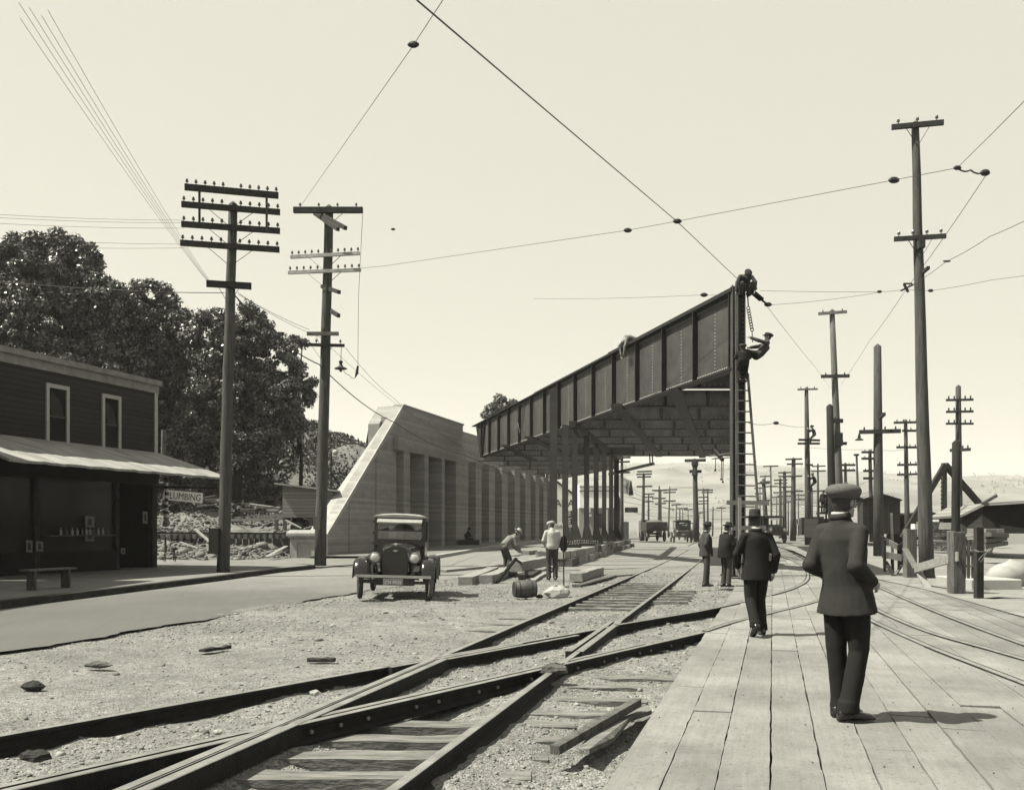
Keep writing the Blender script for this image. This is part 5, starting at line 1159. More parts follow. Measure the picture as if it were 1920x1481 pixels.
for (x0, y0, x1, y1, lb) in ((612, 858, 613, 905, 'thin post'),):
    lp2 = empty('lamp_post', U(627, 905, 55), 'thin lamp post with a white globe behind the second left pole', 'lamp post')
    b = MB(); b.tube([U(620, 955, 55), U(621, 848, 55)], .05, 6); b.tube([U(603, 857, 55), U(632, 857, 55)], .03, 5); b.build('post', MT['steel_dark'], lp2, org=lp2.location)
    b = MB(); b.ell(U(629, 848, 55), .17, n=10, m=8); b.build('globe', MT['trim_white'], lp2, org=lp2.location)
b = MB(); b.tube([U(306, 870, 40), U(307, 806, 40)], .09, 7); b.build('post', MT['pole_pale'], None, org=U(306, 870, 40), label='pale post rising above the awning beyond the shop corner', cat='post')
for i, (a, c) in enumerate((((545, 800, 62), (615, 905, 55)), ((560, 792, 64), (600, 860, 58)), ((600, 880, 56), (618, 858, 58)))):
    b = MB(); b.tube([U(*a), U(*c)], .07, 6); b.build('branch', MT['pole_pale'], None, org=U(*a), label=['longest fallen pale branch on the slope left of the lamp pole', 'upper fallen branch on the slope', 'short fallen branch low on the slope'][i], cat='branch')
# ---------------------------------------------------------------- vehicles
def glassmat():
    m, t, p = newmat('window_glass'); N = t.nodes; L = t.links
    tr = N.new('ShaderNodeBsdfTransparent'); tr.inputs[0].default_value = (.75, .75, .74, 1); gl = N.new('ShaderNodeBsdfGlossy'); gl.inputs['Roughness'].default_value = .05
    mx_ = N.new('ShaderNodeMixShader'); mx_.inputs[0].default_value = .14; L.new(tr.outputs[0], mx_.inputs[1]); L.new(gl.outputs[0], mx_.inputs[2]); L.new(mx_.outputs[0], N['Material Output'].inputs[0]); return m
MT['glass'] = glassmat()
RX = Matrix.Rotation(R(90), 3, 'X'); RYm = Matrix.Rotation(R(90), 3, 'Y')
def wheel(root, c, r, w_, tyre='rubber', steer=0, spokes=12, solid=False):
    o = empty('wheel', c, None, None); o.parent = root; o.rotation_euler = (0, 0, steer)
    b = MB(); n = 28; rings = []
    for i in range(n):
        a = 2*math.pi*i/n; rings.append([Vector((math.cos(f)*w_/2, (r-w_/2+math.sin(f)*w_/2)*math.cos(a), (r-w_/2+math.sin(f)*w_/2)*math.sin(a))) for f in [2*math.pi*k/8 for k in range(8)]])
    rings.append(rings[0]); b.loft(rings, False); b.build('tyre', MT[tyre], o, smooth=True)
    b = MB(); ri = r-w_*1.05; b.lathe([(ri, -w_*.35), (ri+.03, -w_*.35), (ri+.03, w_*.35), (ri, w_*.35), (ri, -w_*.35)], (0, 0, 0), RYm, 24, caps=False); b.build('rim', MT['paint_dull'], o)
    b = MB(); b.lathe([(.05, -.06), (.055, 0), (.04, .06)], (0, 0, 0), RYm, 12)
    for k in range(spokes): a = 2*math.pi*k/spokes; b.bar((0, .04*math.cos(a), .04*math.sin(a)), (0, ri*math.cos(a), ri*math.sin(a)), .028, .03)
    b.build('spokes', MT['wood_old'] if not solid else MT['paint_dull'], o)
    return o
def fender(root, path, x0, x1, m='paint_black', drop=.05, name='fender'):
    b = MB(); rings = []
    for (y, z) in path:
        s = 1 if x1 > x0 else -1
        xs_ = [x0, x0+(x1-x0)*.2, x0+(x1-x0)*.5, x0+(x1-x0)*.8, x1]; zs_ = [z-.02, z+.012, z+.022, z+.008, z-drop]
        rings.append([Vector((x, y, q)) for x, q in zip(xs_, zs_)]+[Vector((x, y, q-.014)) for x, q in list(zip(xs_, zs_))[::-1]])
    b.loft(rings); return b.build(name, MT[m], root, smooth=True)
W_ = .71
a1, a2 = G(675, 1127), G(805, 1122)
cl = G(740, 1124); cl = Vector((-2.42, 19.75, 0))
car = empty('parked_car', cl, 'black two-door car of the nineteen twenties parked facing us on the gravel beside the road', 'car', rot=(0, R(1.6), R(2.5)))
for x in (-W_, W_):
    wheel(car, (x, 0, .375), .375, .105, 'dustyrub' if x > 0 else 'rubber', R(9)); wheel(car, (x*.97, 2.5, .375), .375, .10, 'rubber')
b = MB(); b.bar((-W_, 0, .36), (W_, 0, .36), .05, .06); b.bar((-.5, -.02, .47), (.5, -.02, .44), .05, .05); b.build('front_axle', MT['paint_dull'], car)
b = MB(); b.bar((-W_, 2.5, .37), (W_, 2.5, .37), .09, .09); b.ell((0, 2.5, .37), .14); b.build('rear_axle', MT['paint_dull'], car)
for x in (-.36, .36): b = MB(); b.bar((x, -.35, .5), (x, 2.9, .52), .05, .1); b.build('frame_rail', MT['paint_black'], car)
b = MB(); b.bx(-.40, .40, -.12, .1, .30, .50); b.build('front_apron', MT['black'], car)
# radiator, hood
arch = [(-.255, .47), (-.27, .6), (-.275, .85), (-.25, .98), (-.19, 1.06), (-.09, 1.10), (0, 1.108), (.09, 1.10), (.19, 1.06), (.25, .98), (.275, .85), (.27, .6), (.255, .47)]
cowl = [(-.50, .50), (-.52, .6), (-.53, .90), (-.51, 1.04), (-.42, 1.13), (-.22, 1.18), (0, 1.19), (.22, 1.18), (.42, 1.13), (.51, 1.04), (.53, .90), (.52, .6), (.50, .50)]
def ring(sec, y, k=1.0): return [Vector((x*k, y, .5+(z-.5)*k)) for x, z in sec]
def mixs(a, c, f): return [(p[0]*(1-f)+q[0]*f, p[1]*(1-f)+q[1]*f) for p, q in zip(a, c)]
b = MB(); b.loft([ring(arch, -.10, 1.0), ring(arch, -.02, 1.03)]); rad = b.build('radiator_shell', MT['paint_black'], car, smooth=False, bevel=.008)
b = MB(); b.prism([Vector((x*.88, -.106, .5+(z-.5)*.92)) for x, z in arch], (0, .004, 0)); b.build('radiator_core', MT['black'], rad)
b = MB(); b.prism([Vector((x, -.112, z)) for x, z in ((-.05, 1.02), (-.018, 1.02), (-.018, 1.03), (.018, 1.03), (.018, 1.02), (.05, 1.02), (.042, 1.0), (.018, 1.0), (.018, .99), (-.018, .99), (-.018, 1.0), (-.042, 1.0))], (0, .005, 0)); b.build('badge', MT['chrome'], rad)
b = MB(); b.lathe([(.03, 1.105), (.03, 1.13), (.045, 1.135), (.04, 1.155), (.01, 1.165)], (0, -.05, 0), n=10); b.build('cap', MT['chrome'], rad)
b = MB(); b.loft([ring(arch, -.01, .98), ring(mixs(arch, cowl, .35), .35, .985), ring(mixs(arch, cowl, .75), .75, .985), ring(cowl, .95, .985)]); b.build('hood', MT['paint_black'], car, smooth=True)
# cabin shell with openings
zb_, zbelt, zr = .50, 1.19, 1.70
b = MB(); b.loft([ring(cowl, .95), ring(cowl, 1.02)]); b.build('cowl', MT['paint_black'], car)
b = MB()
for s in (-1, 1):
    xo = s*.55; b.bx(min(xo, xo-s*.03), max(xo, xo-s*.03), 1.0, 2.2, zb_, zbelt)
    for y in (1.0, 1.62, 2.13): b.bx(min(xo, xo-s*.05), max(xo, xo-s*.05), y, y+.07, zbelt, zr)
    b.bx(min(xo, xo-s*.04), max(xo, xo-s*.04), 1.0, 2.2, zr-.07, zr)
b.bx(-.55, .55, 2.18, 2.22, zb_, 1.24); b.bx(-.55, -.34, 2.18, 2.22, 1.24, zr); b.bx(.34, .55, 2.18, 2.22, 1.24, zr); b.bx(-.34, .34, 2.18, 2.22, 1.52, zr)
b.bx(-.55, .55, .99, 1.03, zr-.10, zr); b.bx(-.55, .55, .99, 1.03, zbelt-.1, zbelt+.03); b.bx(-.545, .545, 1.0, 2.2, zb_-.02, zb_)
body = b.build('body', MT['paint_black'], car)
b = MB(); b.loft([[Vector((x, y, z)) for x, z in ((-.56, zr), (-.57, zr+.035), (-.4, zr+.035+h), (-.15, zr+.05+h), (.15, zr+.05+h), (.4, zr+.035+h), (.57, zr+.035), (.56, zr))] for y, h in ((.94, .012), (1.0, .03), (1.4, .045), (1.9, .045), (2.25, .02))]); b.build('roof', MT['cartop'], car, smooth=False)
b = MB(); b.prism([(-.48, .985, 1.66), (-.48, .80, 1.575), (-.48, .80, 1.60), (-.48, .985, 1.685)], (.96, 0, 0)); b.build('sun_visor', MT['cartop'], car)
b = MB(); b.bx(-.47, .47, 1.005, 1.011, 1.23, 1.41); b.build('windscreen', MT['glass'], car)
b = MB(); b.prism([(-.47, .998, 1.42), (.47, .998, 1.42), (.47, .96, 1.60), (-.47, .96, 1.60)], (0, .006, 0)); b.build('upper_windscreen', MT['glass'], car)
b = MB(); b.bar((-.48, .99, 1.415), (.48, .99, 1.415), .02, .022); b.build('windscreen_bar', MT['paint_black'], car)
b = MB(); b.bx(-.02, .47, 2.17, 2.176, 1.24, 1.52); b.build('rear_blind', MT['cartop'], car)
b = MB(); rgs = [Vector((.22+.19*math.cos(a), 1.32+.08*math.sin(a), 1.20+.17*math.sin(a))) for a in [2*math.pi*i/20 for i in range(21)]]; b.tube(rgs, .014, 6, False); b.tube([(.22, 1.32, 1.2), (.22, 1.05, .95)], .015, 6); b.tube([rgs[0], rgs[10]], .01, 5); b.build('steering_wheel', MT['black'], car)
b = MB(); b.bx(-.5, .5, 1.7, 2.1, .6, .9); b.bx(-.5, .5, 2.02, 2.15, .9, 1.22); b.build('seat', MT['interior'], car)
b = MB(); b.loft([[Vector((x, y, z)) for x, z in ((-.5, .52), (-.52, zt_-.1), (-.42, zt_), (.42, zt_), (.52, zt_-.1), (.5, .52))] for y, zt_ in ((2.23, 1.02), (2.6, .96), (2.95, .80))]); b.build('rear_deck', MT['paint_black'], car, bevel=.01)
# door handles, hinges
for z in (1.60, 1.36, 1.13): b = MB(); b.bx(-.585, -.55, 1.03, 1.07, z-.02, z+.02); b.build('hinge', MT['black'], car)
fp = [(-.40, .50), (-.385, .60), (-.33, .72), (-.2, .815), (0, .85), (.18, .815), (.34, .70), (.48, .55), (.60, .43), (.72, .38)]
rp_ = [(1.95, .38), (2.08, .48), (2.2, .66), (2.35, .81), (2.52, .86), (2.72, .81), (2.86, .68), (2.95, .5), (2.97, .42)]
for s in (-1, 1):
    fender(car, fp, s*.54, s*.83, name='front_fender'); fender(car, rp_, s*.55, s*.84, name='rear_fender')
    b = MB(); b.bx(min(s*.55, s*.80), max(s*.55, s*.80), .70, 1.97, .34, .37); b.build('running_board', MT['paint_dull'], car)
    b = MB(); b.prism([(s*.54, -.2, .80), (s*.27, -.05, .75), (s*.27, .4, .75), (s*.54, .36, .68)], (0, 0, .012)); b.build('fender_apron', MT['paint_black'], car)
    hl = empty('headlamp', (s*.405, -.16, .86), None, None); hl.parent = car
    b = MB(); b.lathe([(.02, .17), (.06, .14), (.10, .06), (.108, 0)], (0, 0, 0), Matrix.Rotation(R(-90), 3, 'X'), 18, False); b.build('shell', MT['paint_black'], hl, smooth=True)
    b = MB(); b.lathe([(.108, -.008), (.116, 0), (.108, .012)], (0, 0, 0), RX, 18, False); b.build('rim', MT['chrome'], hl)
    b = MB(); b.lathe([(.105, .0), (.08, .018), (.04, .028), (.003, .03)], (0, 0, 0), RX, 18); b.build('lens', MT['lens'], hl, smooth=True)
    b = MB(); b.bar((s*.405, -.1, .78), (s*.33, -.12, .52), .02, .03); b.build('lamp_bracket', MT['paint_black'], car)
b = MB(); b.bar((-.76, -.46, .50), (.76, -.46, .50), .012, .055, up=(0, 0, 1)); b.build('bumper', MT['chrome'], car)
b = MB(); b.bar((-.36, -.45, .5), (-.36, -.1, .5), .03, .03); b.bar((.36, -.45, .5), (.36, -.1, .5), .03, .03); b.build('bumper_iron', MT['paint_black'], car)
b = MB(); b.bx(-.20, .20, -.474, -.468, .325, .455); plate = b.build('number_plate', MT['trim'], car, bevel=.002)
textmesh('lettering', 'C24 49656', .088, MT['white'], car, (0, -.4765, .355), (R(90), 0, 0), 'CENTER', .001, .84)
# --- other cars
def box_car(loc, label, rz=0, kind='sedan', m='paint_dull', s=1.0, group=None):
    c = empty('car', loc, label, 'car', group, rz=rz); c.scale = (s, s, s)
    for x in (-.7, .7):
        for y in (0, 2.7): wheel(c, (x, y, .39), .39, .11, 'dustyrub', spokes=10)
    b = MB(); b.loft([[Vector((x, y, z)) for x, z in ((-.52*k, .45), (-.56*k, .95*h), (-.46*k, 1.06*h), (.46*k, 1.06*h), (.56*k, .95*h), (.52*k, .45))] for y, k, h in ((-.1, .5, .98), (.9, .9, 1.06), (1.1, 1.1, 1.08), (2.6, 1.14, 1.10), (3.1, 1.08, 1.06), (3.25, .9, .9))]); b.build('body', MT[m], c, bevel=.01)
    b = MB()
    b.loft([[Vector((x, y, z)) for x, z in ((-.64, 1.74), (-.66, 1.78), (-.4, 1.88+h), (.4, 1.88+h), (.66, 1.78), (.64, 1.74))] for y, h in ((.9, -.02), (1.6, .02), (3.0, .02), (3.3, -.04))])
    b.build('roof', MT['cartop' if kind == 'sedan' else 'suit_m'], c)
    b = MB()
    for x in (-.62, .6):
        for y in (1.1, 2.0, 3.1): b.bx(x, x+.04, y, y+.05, 1.1, 1.76)
    b.build('pillars', MT[m], c)
    b = MB(); b.bx(-.6, -.34, 3.17, 3.2, 1.1, 1.78); b.bx(.34, .6, 3.17, 3.2, 1.1, 1.78); b.bx(-.34, .34, 3.17, 3.2, 1.1, 1.42); b.bx(-.34, .34, 3.17, 3.2, 1.62, 1.78)
    for x in (-.12, .1): b.bx(x, x+.03, 3.17, 3.2, 1.42, 1.62)
    b.build('rear_curtain', MT[m], c)
    for s_ in (-1, 1):
        fender(c, [(-.42, .5), (-.3, .75), (0, .87), (.3, .75), (.5, .5), (.7, .4)], s_*.56, s_*.84, m); fender(c, [(2.2, .4), (2.35, .7), (2.6, .88), (2.9, .82), (3.12, .5)], s_*.56, s_*.84, m)
        b = MB(); b.lathe([(.02, .1), (.1, .05), (.11, 0)], (s_*.42, -.2, .88), Matrix.Rotation(R(-90), 3, 'X'), 12); b.build('headlamp', MT['lens'], c)
    b = MB(); b.bar((-.75, -.45, .52), (.75, -.45, .52), .02, .06); b.build('bumper', MT['chrome'], c)
    b = MB(); b.bx(-.16, .16, 3.26, 3.28, .62, .74); b.build('number_plate', MT['trim'], c)
    return c
def gl(px, py, Y): p = U(px, py, Y); return Vector((p.x, p.y, float(H(p.x, p.y))))
box_car(gl(1273.5, 1014, 82)+Vector((0, 0, .0)), 'open touring car with its top up seen from behind, driving away under the bridge', R(180-4), 'touring', 'paint_dull', 1.0)
c3 = box_car(gl(1297, 1008, 95), 'dark car coming towards us just right of the touring car', R(3), 'sedan', 'paint_dull', .95)
box_car(gl(1834, 1008, 52), 'dark car with a pale roof parked by the shed at the right border', R(25), 'sedan', 'paint_dull', 1.0)
def truck(loc, label, rz, dump=True):
    t = empty('truck', loc, label, 'truck', rz=rz)
    for x in (-.8, .8):
        wheel(t, (x, 0, .48), .48, .2, 'dustyrub'); wheel(t, (x, 3.4, .48), .48, .14, 'dustyrub')
    b = MB(); b.bx(-.38, .38, -.5, 4.2, .62, .8); b.bx(-.85, .85, -.06, .06, .42, .54); b.build('chassis', MT['black'], t)
    if dump:
        b = MB(); b.bx(-.95, .95, -.75, -.68, 1.0, 1.75); b.bx(-.95, -.9, -.7, 2.2, 1.0, 1.75); b.bx(.9, .95, -.7, 2.2, 1.0, 1.75); b.bx(-.95, .95, -.7, 2.2, .94, 1.0); b.build('dump_body', MT['steel'], t)
        b = MB()
        for s in (-1, 1): b.bar((s*.7, -.78, 1.08), (0, -.78, 1.6), .06, .05)
        b.build('tailgate_brace', MT['black'], t)
        b = MB(); b.ell((0, .7, 1.65), (.85, 1.3, .32), n=14); b.build('load', MT['pole_pale'], t)
        b = MB(); b.bx(-.7, .7, 2.5, 2.6, .9, 1.9); b.bx(-.75, .75, 2.3, 3.4, 1.9, 1.96); b.build('cab', MT['paint_dull'], t)
        b = MB(); b.bx(-.42, .42, 3.3, 4.3, .8, 1.35); b.build('hood', MT['paint_dull'], t, bevel=.03)
    else:
        b = MB(); b.bx(-.5, .5, 3.2, 4.1, .7, 1.35); b.build('hood', MT['black'], t, bevel=.04)
        b = MB(); b.loft([[Vector((x, y, z)) for x, z in ((-.9, 2.05), (-.9, 2.12), (-.5, 2.22), (.5, 2.22), (.9, 2.12), (.9, 2.05))] for y in (-.8, 3.2)]); b.bx(-.88, -.8, 3.0, 3.1, 1.2, 2.06); b.bx(.8, .88, 3.0, 3.1, 1.2, 2.06); b.bx(-.88, .88, 2.0, 2.1, .8, 1.5); b.bx(-.88, .88, -.7, -.6, .8, 2.06); b.build('cab', MT['black'], t)
        b = MB(); b.bx(-.45, .3, 3.2, 3.22, 1.86, 2.0); b.build('sign_panel', MT['white'], t)
        for s in (-1, 1):
            b = MB(); b.lathe([(.02, .1), (.11, .05), (.12, 0)], (s*.55, 4.1, 1.1), Matrix.Rotation(R(90), 3, 'X'), 12); b.build('headlamp', MT['lens'], t)
            fender(t, [(3.0, .6), (3.1, .9), (3.4, 1.05), (3.75, .95), (3.95, .7)], s*.55, s*.95, 'black')
        b = MB(); b.bx(-.2, .2, 4.15, 4.17, .55, .72); b.build('number_plate', MT['white'], t)
    return t
truck(gl(1229, 1013, 86), 'dump truck heaped with earth driving away under the bridge', R(2), True)
truck(gl(1448, 1016, 78)+Vector((0, 3.5, 0)), 'dark open-sided truck coming towards us right of the ladder', R(180+4), False)
# ---------------------------------------------------------------- garage and far buildings
YG = 112
def fp_(px, py, Y=YG): return U(px, py, Y)
ga = empty('garage_building', fp_(1060, 1005), 'pale gabled garage with big lettering and painted signs seen between the columns', 'building')
def gb(b, name, m, par=None): return b.build(name, MT[m], par or ga, org=ga.location)
z0 = .3
b = MB(); x0, x1 = fp_(1010, 0).x, fp_(1090, 0).x; xm = fp_(1032, 0).x
b.prism([(x0, YG, z0), (x1, YG, z0), (x1, YG, fp_(0, 939).z), (xm, YG, fp_(0, 895).z), (x0, YG, fp_(0, 916).z)], (0, 14, 0)); gb(b, 'wall', 'sign_bright')
b = MB(); b.bar((xm, YG-.2, fp_(0, 894).z), (x1+.35, YG-.2, fp_(0, 942).z), .5, .22); b.bar((xm, YG-.2, fp_(0, 894).z), (x0-.5, YG-.2, fp_(0, 918).z), .5, .22); gb(b, 'roof_edge', 'steel_dark')
textmesh('lettering', 'GARAGE.', 1.25, MT['black'], ga, Vector((fp_(1063, 0).x+.15, YG-.12, fp_(0, 950).z))-ga.location, (R(90), 0, 0), 'CENTER', .01, .95)
ty = textmesh('poster_lettering', 'No.', .8, MT['white'], ga, Vector((fp_(1065, 0).x, YG-.30, fp_(0, 989).z))-ga.location, (R(90), 0, R(0)), 'CENTER', .01)
for (xa, xb, ya, yb_, m) in ((1056, 1073, 957, 970, 'steel'), (1056, 1073, 972, 984, 'steel'), (1056, 1073, 986, 1003, 'steel_dark'), (1083, 1091, 957, 1003, 'steel')):
    b = MB(); b.bx(fp_(xa, 0).x, fp_(xb, 0).x, YG-.12, YG-.06, fp_(0, yb_).z, fp_(0, ya).z); pn = gb(b, 'signboard', m)
    b = MB(); w2 = fp_(xb, 0).x-fp_(xa, 0).x
    for k in range(3): zc = fp_(0, ya).z-(k+.7)*(fp_(0, ya).z-fp_(0, yb_).z)/3.4; b.bar((fp_(xa, 0).x+w2*.15, YG-.14, zc-.06), (fp_(xb, 0).x-w2*.2, YG-.14, zc+.12), .02, .09)
    gb(b, 'sign_stroke', 'white', pn)
g2 = empty('store_building', fp_(1130, 1005, 104), 'long pale two storey store beside the garage with a steep dark end gable', 'building')
def gc(b, name, m, par=None): return b.build(name, MT[m], par or g2, org=g2.location)
Y2 = 104
def q_(px, py): return U(px, py, Y2)
b = MB(); b.bx(q_(1086, 0).x, q_(1158, 0).x, Y2, Y2+10, q_(0, 952).z, q_(0, 908).z); gc(b, 'upper_wall', 'sign_bright')
b = MB(); b.bx(q_(1086, 0).x, q_(1158, 0).x, Y2+.3, Y2+10, .3, q_(0, 952).z); gc(b, 'lower_wall', 'trim_white')
for yy in (912, 920): b = MB(); b.bx(q_(1086, 0).x, q_(1159, 0).x, Y2-.08, Y2, q_(0, yy+.6).z, q_(0, yy-.6).z); gc(b, 'trim_band', 'steel_dark')
b = MB(); b.prism([(q_(1158, 0).x, Y2+.01, .3), (q_(1180.5, 0).x, Y2+9, .3), (q_(1180.5, 0).x, Y2+9, q_(0, 930).z), (q_(1158, 0).x, Y2+.01, q_(0, 922).z)], (-2, 6, 0)); gc(b, 'side_wall', 'siding_dark')
b = MB(); b.prism([U(1181, 928, Y2+6), U(1188, 928, Y2+6), U(1184, 901, Y2+6)], (0, 1.2, 0)); gc(b, 'end_gable', 'steel_dark')
b = MB(); b.prism([U(1155, 921, Y2-.2), U(1181, 927, Y2+8), U(1184, 902, Y2+8), U(1160, 890, Y2+4)], (-.1, .3, .05)); gc(b, 'roof', 'white')
for (xa, xb, ya, yb_) in ((1102, 1107, 950, 961), (1102, 1109, 964, 968), (1122, 1128, 962, 990), (1137, 1139, 955, 1004)):
    b = MB(); b.bx(q_(xa, 0).x, q_(xb, 0).x, Y2-.1, Y2+.28, q_(0, yb_).z, q_(0, ya).z); gc(b, 'notice', 'white' if xa != 1122 else 'steel_dark')
b = MB(); b.prism([U(1172, 960.5, 108), U(1196, 960.5, 108), U(1196, 951, 108), U(1172, 951, 108)], (0, .2, 0)); b.build('hanging_sign', MT['steel'], None, org=U(1172, 955, 108), label='dark projecting signboard at the street corner of the store', cat='sign')
b = MB(); b.bx(U(1158, 0, 96).x, U(1179, 0, 96).x, 96, 97, .35, U(0, 978, 96).z); b.build('hoarding', MT['pole_pale'], None, org=(U(1158, 0, 96).x, 96, .35), label='low board fence at the foot of the store side wall', cat='fence')
b = MB(); b.bx(U(1197, 0, 130).x, U(1206, 0, 130).x, 130, 131, .35, U(0, 975, 130).z); b.build('small_shed', MT['trim_white'], None, org=(U(1197, 0, 130).x, 130, .35), label='tiny white outbuilding far beyond the store', cat='shed', bevel=.05)
# far fences, sheds and rolling stock across the flats
bxr = empty('boxcar', gl(1650, 1012, 70), 'dark wooden boxcar standing behind the man in the cap', 'boxcar')
X0, X1 = U(1618, 0, 70).x, U(1688, 0, 70).x
b = MB(); b.prism([(X0, 70, 1.1), (X1, 70, 1.1), (X1, 70, 3.55), ((X0+X1)/2, 70, 3.95), (X0, 70, 3.6)], (3, 9, 0)); b.build('body', MT['siding_dark'], bxr, org=bxr.location)
b = MB(); b.prism([(X0-.1, 69.9, 3.58), ((X0+X1)/2, 69.9, 3.98), (X1+.1, 69.9, 3.54), (X1+.1, 69.9, 3.62), ((X0+X1)/2, 69.9, 4.06), (X0-.1, 69.9, 3.66)], (3, 9.2, 0)); b.build('roof', MT['steel_dark'], bxr, org=bxr.location)
for x in (X0+.4, X1-.4): b = MB(); b.lathe([(.4, -.1), (.4, .1)], (x, 71, .75), RYm, 14); b.build('wheel', MT['steel_dark'], bxr, org=bxr.location)
for i in range(4): b = MB(); b.bx(X0+.35+i*.75, X0+.41+i*.75, 69.94, 69.99, 1.2, 3.4); b.build('batten', MT['steel_dark'], bxr, org=bxr.location)
b = MB(); b.prism([U(1503, 1003, 95), U(1545, 1003, 95), U(1545, 968, 95), U(1503, 970, 95)], (2, 8, 0)); b.build('boxcar', MT['siding_dark'], None, org=U(1503, 1003, 95), label='far dark boxcar to the left of the man in the cap', cat='boxcar')
sn = empty('number_sign', U(1497, 983, 100), 'small white sign with the number 81 standing far up the line', 'sign')
for (xa, xb, t_) in ((1489.5, 1496, '8'), (1496.8, 1503.5, '1')):
    b = MB(); b.prism([U(xa, 984, 100), U(xb, 984, 100), U(xb, 972, 100), U(xa, 972, 100)], (0, .1, 0)); b.build('panel', MT['white'], sn, org=sn.location)
    textmesh('number', t_, .75, MT['black'], sn, U((xa+xb)/2, 982.3, 99.9)-sn.location, (R(90), 0, 0), 'CENTER', .01)
for x in (1493, 1500): b = MB(); b.bar(U(x, 984, 100.1), U(x, 1003, 100.1), .1, .1, up=(0, 1, 0)); b.build('post', MT['wood_old'], sn, org=sn.location)
# tower wagon
tw = empty('tower_wagon', U(1548, 1003, 66), 'line repair tower wagon with a railed platform behind the standing man', 'wagon')
def twp(b, n, m): return b.build(n, MT[m], tw, org=tw.location)
for (y_, nm) in ((962, 'platform'), (950, 'rail'), (938, 'rail')): b = MB(); b.bar(U(1534, y_, 65), U(1563, y_, 65), .9 if nm == 'platform' else .08, .12); twp(b, nm, 'steel_dark')
for x in (1535, 1549, 1562): b = MB(); b.bar(U(x, 1000, 65), U(x, 937, 65), .1, .1, up=(0, 1, 0)); twp(b, 'post', 'steel_dark')
b = MB(); b.prism([U(1533, 1008, 66), U(1564, 1008, 66), U(1564, 972, 66), U(1533, 972, 66)], (0, 3, 0)); twp(b, 'body', 'siding_dark')
# derrick
dr = empty('derrick', U(1771, 1005, 58), 'timber A-frame derrick with a pegged mast at the right', 'derrick')
def drp(b, n, m='wood_dark'): return b.build(n, MT[m], dr, org=dr.location)
b = MB(); b.bar(U(1772, 871, 58), U(1692, 1008, 58), .3, .3); drp(b, 'leg'); b = MB(); b.bar(U(1772, 871, 58), U(1876, 990, 60), .3, .3); drp(b, 'leg')
b = MB(); b.bar(U(1770, 1006, 58.3), U(1770, 868, 58.3), .26, .26, up=(0, 1, 0)); drp(b, 'mast', 'pole')
for i in range(15): b = MB(); b.bar(U(1764, 882+i*7.6, 58), U(1768, 882+i*7.6, 58), .05, .07); drp(b, 'peg')
# shed at right
rs = empty('shed', U(1830, 1000, 45), 'low clapboard shed with a slanting roof and a dark open side at the right border', 'shed')
def rsp(b, n, m): return b.build(n, MT[m], rs, org=rs.location)
b = MB(); b.prism([U(1804, 1000, 46), U(1842, 1000, 44), U(1842, 946, 44), U(1804, 964, 46)], (2, 7, 0)); rsp(b, 'wall', 'siding_dark')
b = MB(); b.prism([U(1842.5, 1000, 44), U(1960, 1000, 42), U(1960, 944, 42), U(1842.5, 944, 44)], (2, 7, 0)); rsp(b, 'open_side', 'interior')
b = MB(); b.prism([U(1800, 966, 45.5), U(1845, 943, 43.5), U(1975, 934, 41), U(1975, 940, 41), U(1846, 948, 43.5), U(1801, 970, 45.5)], (2, 8, 0)); rsp(b, 'roof', 'siding_pale')
b = MB(); b.bar(U(1842, 944, 43.4), U(1868, 929, 43.4), .2, .12); rsp(b, 'barge_board', 'wood_old')
b = MB(); b.bx(U(1700, 0, 75).x, U(1762, 0, 75).x, 75, 79, .3, U(0, 966, 75).z); b.prism([(U(1698, 0, 75).x, 74.8, U(0, 966, 75).z), (U(1764, 0, 75).x, 74.8, U(0, 966, 75).z), (U(1745, 0, 75).x, 74.8, U(0, 959, 75).z), (U(1712, 0, 75).x, 74.8, U(0, 961, 75).z)], (0, 4, 0)); b.build('long_shed', MT['siding_dark'], None, org=U(1730, 1003, 75), label='long low dark shed in the distance behind the derrick', cat='shed')
# stacks of sawn lumber
def stack(x0, x1, y0, y1, Y, n, label):
    b = MB(); z0, z1 = U(0, y1, Y).z, U(0, y0, Y).z; xx0, xx1 = U(x0, 0, Y).x, U(x1, 0, Y).x; dz = (z1-z0)/n; rr_ = random.Random(n)
    for k in range(n):
        x = xx0+rr_.uniform(-.04, .04)
        while x < xx1-.1: w_ = rr_.uniform(.25, .5); b.bx(x, min(x+w_-.03, xx1+.05), Y+rr_.uniform(-.04, .04), Y+1.6, z0+k*dz, z0+(k+.78)*dz); x += w_
    return b.build('lumber_stack', MT['wood_new'], None, org=U(x0, y1, Y), label=label, cat='lumber stack')
stack(1742, 1786, 977, 1006, 50, 9, 'big pale stack of sawn lumber left of the wooden gate post'); stack(1788, 1810, 979, 992, 47, 4, 'small pale stack of lumber just right of the gate post top')
stack(1848, 1880, 990, 1012, 38, 6, 'pale stack of boards at the right border below the shed'); stack(1745, 1775, 1012, 1030, 40, 4, 'low grey stack of boards behind the slanting gate board')
b = MB(); b.bx(U(1715, 0, 52).x, U(1724, 0, 52).x, 52, 52.5, U(0, 1001, 52).z, U(0, 982, 52).z); b.build('panel', MT['white'], None, org=U(1719, 1001, 52), label='small white panel left of the tallest pole', cat='panel')
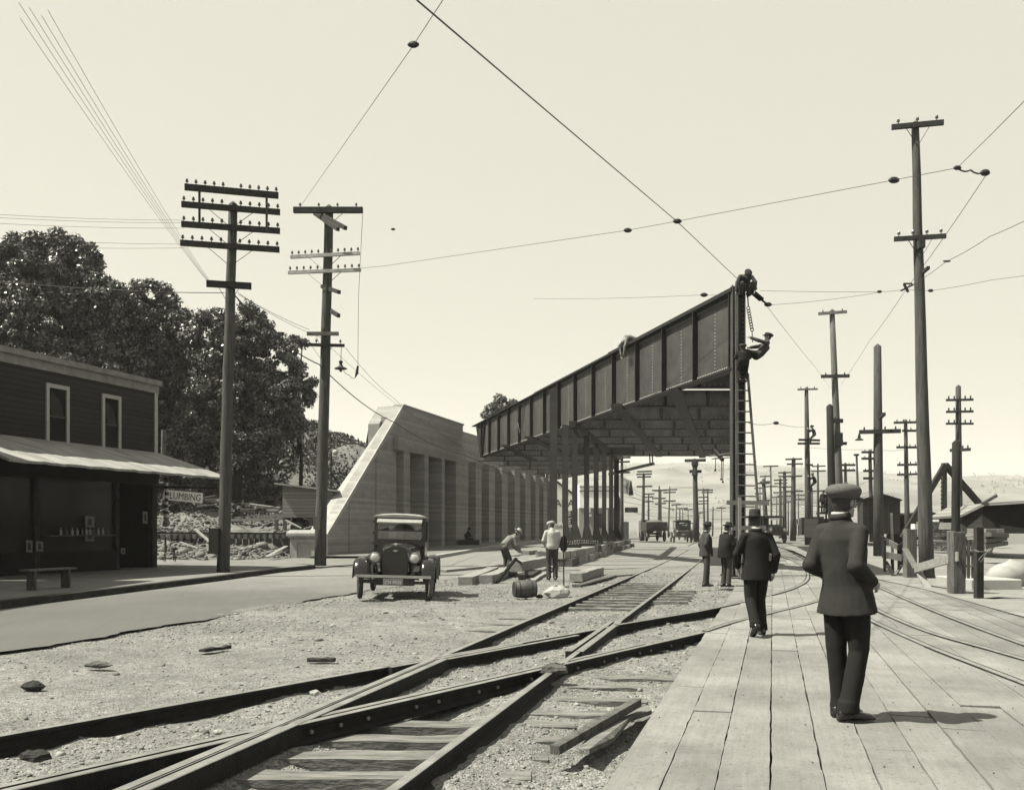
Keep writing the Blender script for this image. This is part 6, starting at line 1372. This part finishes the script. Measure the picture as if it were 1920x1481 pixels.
# gate and fence
def fpart(name, p, q, w_, h, m, label, cat, up=(0, 0, 1), grp=None, bev=.008):
    b = MB(); b.bar(p, q, w_, h, up=up); return b.build(name, MT[m], None, org=p, label=label, cat=cat, group=grp, bevel=bev)
V1 = (0, 1, 0)
fpart('gate_post', G(1794, 1115), U(1794, 997, 21.2), .27, .27, 'wood_old', 'thick weathered gate post, right one of the pair, below the short dark pole', 'post', V1)
fpart('gate_post', U(1783, 1110, 21.6), U(1783, 995, 21.6), .10, .2, 'pole_pale', 'thin pale plank nailed along the left side of the thick gate post', 'plank', V1)
fpart('gate_post', G(1706, 1084), U(1706, 992, 28.4), .30, .3, 'pole_pale', 'thick weathered gate post, left one of the pair, beside the tallest pole', 'post', V1)
fpart('gate_post', U(1714, 1080, 29), U(1714, 996, 29), .08, .2, 'wood_old', 'narrow dark plank on the right of the left gate post', 'plank', V1)
fpart('hitching_post', G(1835, 1124), U(1835, 987, 19.7), .15, .15, 'wood_dark', 'dark square post with a rope tied round it at the right border', 'post', V1)
rp2 = MB(); rp2.tube([U(1827, 1031, 19.6), U(1835, 1034, 19.5), U(1850, 1035, 19.6), U(1861, 1037, 19.7)], .018, 6); rp2.tube([U(1852, 1035, 19.55), U(1842, 1041, 19.5), U(1835, 1050, 19.5), U(1838, 1054, 19.5), U(1844, 1046, 19.5), U(1850, 1036, 19.5)], .012, 6)
rp2.build('rope', MT['pole_pale'], None, org=U(1835, 1034, 19.5), label='pale knotted rope looped round the dark square post', cat='rope')
fpart('board', U(1716, 1066, 24.5), U(1796, 1043, 20.95), .05, .21, 'wood_new', 'wide pale board slanting up between the two gate posts', 'board')
fpart('board', U(1697, 1029, 27.9), U(1718, 1066, 25), .16, .05, 'pole_pale', 'upper half of the narrow brace leaning from the left gate post', 'board')
fpart('board', U(1722, 1070, 24.5), G(1741, 1103), .16, .05, 'wood_new', 'pale brace board reaching the ground below the slanting gate board', 'board')
fpart('board', U(1651, 1008, 31), U(1683, 1025, 29), .05, .18, 'pole_pale', 'upper slanting rail of the fence at the left of the gate', 'board')
fpart('board', U(1655, 1039, 30), U(1692, 1046, 28.5), .05, .2, 'wood_old', 'lower rail of the fence at the left of the gate', 'board')
fpart('picket', U(1674, 1050, 30.5), U(1671, 962, 30.5), .05, .12, 'trim_white', 'tall white stake standing against the boxcar', 'stake', V1)
for i, (x, y0, y1, lb) in enumerate(((1659, 1012, 1072, 'first'), (1674, 1048, 1080, 'second'), (1686, 1020, 1066, 'third'), (1692, 1016, 1060, 'fourth'))): fpart('picket', U(x, y1, 29.5), U(x-1, y0, 29.5), .09, .06, 'wood_dark', lb+' upright of the broken fence left of the gate', 'picket', V1)
fpart('board', U(1660, 1052, 29.6), U(1676, 1080, 29.2), .14, .05, 'wood_dark', 'dark fallen board at the foot of the broken fence', 'board'); fpart('board', U(1690, 1060, 29.3), U(1678, 1078, 29.2), .12, .05, 'pole_pale', 'pale short board crossed against the fence foot', 'board')
for i, x in enumerate((1809, 1816, 1824)): fpart('picket', U(x, 1084, 22.4), U(x, 1008+i*3, 22.4), .06, .05, 'wood_old', ['left', 'middle', 'right'][i]+' slat of the three standing between gate post and dark post', 'picket', V1)
for i, y in enumerate((1033, 1061)): fpart('fence_rail', U(1806, y, 22.5), U(1829, y, 22.3), .04, .05, 'wood_old', ['upper', 'lower'][i]+' thin rail joining the three slats', 'rail')
b = MB(); b.bx(U(1806, 0, 23).x, U(1900, 0, 23).x, 22.6, 24.5, -.03, .27); b.build('concrete_block', MT['concrete_pale'], None, org=U(1806, 1105, 23), label='long low concrete block behind the dark square post', cat='block', bevel=.02)
rock(1893, 1100, .55, 'white covered heap behind the dark square post', 'concrete_pale', 'tarpaulin', seed=31, sc=(1, .8, .75), name='tarpaulin')
for i, (x0, y0, x1, y1, w_) in enumerate(((1840, 1014, 1880, 1009, .3), (1838, 1024, 1880, 1018, .35), (1846, 1002, 1880, 1004, .4))): fpart('log', U(x0, y0, 30), U(x1, y1, 33), w_, .14, 'pole_pale', ['middle', 'lowest', 'top'][i]+' timber lying behind the knotted rope at the right border', 'timber')
fpart('board', G(1850, 1125), G(1885, 1122), .3, .06, 'wood_dark', 'dark scrap of board on the sand at the right border', 'board')
fpart('board', G(1778, 1117), G(1802, 1120), .3, .03, 'wood_dark', 'flat dark board at the foot of the thick gate post', 'board')
# sandy ground right of the streetcar rails
MT['sand'] = mat('sand', .17, .95, .2, 1.2, .6, 14, v2=.22, detail=12)
edge = [G(1560, 1068), G(1640, 1086), G(1740, 1108), G(1862, 1143), G(2010, 1185)]
b = MB(); n0 = len(edge); b.add([e+Vector((0, 0, .03)) for e in edge]+[Vector((e.x+26, e.y+8, .03)) for e in edge], [(i, n0+i, n0+i+1, i+1) for i in range(n0-1)])
b.add([edge[0]+Vector((0, 0, .03)), edge[0]+Vector((26, 8, .03)), Vector((40, 70, .38)), Vector((17, 60, .38))], [(0, 1, 2, 3)])
b.build('sandy_ground', MT['sand'], kind='structure')
# ---------------------------------------------------------------- people
def cap_(b, p, q, r0, r1, n=12, flat=1.0, side=None):
    """rounded tapering limb"""
    p, q = Vector(p), Vector(q); d = q-p; L_ = d.length
    if L_ < 1e-5: return
    d.normalize(); a = Vector((1, 0, 0)) if abs(d.x) < .8 else Vector((0, 1, 0))
    if side is not None: a = Vector(side)
    a = (a-d*a.dot(d)).normalized(); c = d.cross(a); rings = []
    st = [(-math.cos(t)*r0, math.sin(t)*r0) for t in (.15, .6, 1.1, 1.57)]+[(L_+math.sin(t)*r1, math.cos(t)*r1) for t in (0, .5, 1.0, 1.42)]
    for h, r in st: rings.append([p+d*h+(a*math.cos(2*math.pi*k/n)+c*math.sin(2*math.pi*k/n)*flat)*r for k in range(n)])
    b.loft(rings)
def ovl(b, secs, n=18):
    """stack of ellipses: (centre, rx, ry[, axis]) about local x/y"""
    rings = []
    for s in secs:
        c = Vector(s[0]); X = Vector(s[3]) if len(s) > 3 else Vector((1, 0, 0)); Yv = Vector(s[4]) if len(s) > 4 else Vector((0, 1, 0))
        rings.append([c+X*math.cos(2*math.pi*k/n)*s[1]+Yv*math.sin(2*math.pi*k/n)*s[2] for k in range(n)])
    b.loft(rings)
_dtex = bpy.data.textures.new('folds', 'CLOUDS'); _dtex.noise_scale = .16; _dtex.noise_depth = 2
def fuse(b, name, m, root, vox, smooth=2, folds=0.0):
    me = bpy.data.meshes.new('t'); me.from_pydata(b.v, [], b.f)
    import bmesh
    x = bmesh.new(); x.from_mesh(me); bmesh.ops.recalc_face_normals(x, faces=x.faces); x.to_mesh(me); x.free()
    o = bpy.data.objects.new('t', me); COL.objects.link(o)
    r = o.modifiers.new('r', 'REMESH'); r.mode = 'VOXEL'; r.voxel_size = vox; r.use_smooth_shade = True
    if smooth: s = o.modifiers.new('s', 'SMOOTH'); s.factor = .6; s.iterations = smooth
    if folds: d = o.modifiers.new('d', 'DISPLACE'); d.texture = _dtex; d.strength = folds; d.mid_level = .5; d.texture_coords = 'LOCAL'
    dg = bpy.context.evaluated_depsgraph_get(); m2 = bpy.data.meshes.new_from_object(o.evaluated_get(dg)); bpy.data.objects.remove(o)
    m2.name = name; m2.materials.clear(); m2.materials.append(MT[m])
    q = bpy.data.objects.new(name, m2); COL.objects.link(q); q.parent = root; return q
STAND = dict(pelvis=(0, 0, .95), waist=(0, -.0, 1.08), chest=(0, .01, 1.30), neck=(0, -.01, 1.47), head=(0, .02, 1.61), look=(0, 1, 0),
             shR=(.175, -.01, 1.41), shL=(-.175, -.01, 1.41), elR=(.235, -.03, 1.13), elL=(-.235, -.03, 1.13), wrR=(.225, .06, .89), wrL=(-.225, .06, .89),
             hiR=(.09, 0, .93), hiL=(-.09, 0, .93), knR=(.10, .02, .50), knL=(-.10, .02, .50), anR=(.10, -.02, .09), anL=(-.10, -.02, .09), toR=(.03, 1), toL=(-.03, 1))
def hand(b, w_, el, s, curl=.5, k=1.0, palm=None):
    w_, el = Vector(w_), Vector(el); d = (w_-el).normalized(); pn = Vector(palm) if palm else Vector((-s, .25, 0)); pn = (pn-d*pn.dot(d)).normalized(); sd = d.cross(pn).normalized()
    cap_(b, w_, w_+d*.075*k, .026, .032, 10, .55, side=sd)
    for i, (o_, L_) in enumerate(((-.030, .068), (-.010, .078), (.011, .074), (.030, .058))):
        p = w_+d*.085*k+sd*o_*k; q = p+(d*math.cos(curl*.6)+pn*math.sin(curl*.6))*L_*.5*k; e = q+(d*math.cos(curl*1.8)+pn*math.sin(curl*1.8))*L_*.55*k
        cap_(b, p, q, .0095, .0088, 7); cap_(b, q, e, .0088, .0075, 7)
    t0 = w_+d*.03*k-sd*.03*k; t1 = t0+(d*.6-sd*.55+pn*.5).normalized()*.035; cap_(b, t0, t1, .012, .0105, 7); cap_(b, t1, t1+(d*.8-sd*.1+pn*.5).normalized()*.032, .0105, .0085, 7)
def person(label, loc, rz, pose=None, jacket='suit', legs='trouser', hat='fedora', hatm='felt', k=1.0, vox=.014, skin='skin', coat=True, belly=0., hem=.80, folds=.007, rot=None, group=None, flare=.0, collar=True, girth=1.0):
    J = dict(STAND); J.update(pose or {}); V = {a: Vector(c) for a, c in J.items() if isinstance(c, tuple) and len(c) == 3}
    root = empty('person', loc, label, 'person', group, rot=rot or (0, 0, rz)); root.scale = (k, k, k)
    lk = V['look'].normalized(); up = (V['head']-V['neck']).normalized(); up = (up+Vector((0, 0, .6))).normalized(); up = (up-lk*up.dot(lk)).normalized() if abs(up.dot(lk)) < .95 else Vector((0, 0, 1)); rt = lk.cross(up).normalized()
    hc = V['head']; HM = Matrix((rt, lk, up)).transposed()
    # ---- body: one continuous skin surface
    b = MB(); b.ell(hc+up*.025, (.073, .092, .098), HM, 16, 12); b.ell(hc+lk*.022-up*.055, (.055, .064, .062), HM, 14, 10)
    cap_(b, hc+lk*.088+up*.012, hc+lk*.112-up*.022, .009, .015, 8); b.ell(hc+lk*.085-up*.058, (.024, .012, .010), HM, 10, 6); b.ell(hc+lk*.078-up*.092, (.022, .018, .016), HM, 10, 6)
    cap_(b, hc+lk*.078+up*.032-rt*.035, hc+lk*.078+up*.032+rt*.035, .012, .012, 8)
    for s in (-1, 1): b.ell(hc+rt*s*.076-lk*.005-up*.005, (.010, .02, .032), HM, 8, 6)
    cap_(b, hc-up*.05-lk*.012, V['neck']-Vector((0, 0, .03)), .056, .062, 12)
    cap_(b, V['neck']-Vector((0, 0, .03)), V['chest'], .05, .10, 12); cap_(b, V['chest'], V['pelvis'], .10, .10, 12)
    for s, S in ((1, 'R'), (-1, 'L')):
        cap_(b, V['neck']-(V['neck']-V['chest'])*.5, V['sh'+S]+(V['chest']-V['neck'])*.12, .045, .04, 10); cap_(b, V['sh'+S]+(V['chest']-V['neck'])*.12, V['el'+S], .034, .032, 10); cap_(b, V['el'+S], V['wr'+S], .033, .025, 10); hand(b, V['wr'+S], V['el'+S], s)
        cap_(b, V['pelvis'], V['hi'+S], .11, .085, 10); cap_(b, V['hi'+S], V['kn'+S], .08, .05, 10); cap_(b, V['kn'+S], V['an'+S], .045, .028, 10)
        to = Vector((J['to'+S][0], J['to'+S][1], 0)).normalized(); cap_(b, V['an'+S]-Vector((0, 0, .04)), V['an'+S]-Vector((0, 0, .060))+to*.11, .022, .018, 8)
    body = fuse(b, 'body', skin, root, min(vox, .0095), 1)
    for s in (-1, 1):
        b = MB(); b.ell(hc+lk*.083+rt*s*.031+up*.012, (.013, .009, .008), HM, 8, 6); e = b.build('eye', MT['hair'], root, smooth=True)
    # ---- hair
    b = MB(); b.ell(hc+up*.012-lk*.012, (.080, .094, .112), HM, 16, 12); b.v = [tuple(p) for p in b.v]
    vs = []
    for p in b.v:
        q = Vector(p)-hc
        if q.dot(lk) > .045 and q.dot(up) < .07: q -= lk*(q.dot(lk)-.045)
        lim = -.085 if q.dot(lk) < -.01 else -.03
        if q.dot(up) < lim: q -= up*(q.dot(up)-lim)
        vs.append(tuple(hc+q))
    b.v = vs; b.build('hair', MT['hair'], root, smooth=True)
    # ---- trousers
    b = MB(); P = V['pelvis']
    ovl(b, [(P+Vector((0, 0, .14)), .165*girth+belly*.3, .125*girth+belly*.5), (P+Vector((0, 0, .04)), .175*girth, .135*girth+belly*.3), (P-Vector((0, 0, .05)), .17*girth, .13*girth)]) if V['chest'].z-P.z > .25 else b.ell(P, (.17, .15, .15), None, 14, 10)
    for S in 'RL':
        h, kn, an = V['hi'+S], V['kn'+S], V['an'+S]
        cap_(b, h, kn, .105*girth, .076, 14); cap_(b, kn, an+(an-kn).normalized()*-.0+Vector((0, 0, .01)), .074, .070+flare, 14)
        d = (an-kn).normalized(); b.lathe([(.072+flare, -.06), (.078+flare, .0), (.078+flare, .03), (.06+flare, .032)], an-Vector((0, 0, .004)), Matrix((Vector((1, 0, 0)), Vector((0, 1, 0)), Vector((0, 0, -1)))).transposed(), 16)
    fuse(b, 'trousers', legs, root, vox, 2, folds)
    # ---- upper garment
    b = MB(); C, N_, Wt = V['chest'], V['neck'], V['waist']; ax = (V['shR']-V['shL']).normalized(); sd = ax; 
    tor = (N_-P).normalized(); fw = tor.cross(ax).normalized() if True else Vector((0, 1, 0))
    if fw.dot(Vector((0, 1, 0))) < 0 and abs(tor.z) > .5: fw = -fw
    hp = P-Vector((0, 0, P.z-hem)) if (coat and abs(tor.z) > .7) else P-tor*.05
    sw_ = (V['shR']-V['shL']).length/2
    secs = [(hp, ((.25 if flare else .22) if coat else .175)*girth+flare*.5, (.175 if coat else .14)*girth+belly*.6), (P.lerp(Wt, .3), .195*girth, .15*girth+belly), (Wt, .175*girth+belly*.3, .135*girth+belly), (C-tor*.06, .195*girth, .135*girth+belly*.5), (C+tor*.05, .20*girth, .13*girth), (N_-tor*.075, sw_*.86, .105), (N_-tor*.035, sw_*.52, .088), (N_-tor*.005, .075, .074), (N_+tor*.03, .067, .068)]
    ovl(b, [(c, rx, ry, ax, fw) for c, rx, ry in secs], 20)
    for S in 'RL':
        cap_(b, N_-tor*.06+(V['sh'+S]-N_)*.25, V['sh'+S]-tor*.015, .060, .062, 12); cap_(b, V['sh'+S]-tor*.02, V['el'+S], .064*girth, .057, 14); cap_(b, V['el'+S], V['wr'+S].lerp(V['el'+S], .06), .064, .048, 14)
    up_ = fuse(b, 'jacket' if coat else 'shirt', jacket, root, vox, 2, folds)
    if coat and collar:
        b = MB(); t = tor; b.lathe([(.060, -.02), (.074, -.03), (.080, .0), (.068, .025), (.064, .022), (.058, .0)], N_+t*.015, Matrix((ax, fw, t)).transposed(), 16); b.build('collar', MT[jacket], up_, smooth=True)
        b = MB(); b.lathe([(.056, .0), (.0635, .0), (.0615, .036), (.056, .036)], N_+t*.012, Matrix((ax, fw, t)).transposed(), 16); b.build('shirt_collar', MT['shirt'], root, smooth=True)
    # ---- shoes
    for S in 'RL':
        an = V['an'+S]; to = Vector((J['to'+S][0], J['to'+S][1], J['tz'+S] if 'tz'+S in J else 0)).normalized() if ('tz'+S in J) else Vector((J['to'+S][0], J['to'+S][1], 0)).normalized(); sd2 = Vector((to.y, -to.x, 0)).normalized(); uz = sd2.cross(to); uz = uz if uz.z > 0 else -uz
        o = an-uz*.09; b = MB(); n = 14; rings = []
        for (y, w2, h0, h1) in ((-.085, .022, .0, .055), (-.075, .036, .0, .085), (-.03, .040, .0, .105), (.02, .042, .0, .10), (.07, .046, 0, .075), (.12, .049, 0, .058), (.165, .044, 0, .050), (.195, .028, .0, .036), (.203, .012, .008, .025)):
            c = o+to*y+uz*(h0+h1)/2; rings.append([c+sd2*math.cos(2*math.pi*i/n)*w2+uz*(abs(math.sin(2*math.pi*i/n))**.8*(1 if math.sin(2*math.pi*i/n) > 0 else -1))*(h1-h0)/2 for i in range(n)])
        b.loft(rings); b.build('shoe', MT['shoe'], root, smooth=True)
    # ---- hats
    if hat == 'fedora':
        b = MB(); b.lathe([(.078, .0), (.150, .012), (.155, .022), (.10, .012), (.088, .012), (.085, .07), (.078, .115), (.055, .125), (.03, .112), (.002, .108)], hc+up*.062+lk*.004, HM @ Matrix.Diagonal(Vector((.94, 1.10, 1))), 22); h = b.build('hat', MT[hatm], root, smooth=True)
        b = MB(); b.lathe([(.0895, .012), (.0885, .04), (.086, .04), (.087, .012)], hc+up*.062+lk*.004, HM @ Matrix.Diagonal(Vector((.94, 1.10, 1))), 22, False); b.build('hat_band', MT['black'], h)
    elif hat == 'cap':
        b = MB(); c = hc+up*.075-lk*.012; rings = []
        for (z, rx, ry, oy) in ((-.050, .084, .100, 0), (-.036, .100, .119, -.004), (-.018, .112, .134, -.008), (.006, .119, .142, -.008), (.030, .114, .134, -.002), (.050, .094, .110, .008), (.062, .055, .065, .016), (.066, .004, .005, .02)):
            rings.append([c+up*z+rt*math.cos(2*math.pi*i/20)*rx+lk*(math.sin(2*math.pi*i/20)*ry+oy) for i in range(20)])
        b.loft(rings); h = b.build('cap', MT[hatm], root, smooth=True)
        b = MB(); rg = []
        for y, w2, z in ((.080, .078, -.034), (.125, .080, -.032), (.158, .064, -.040), (.182, .03, -.050)):
            rg.append([c+lk*y+rt*x*w2+up*(z-abs(x)**2*.014+dz) for x, dz in ((-1, 0), (-.5, 0), (0, 0), (.5, 0), (1, 0), (1, .007), (.5, .009), (0, .01), (-.5, .009), (-1, .007))])
        b.loft(rg); b.build('peak', MT[hatm], h, smooth=True)
        b = MB(); b.ell(c+up*.066+lk*.02, .010, n=8, m=6); b.build('button', MT[hatm], h)
    return root
def gp(px, py, dz=0): p = G(px, py); p.z = float(rise(p.y))+dz; return p

# man with the cap, close on the right: back to us, turned to his right, elbows out
person('man in a tweed cap and dark suit standing nearest us on the planks', gp(1583, 1351, .014), R(-56), dict(
    pelvis=(0, .03, .96), waist=(0, .0, 1.10), chest=(-.0, -.02, 1.30), neck=(.0, -.045, 1.49), head=(.01, -.01, 1.605), look=(.12, 1, -.05),
    shR=(.165, -.04, 1.405), shL=(-.165, -.04, 1.405), elR=(.205, -.14, 1.14), elL=(-.20, -.13, 1.14), wrR=(.17, .10, 1.02), wrL=(-.15, .12, 1.03),
    hiR=(.095, .02, .93), hiL=(-.095, .02, .93), knR=(.085, .06, .52), knL=(-.085, .02, .52), anR=(.075, -.05, .095), anL=(-.075, .06, .095), toR=(.45, .9), toL=(.15, 1)),
    'suit', 'trouser', 'cap', 'cap', 1.02, .011, hem=.79, folds=.010, flare=.002, girth=.97)
# man walking away
person('man in a felt hat and dark suit walking away from us along the planks', gp(1418, 1193, .014), R(4), dict(
    knR=(.10, .13, .50), anR=(.10, .05, .10), knL=(-.09, .0, .52), anL=(-.09, -.22, .17), tzL=-.75, toL=(0, 1), elR=(.26, -.08, 1.14), wrR=(.25, -.02, .90), elL=(-.27, .03, 1.15), wrL=(-.22, .14, .96), head=(.0, .06, 1.60)),
    'suit_d', 'trouser', 'fedora', 'felt', .96, .014, hem=.78, folds=.010, girth=1.0)
person('older man in a dark hat and grey jacket, left of the standing pair', gp(1324, 1099, .0), R(-80), dict(
    elR=(.22, -.09, 1.15), wrR=(.2, .0, .92), elL=(-.2, -.1, 1.15), wrL=(-.18, -.02, .93), knR=(.1, -.03, .5), anR=(.1, -.07, .09), knL=(-.09, .07, .51), anL=(-.09, .05, .09), head=(0, .04, 1.59), look=(-.1, 1, -.15)),
    'suit_m', 'denim', 'fedora', 'felt', .93, .016, hem=.82, belly=.03)
person('stout man in a black suit raising a hand to his chin', gp(1362, 1100, .0), R(-62), dict(
    elR=(.24, .06, 1.16), wrR=(.08, .24, 1.30), elL=(-.24, .0, 1.15), wrL=(-.14, .20, 1.08), head=(0, .05, 1.59), look=(.1, 1, -.2)),
    'suit_d', 'denim', 'fedora', 'felt', .92, .016, hem=.80, belly=.08, girth=1.1)
person('road worker in a white shirt and pale cap standing with his back to us', gp(1035, 1087), R(8), dict(
    elR=(.25, .03, 1.16), wrR=(.18, .2, 1.02), elL=(-.25, .0, 1.15), wrL=(-.2, .18, 1.05), head=(-.02, .08, 1.57), look=(-.8, .9, -.4)),
    'shirt', 'denim', 'cap', 'felt_l', .98, .018, coat=False)
person('road worker in a grey shirt and light hat bending over by the timbers', gp(950, 1075), R(-70), dict(
    pelvis=(0, -.1, .88), waist=(0, -.04, .99), chest=(0, .12, 1.15), neck=(0, .27, 1.26), head=(0, .38, 1.34), look=(0, .8, -.6), shR=(.18, .22, 1.22), shL=(-.18, .22, 1.22),
    elR=(.22, .28, .95), elL=(-.22, .28, .95), wrR=(.14, .42, .78), wrL=(-.14, .42, .78), hiR=(.09, -.1, .86), hiL=(-.09, -.1, .86), knR=(.11, .08, .48), knL=(-.11, .0, .48)),
    'shirt_g', 'denim', 'fedora', 'felt_l', .98, .02, coat=False)
SEAT = dict(pelvis=(0, -.1, .50), waist=(0, -.1, .64), chest=(0, -.03, .85), neck=(0, .04, 1.02), head=(0, .10, 1.14), look=(0, 1, -.3), shR=(.18, .02, .96), shL=(-.18, .02, .96), elR=(.24, .1, .72), elL=(-.24, .1, .72), wrR=(.12, .3, .68), wrL=(-.12, .3, .68),
            hiR=(.1, -.06, .47), hiL=(-.1, -.06, .47), knR=(.12, .36, .48), knL=(-.12, .36, .48), anR=(.12, .38, .09), anL=(-.12, .38, .09))
q = U(877, 1020, 66); q.z = .32
person('man in dark clothes sitting at the foot of the abutment wall', q, R(-60), SEAT, 'suit_d', 'suit_d', 'fedora', 'felt', .95, .026, skin='skin_dark')
b = MB(); b.bx(q.x-.7, q.x+.8, q.y-.35, q.y+.3, .3, .72); b.build('bench', MT['wood_dark'], None, org=(q.x, q.y, .3), label='low dark timber seat under the man at the abutment wall', cat='bench', bevel=.02)
# ironworkers
q = U(1392, 545, 29.6); q.z = 8.62
person('ironworker crouching on top of the near end of the girder, head down', q+Vector((.06, 0, -.02)), R(185), dict(
    pelvis=(0, -.06, .30), waist=(0, -.08, .42), chest=(0, .06, .58), neck=(0, .22, .66), head=(0, .32, .62), look=(0, .5, -1), shR=(.19, .16, .62), shL=(-.19, .16, .62),
    elR=(.30, .22, .40), elL=(-.28, .22, .42), wrR=(.36, .26, .12), wrL=(-.24, .28, .16), hiR=(.1, -.04, .28), hiL=(-.1, -.04, .28), knR=(.16, .26, .36), knL=(-.16, .26, .36), anR=(.12, .02, .09), anL=(-.12, .02, .09)),
    'denim', 'denim', 'cap', 'felt', .98, .018, coat=False, skin='skin_dark')
q = U(1400, 672, 29.3)
person('ironworker leaning back from the near column in a sling, arms on the chain', q, R(90), dict(
    pelvis=(0, -.30, .10), waist=(0, -.42, .16), chest=(0, -.58, .34), neck=(0, -.66, .50), head=(0, -.66, .66), look=(0, 1, .25), shR=(.17, -.60, .46), shL=(-.17, -.60, .46),
    elR=(.2, -.36, .40), elL=(-.2, -.32, .52), wrR=(.12, -.14, .36), wrL=(-.12, -.10, .62), hiR=(.09, -.27, .12), hiL=(-.09, -.27, .12), knR=(.11, .08, .24), knL=(-.11, .05, .20), anR=(.1, .04, -.12), anL=(-.1, .06, -.16), toR=(0, 1), toL=(0, 1)),
    'denim', 'suit_d', 'cap', 'felt', .98, .016, coat=False)
q = U(1391, 716, 29.25)
person('ironworker in dark overalls standing on the ladder high on the near column', q+Vector((0, -.2, 0)), R(5), dict(
    pelvis=(0, -.02, .62), waist=(0, -.02, .72), chest=(0, .0, .84), neck=(0, .03, .96), head=(0, .08, 1.06), look=(0, 1, .1), shR=(.17, .02, .92), shL=(-.17, .02, .92), elR=(.24, .08, .76), elL=(-.24, .06, .74), wrR=(.14, .20, .92), wrL=(-.14, .2, .90),
    hiR=(.09, 0, .6), hiL=(-.09, 0, .6), knR=(.12, .14, .34), knL=(-.12, .12, .36), anR=(.1, .06, .06), anL=(-.1, .06, .08)),
    'suit_d', 'suit_d', 'cap', 'felt', .95, .018, coat=False, skin='skin_dark')
t_ = .242*GL/1.0; q = GP(t_, 8.86, .10)
person('ironworker lying across the top of the long girder, arms hanging down its face', q, R(104), dict(
    pelvis=(0, -.22, .16), waist=(0, -.08, .24), chest=(0, .10, .22), neck=(0, .24, .10), head=(0, .30, -.04), look=(0, .35, -1), shR=(.18, .16, .16), shL=(-.18, .16, .16),
    elR=(.22, .26, -.14), elL=(-.24, .24, -.12), wrR=(.20, .24, -.42), wrL=(-.20, .26, -.38), hiR=(.1, -.24, .16), hiL=(-.1, -.24, .16), knR=(.34, -.32, .12), knL=(-.36, -.34, .10), anR=(.62, -.28, .14), anL=(-.66, -.28, .12), toR=(1, 0), toL=(-1, 0)),
    'shirt_g', 'denim', 'cap', 'felt_l', 1.0, .02, coat=False)
# linemen and tower crew far off
CL = dict(pelvis=(0, -.28, .72), waist=(0, -.30, .84), chest=(0, -.24, 1.04), neck=(0, -.18, 1.2), head=(0, -.12, 1.33), look=(0, 1, .1), shR=(.17, -.2, 1.15), shL=(-.17, -.2, 1.15), elR=(.2, .0, 1.0), elL=(-.2, .0, 1.05), wrR=(.08, .14, 1.12), wrL=(-.08, .14, 1.2), hiR=(.09, -.25, .7), hiL=(-.09, -.25, .7), knR=(.14, -.02, .5), knL=(-.14, -.02, .45), anR=(.06, -.02, .12), anL=(-.06, -.02, .1))
person('lineman in a white hat working low on the slender pole', U(1520, 923, 71.6), R(75), CL, 'suit_d', 'suit_d', 'fedora', 'felt_l', 1.0, .035, coat=False)
person('upper lineman perched on the double crossarm of the slender pole', U(1519, 834, 71.6), R(75), CL, 'suit_m', 'suit_m', 'cap', 'felt', 1.0, .035, coat=False)
CR = dict(elR=(.3, .1, 1.25), wrR=(.3, .2, 1.5), chest=(0, .05, 1.3), head=(0, .1, 1.58))
person('left one of two men on the tower wagon, reaching up', U(1543, 960, 65), R(-50), CR, 'suit_d', 'suit_d', 'fedora', 'felt', .85, .035)
person('right one of the two men on the tower wagon', U(1551, 960, 65), R(60), dict(elR=(.25, .1, 1.15), wrR=(.2, .25, 1.2)), 'suit_d', 'suit_d', 'fedora', 'felt', .83, .035)
# ---------------------------------------------------------------- hill features and haze
MT['hilltree'] = leafmat('hill_tree', .065, .9, .3)
rng = np.random.default_rng(21); N_ = 16000; x = rng.uniform(-200, 1500, N_); y = rng.uniform(1100, 2450, N_); z = hill(x, y); dens = vnoise(x, y, .006)
k = rng.random(N_) < np.clip(.35+dens*1.6, .02, 1)*np.where(y > 2150, .8, .05); x, y, z = x[k], y[k], z[k]; n = len(x)
cen = np.repeat(np.stack([x, y, z+4], -1), 10, 0)+rng.normal(size=(n*10, 3))*np.array([5, 4, 3.2]); nr = rng.normal(size=cen.shape); nr /= np.linalg.norm(nr, axis=1)[:, None]
tt = np.cross(nr, rng.normal(size=cen.shape)); tt /= np.linalg.norm(tt, axis=1)[:, None]; bb = np.cross(nr, tt); s = rng.uniform(1.0, 2.4, len(cen))[:, None]
tag(leafmesh('hill_woods', np.stack([cen-tt*s, cen+bb*s*.7, cen+tt*s, cen-bb*s*.7], 1).reshape(-1, 3), MT['hilltree']), 'scattered woods on the far hillside beyond the flats', 'woods', kind='stuff')
m, t, p = newmat('haze'); t.nodes.remove(p); pv = t.nodes.new('ShaderNodeVolumePrincipled'); pv.inputs['Density'].default_value = .00022; pv.inputs['Color'].default_value = (1, .995, .98, 1); pv.inputs['Anisotropy'].default_value = .2
t.links.new(pv.outputs[0], t.nodes['Material Output'].inputs['Volume'])
b = MB(); b.bx(-3300, 3300, -410, 3100, -1.6, 205); b.build('haze', m, kind='stuff')
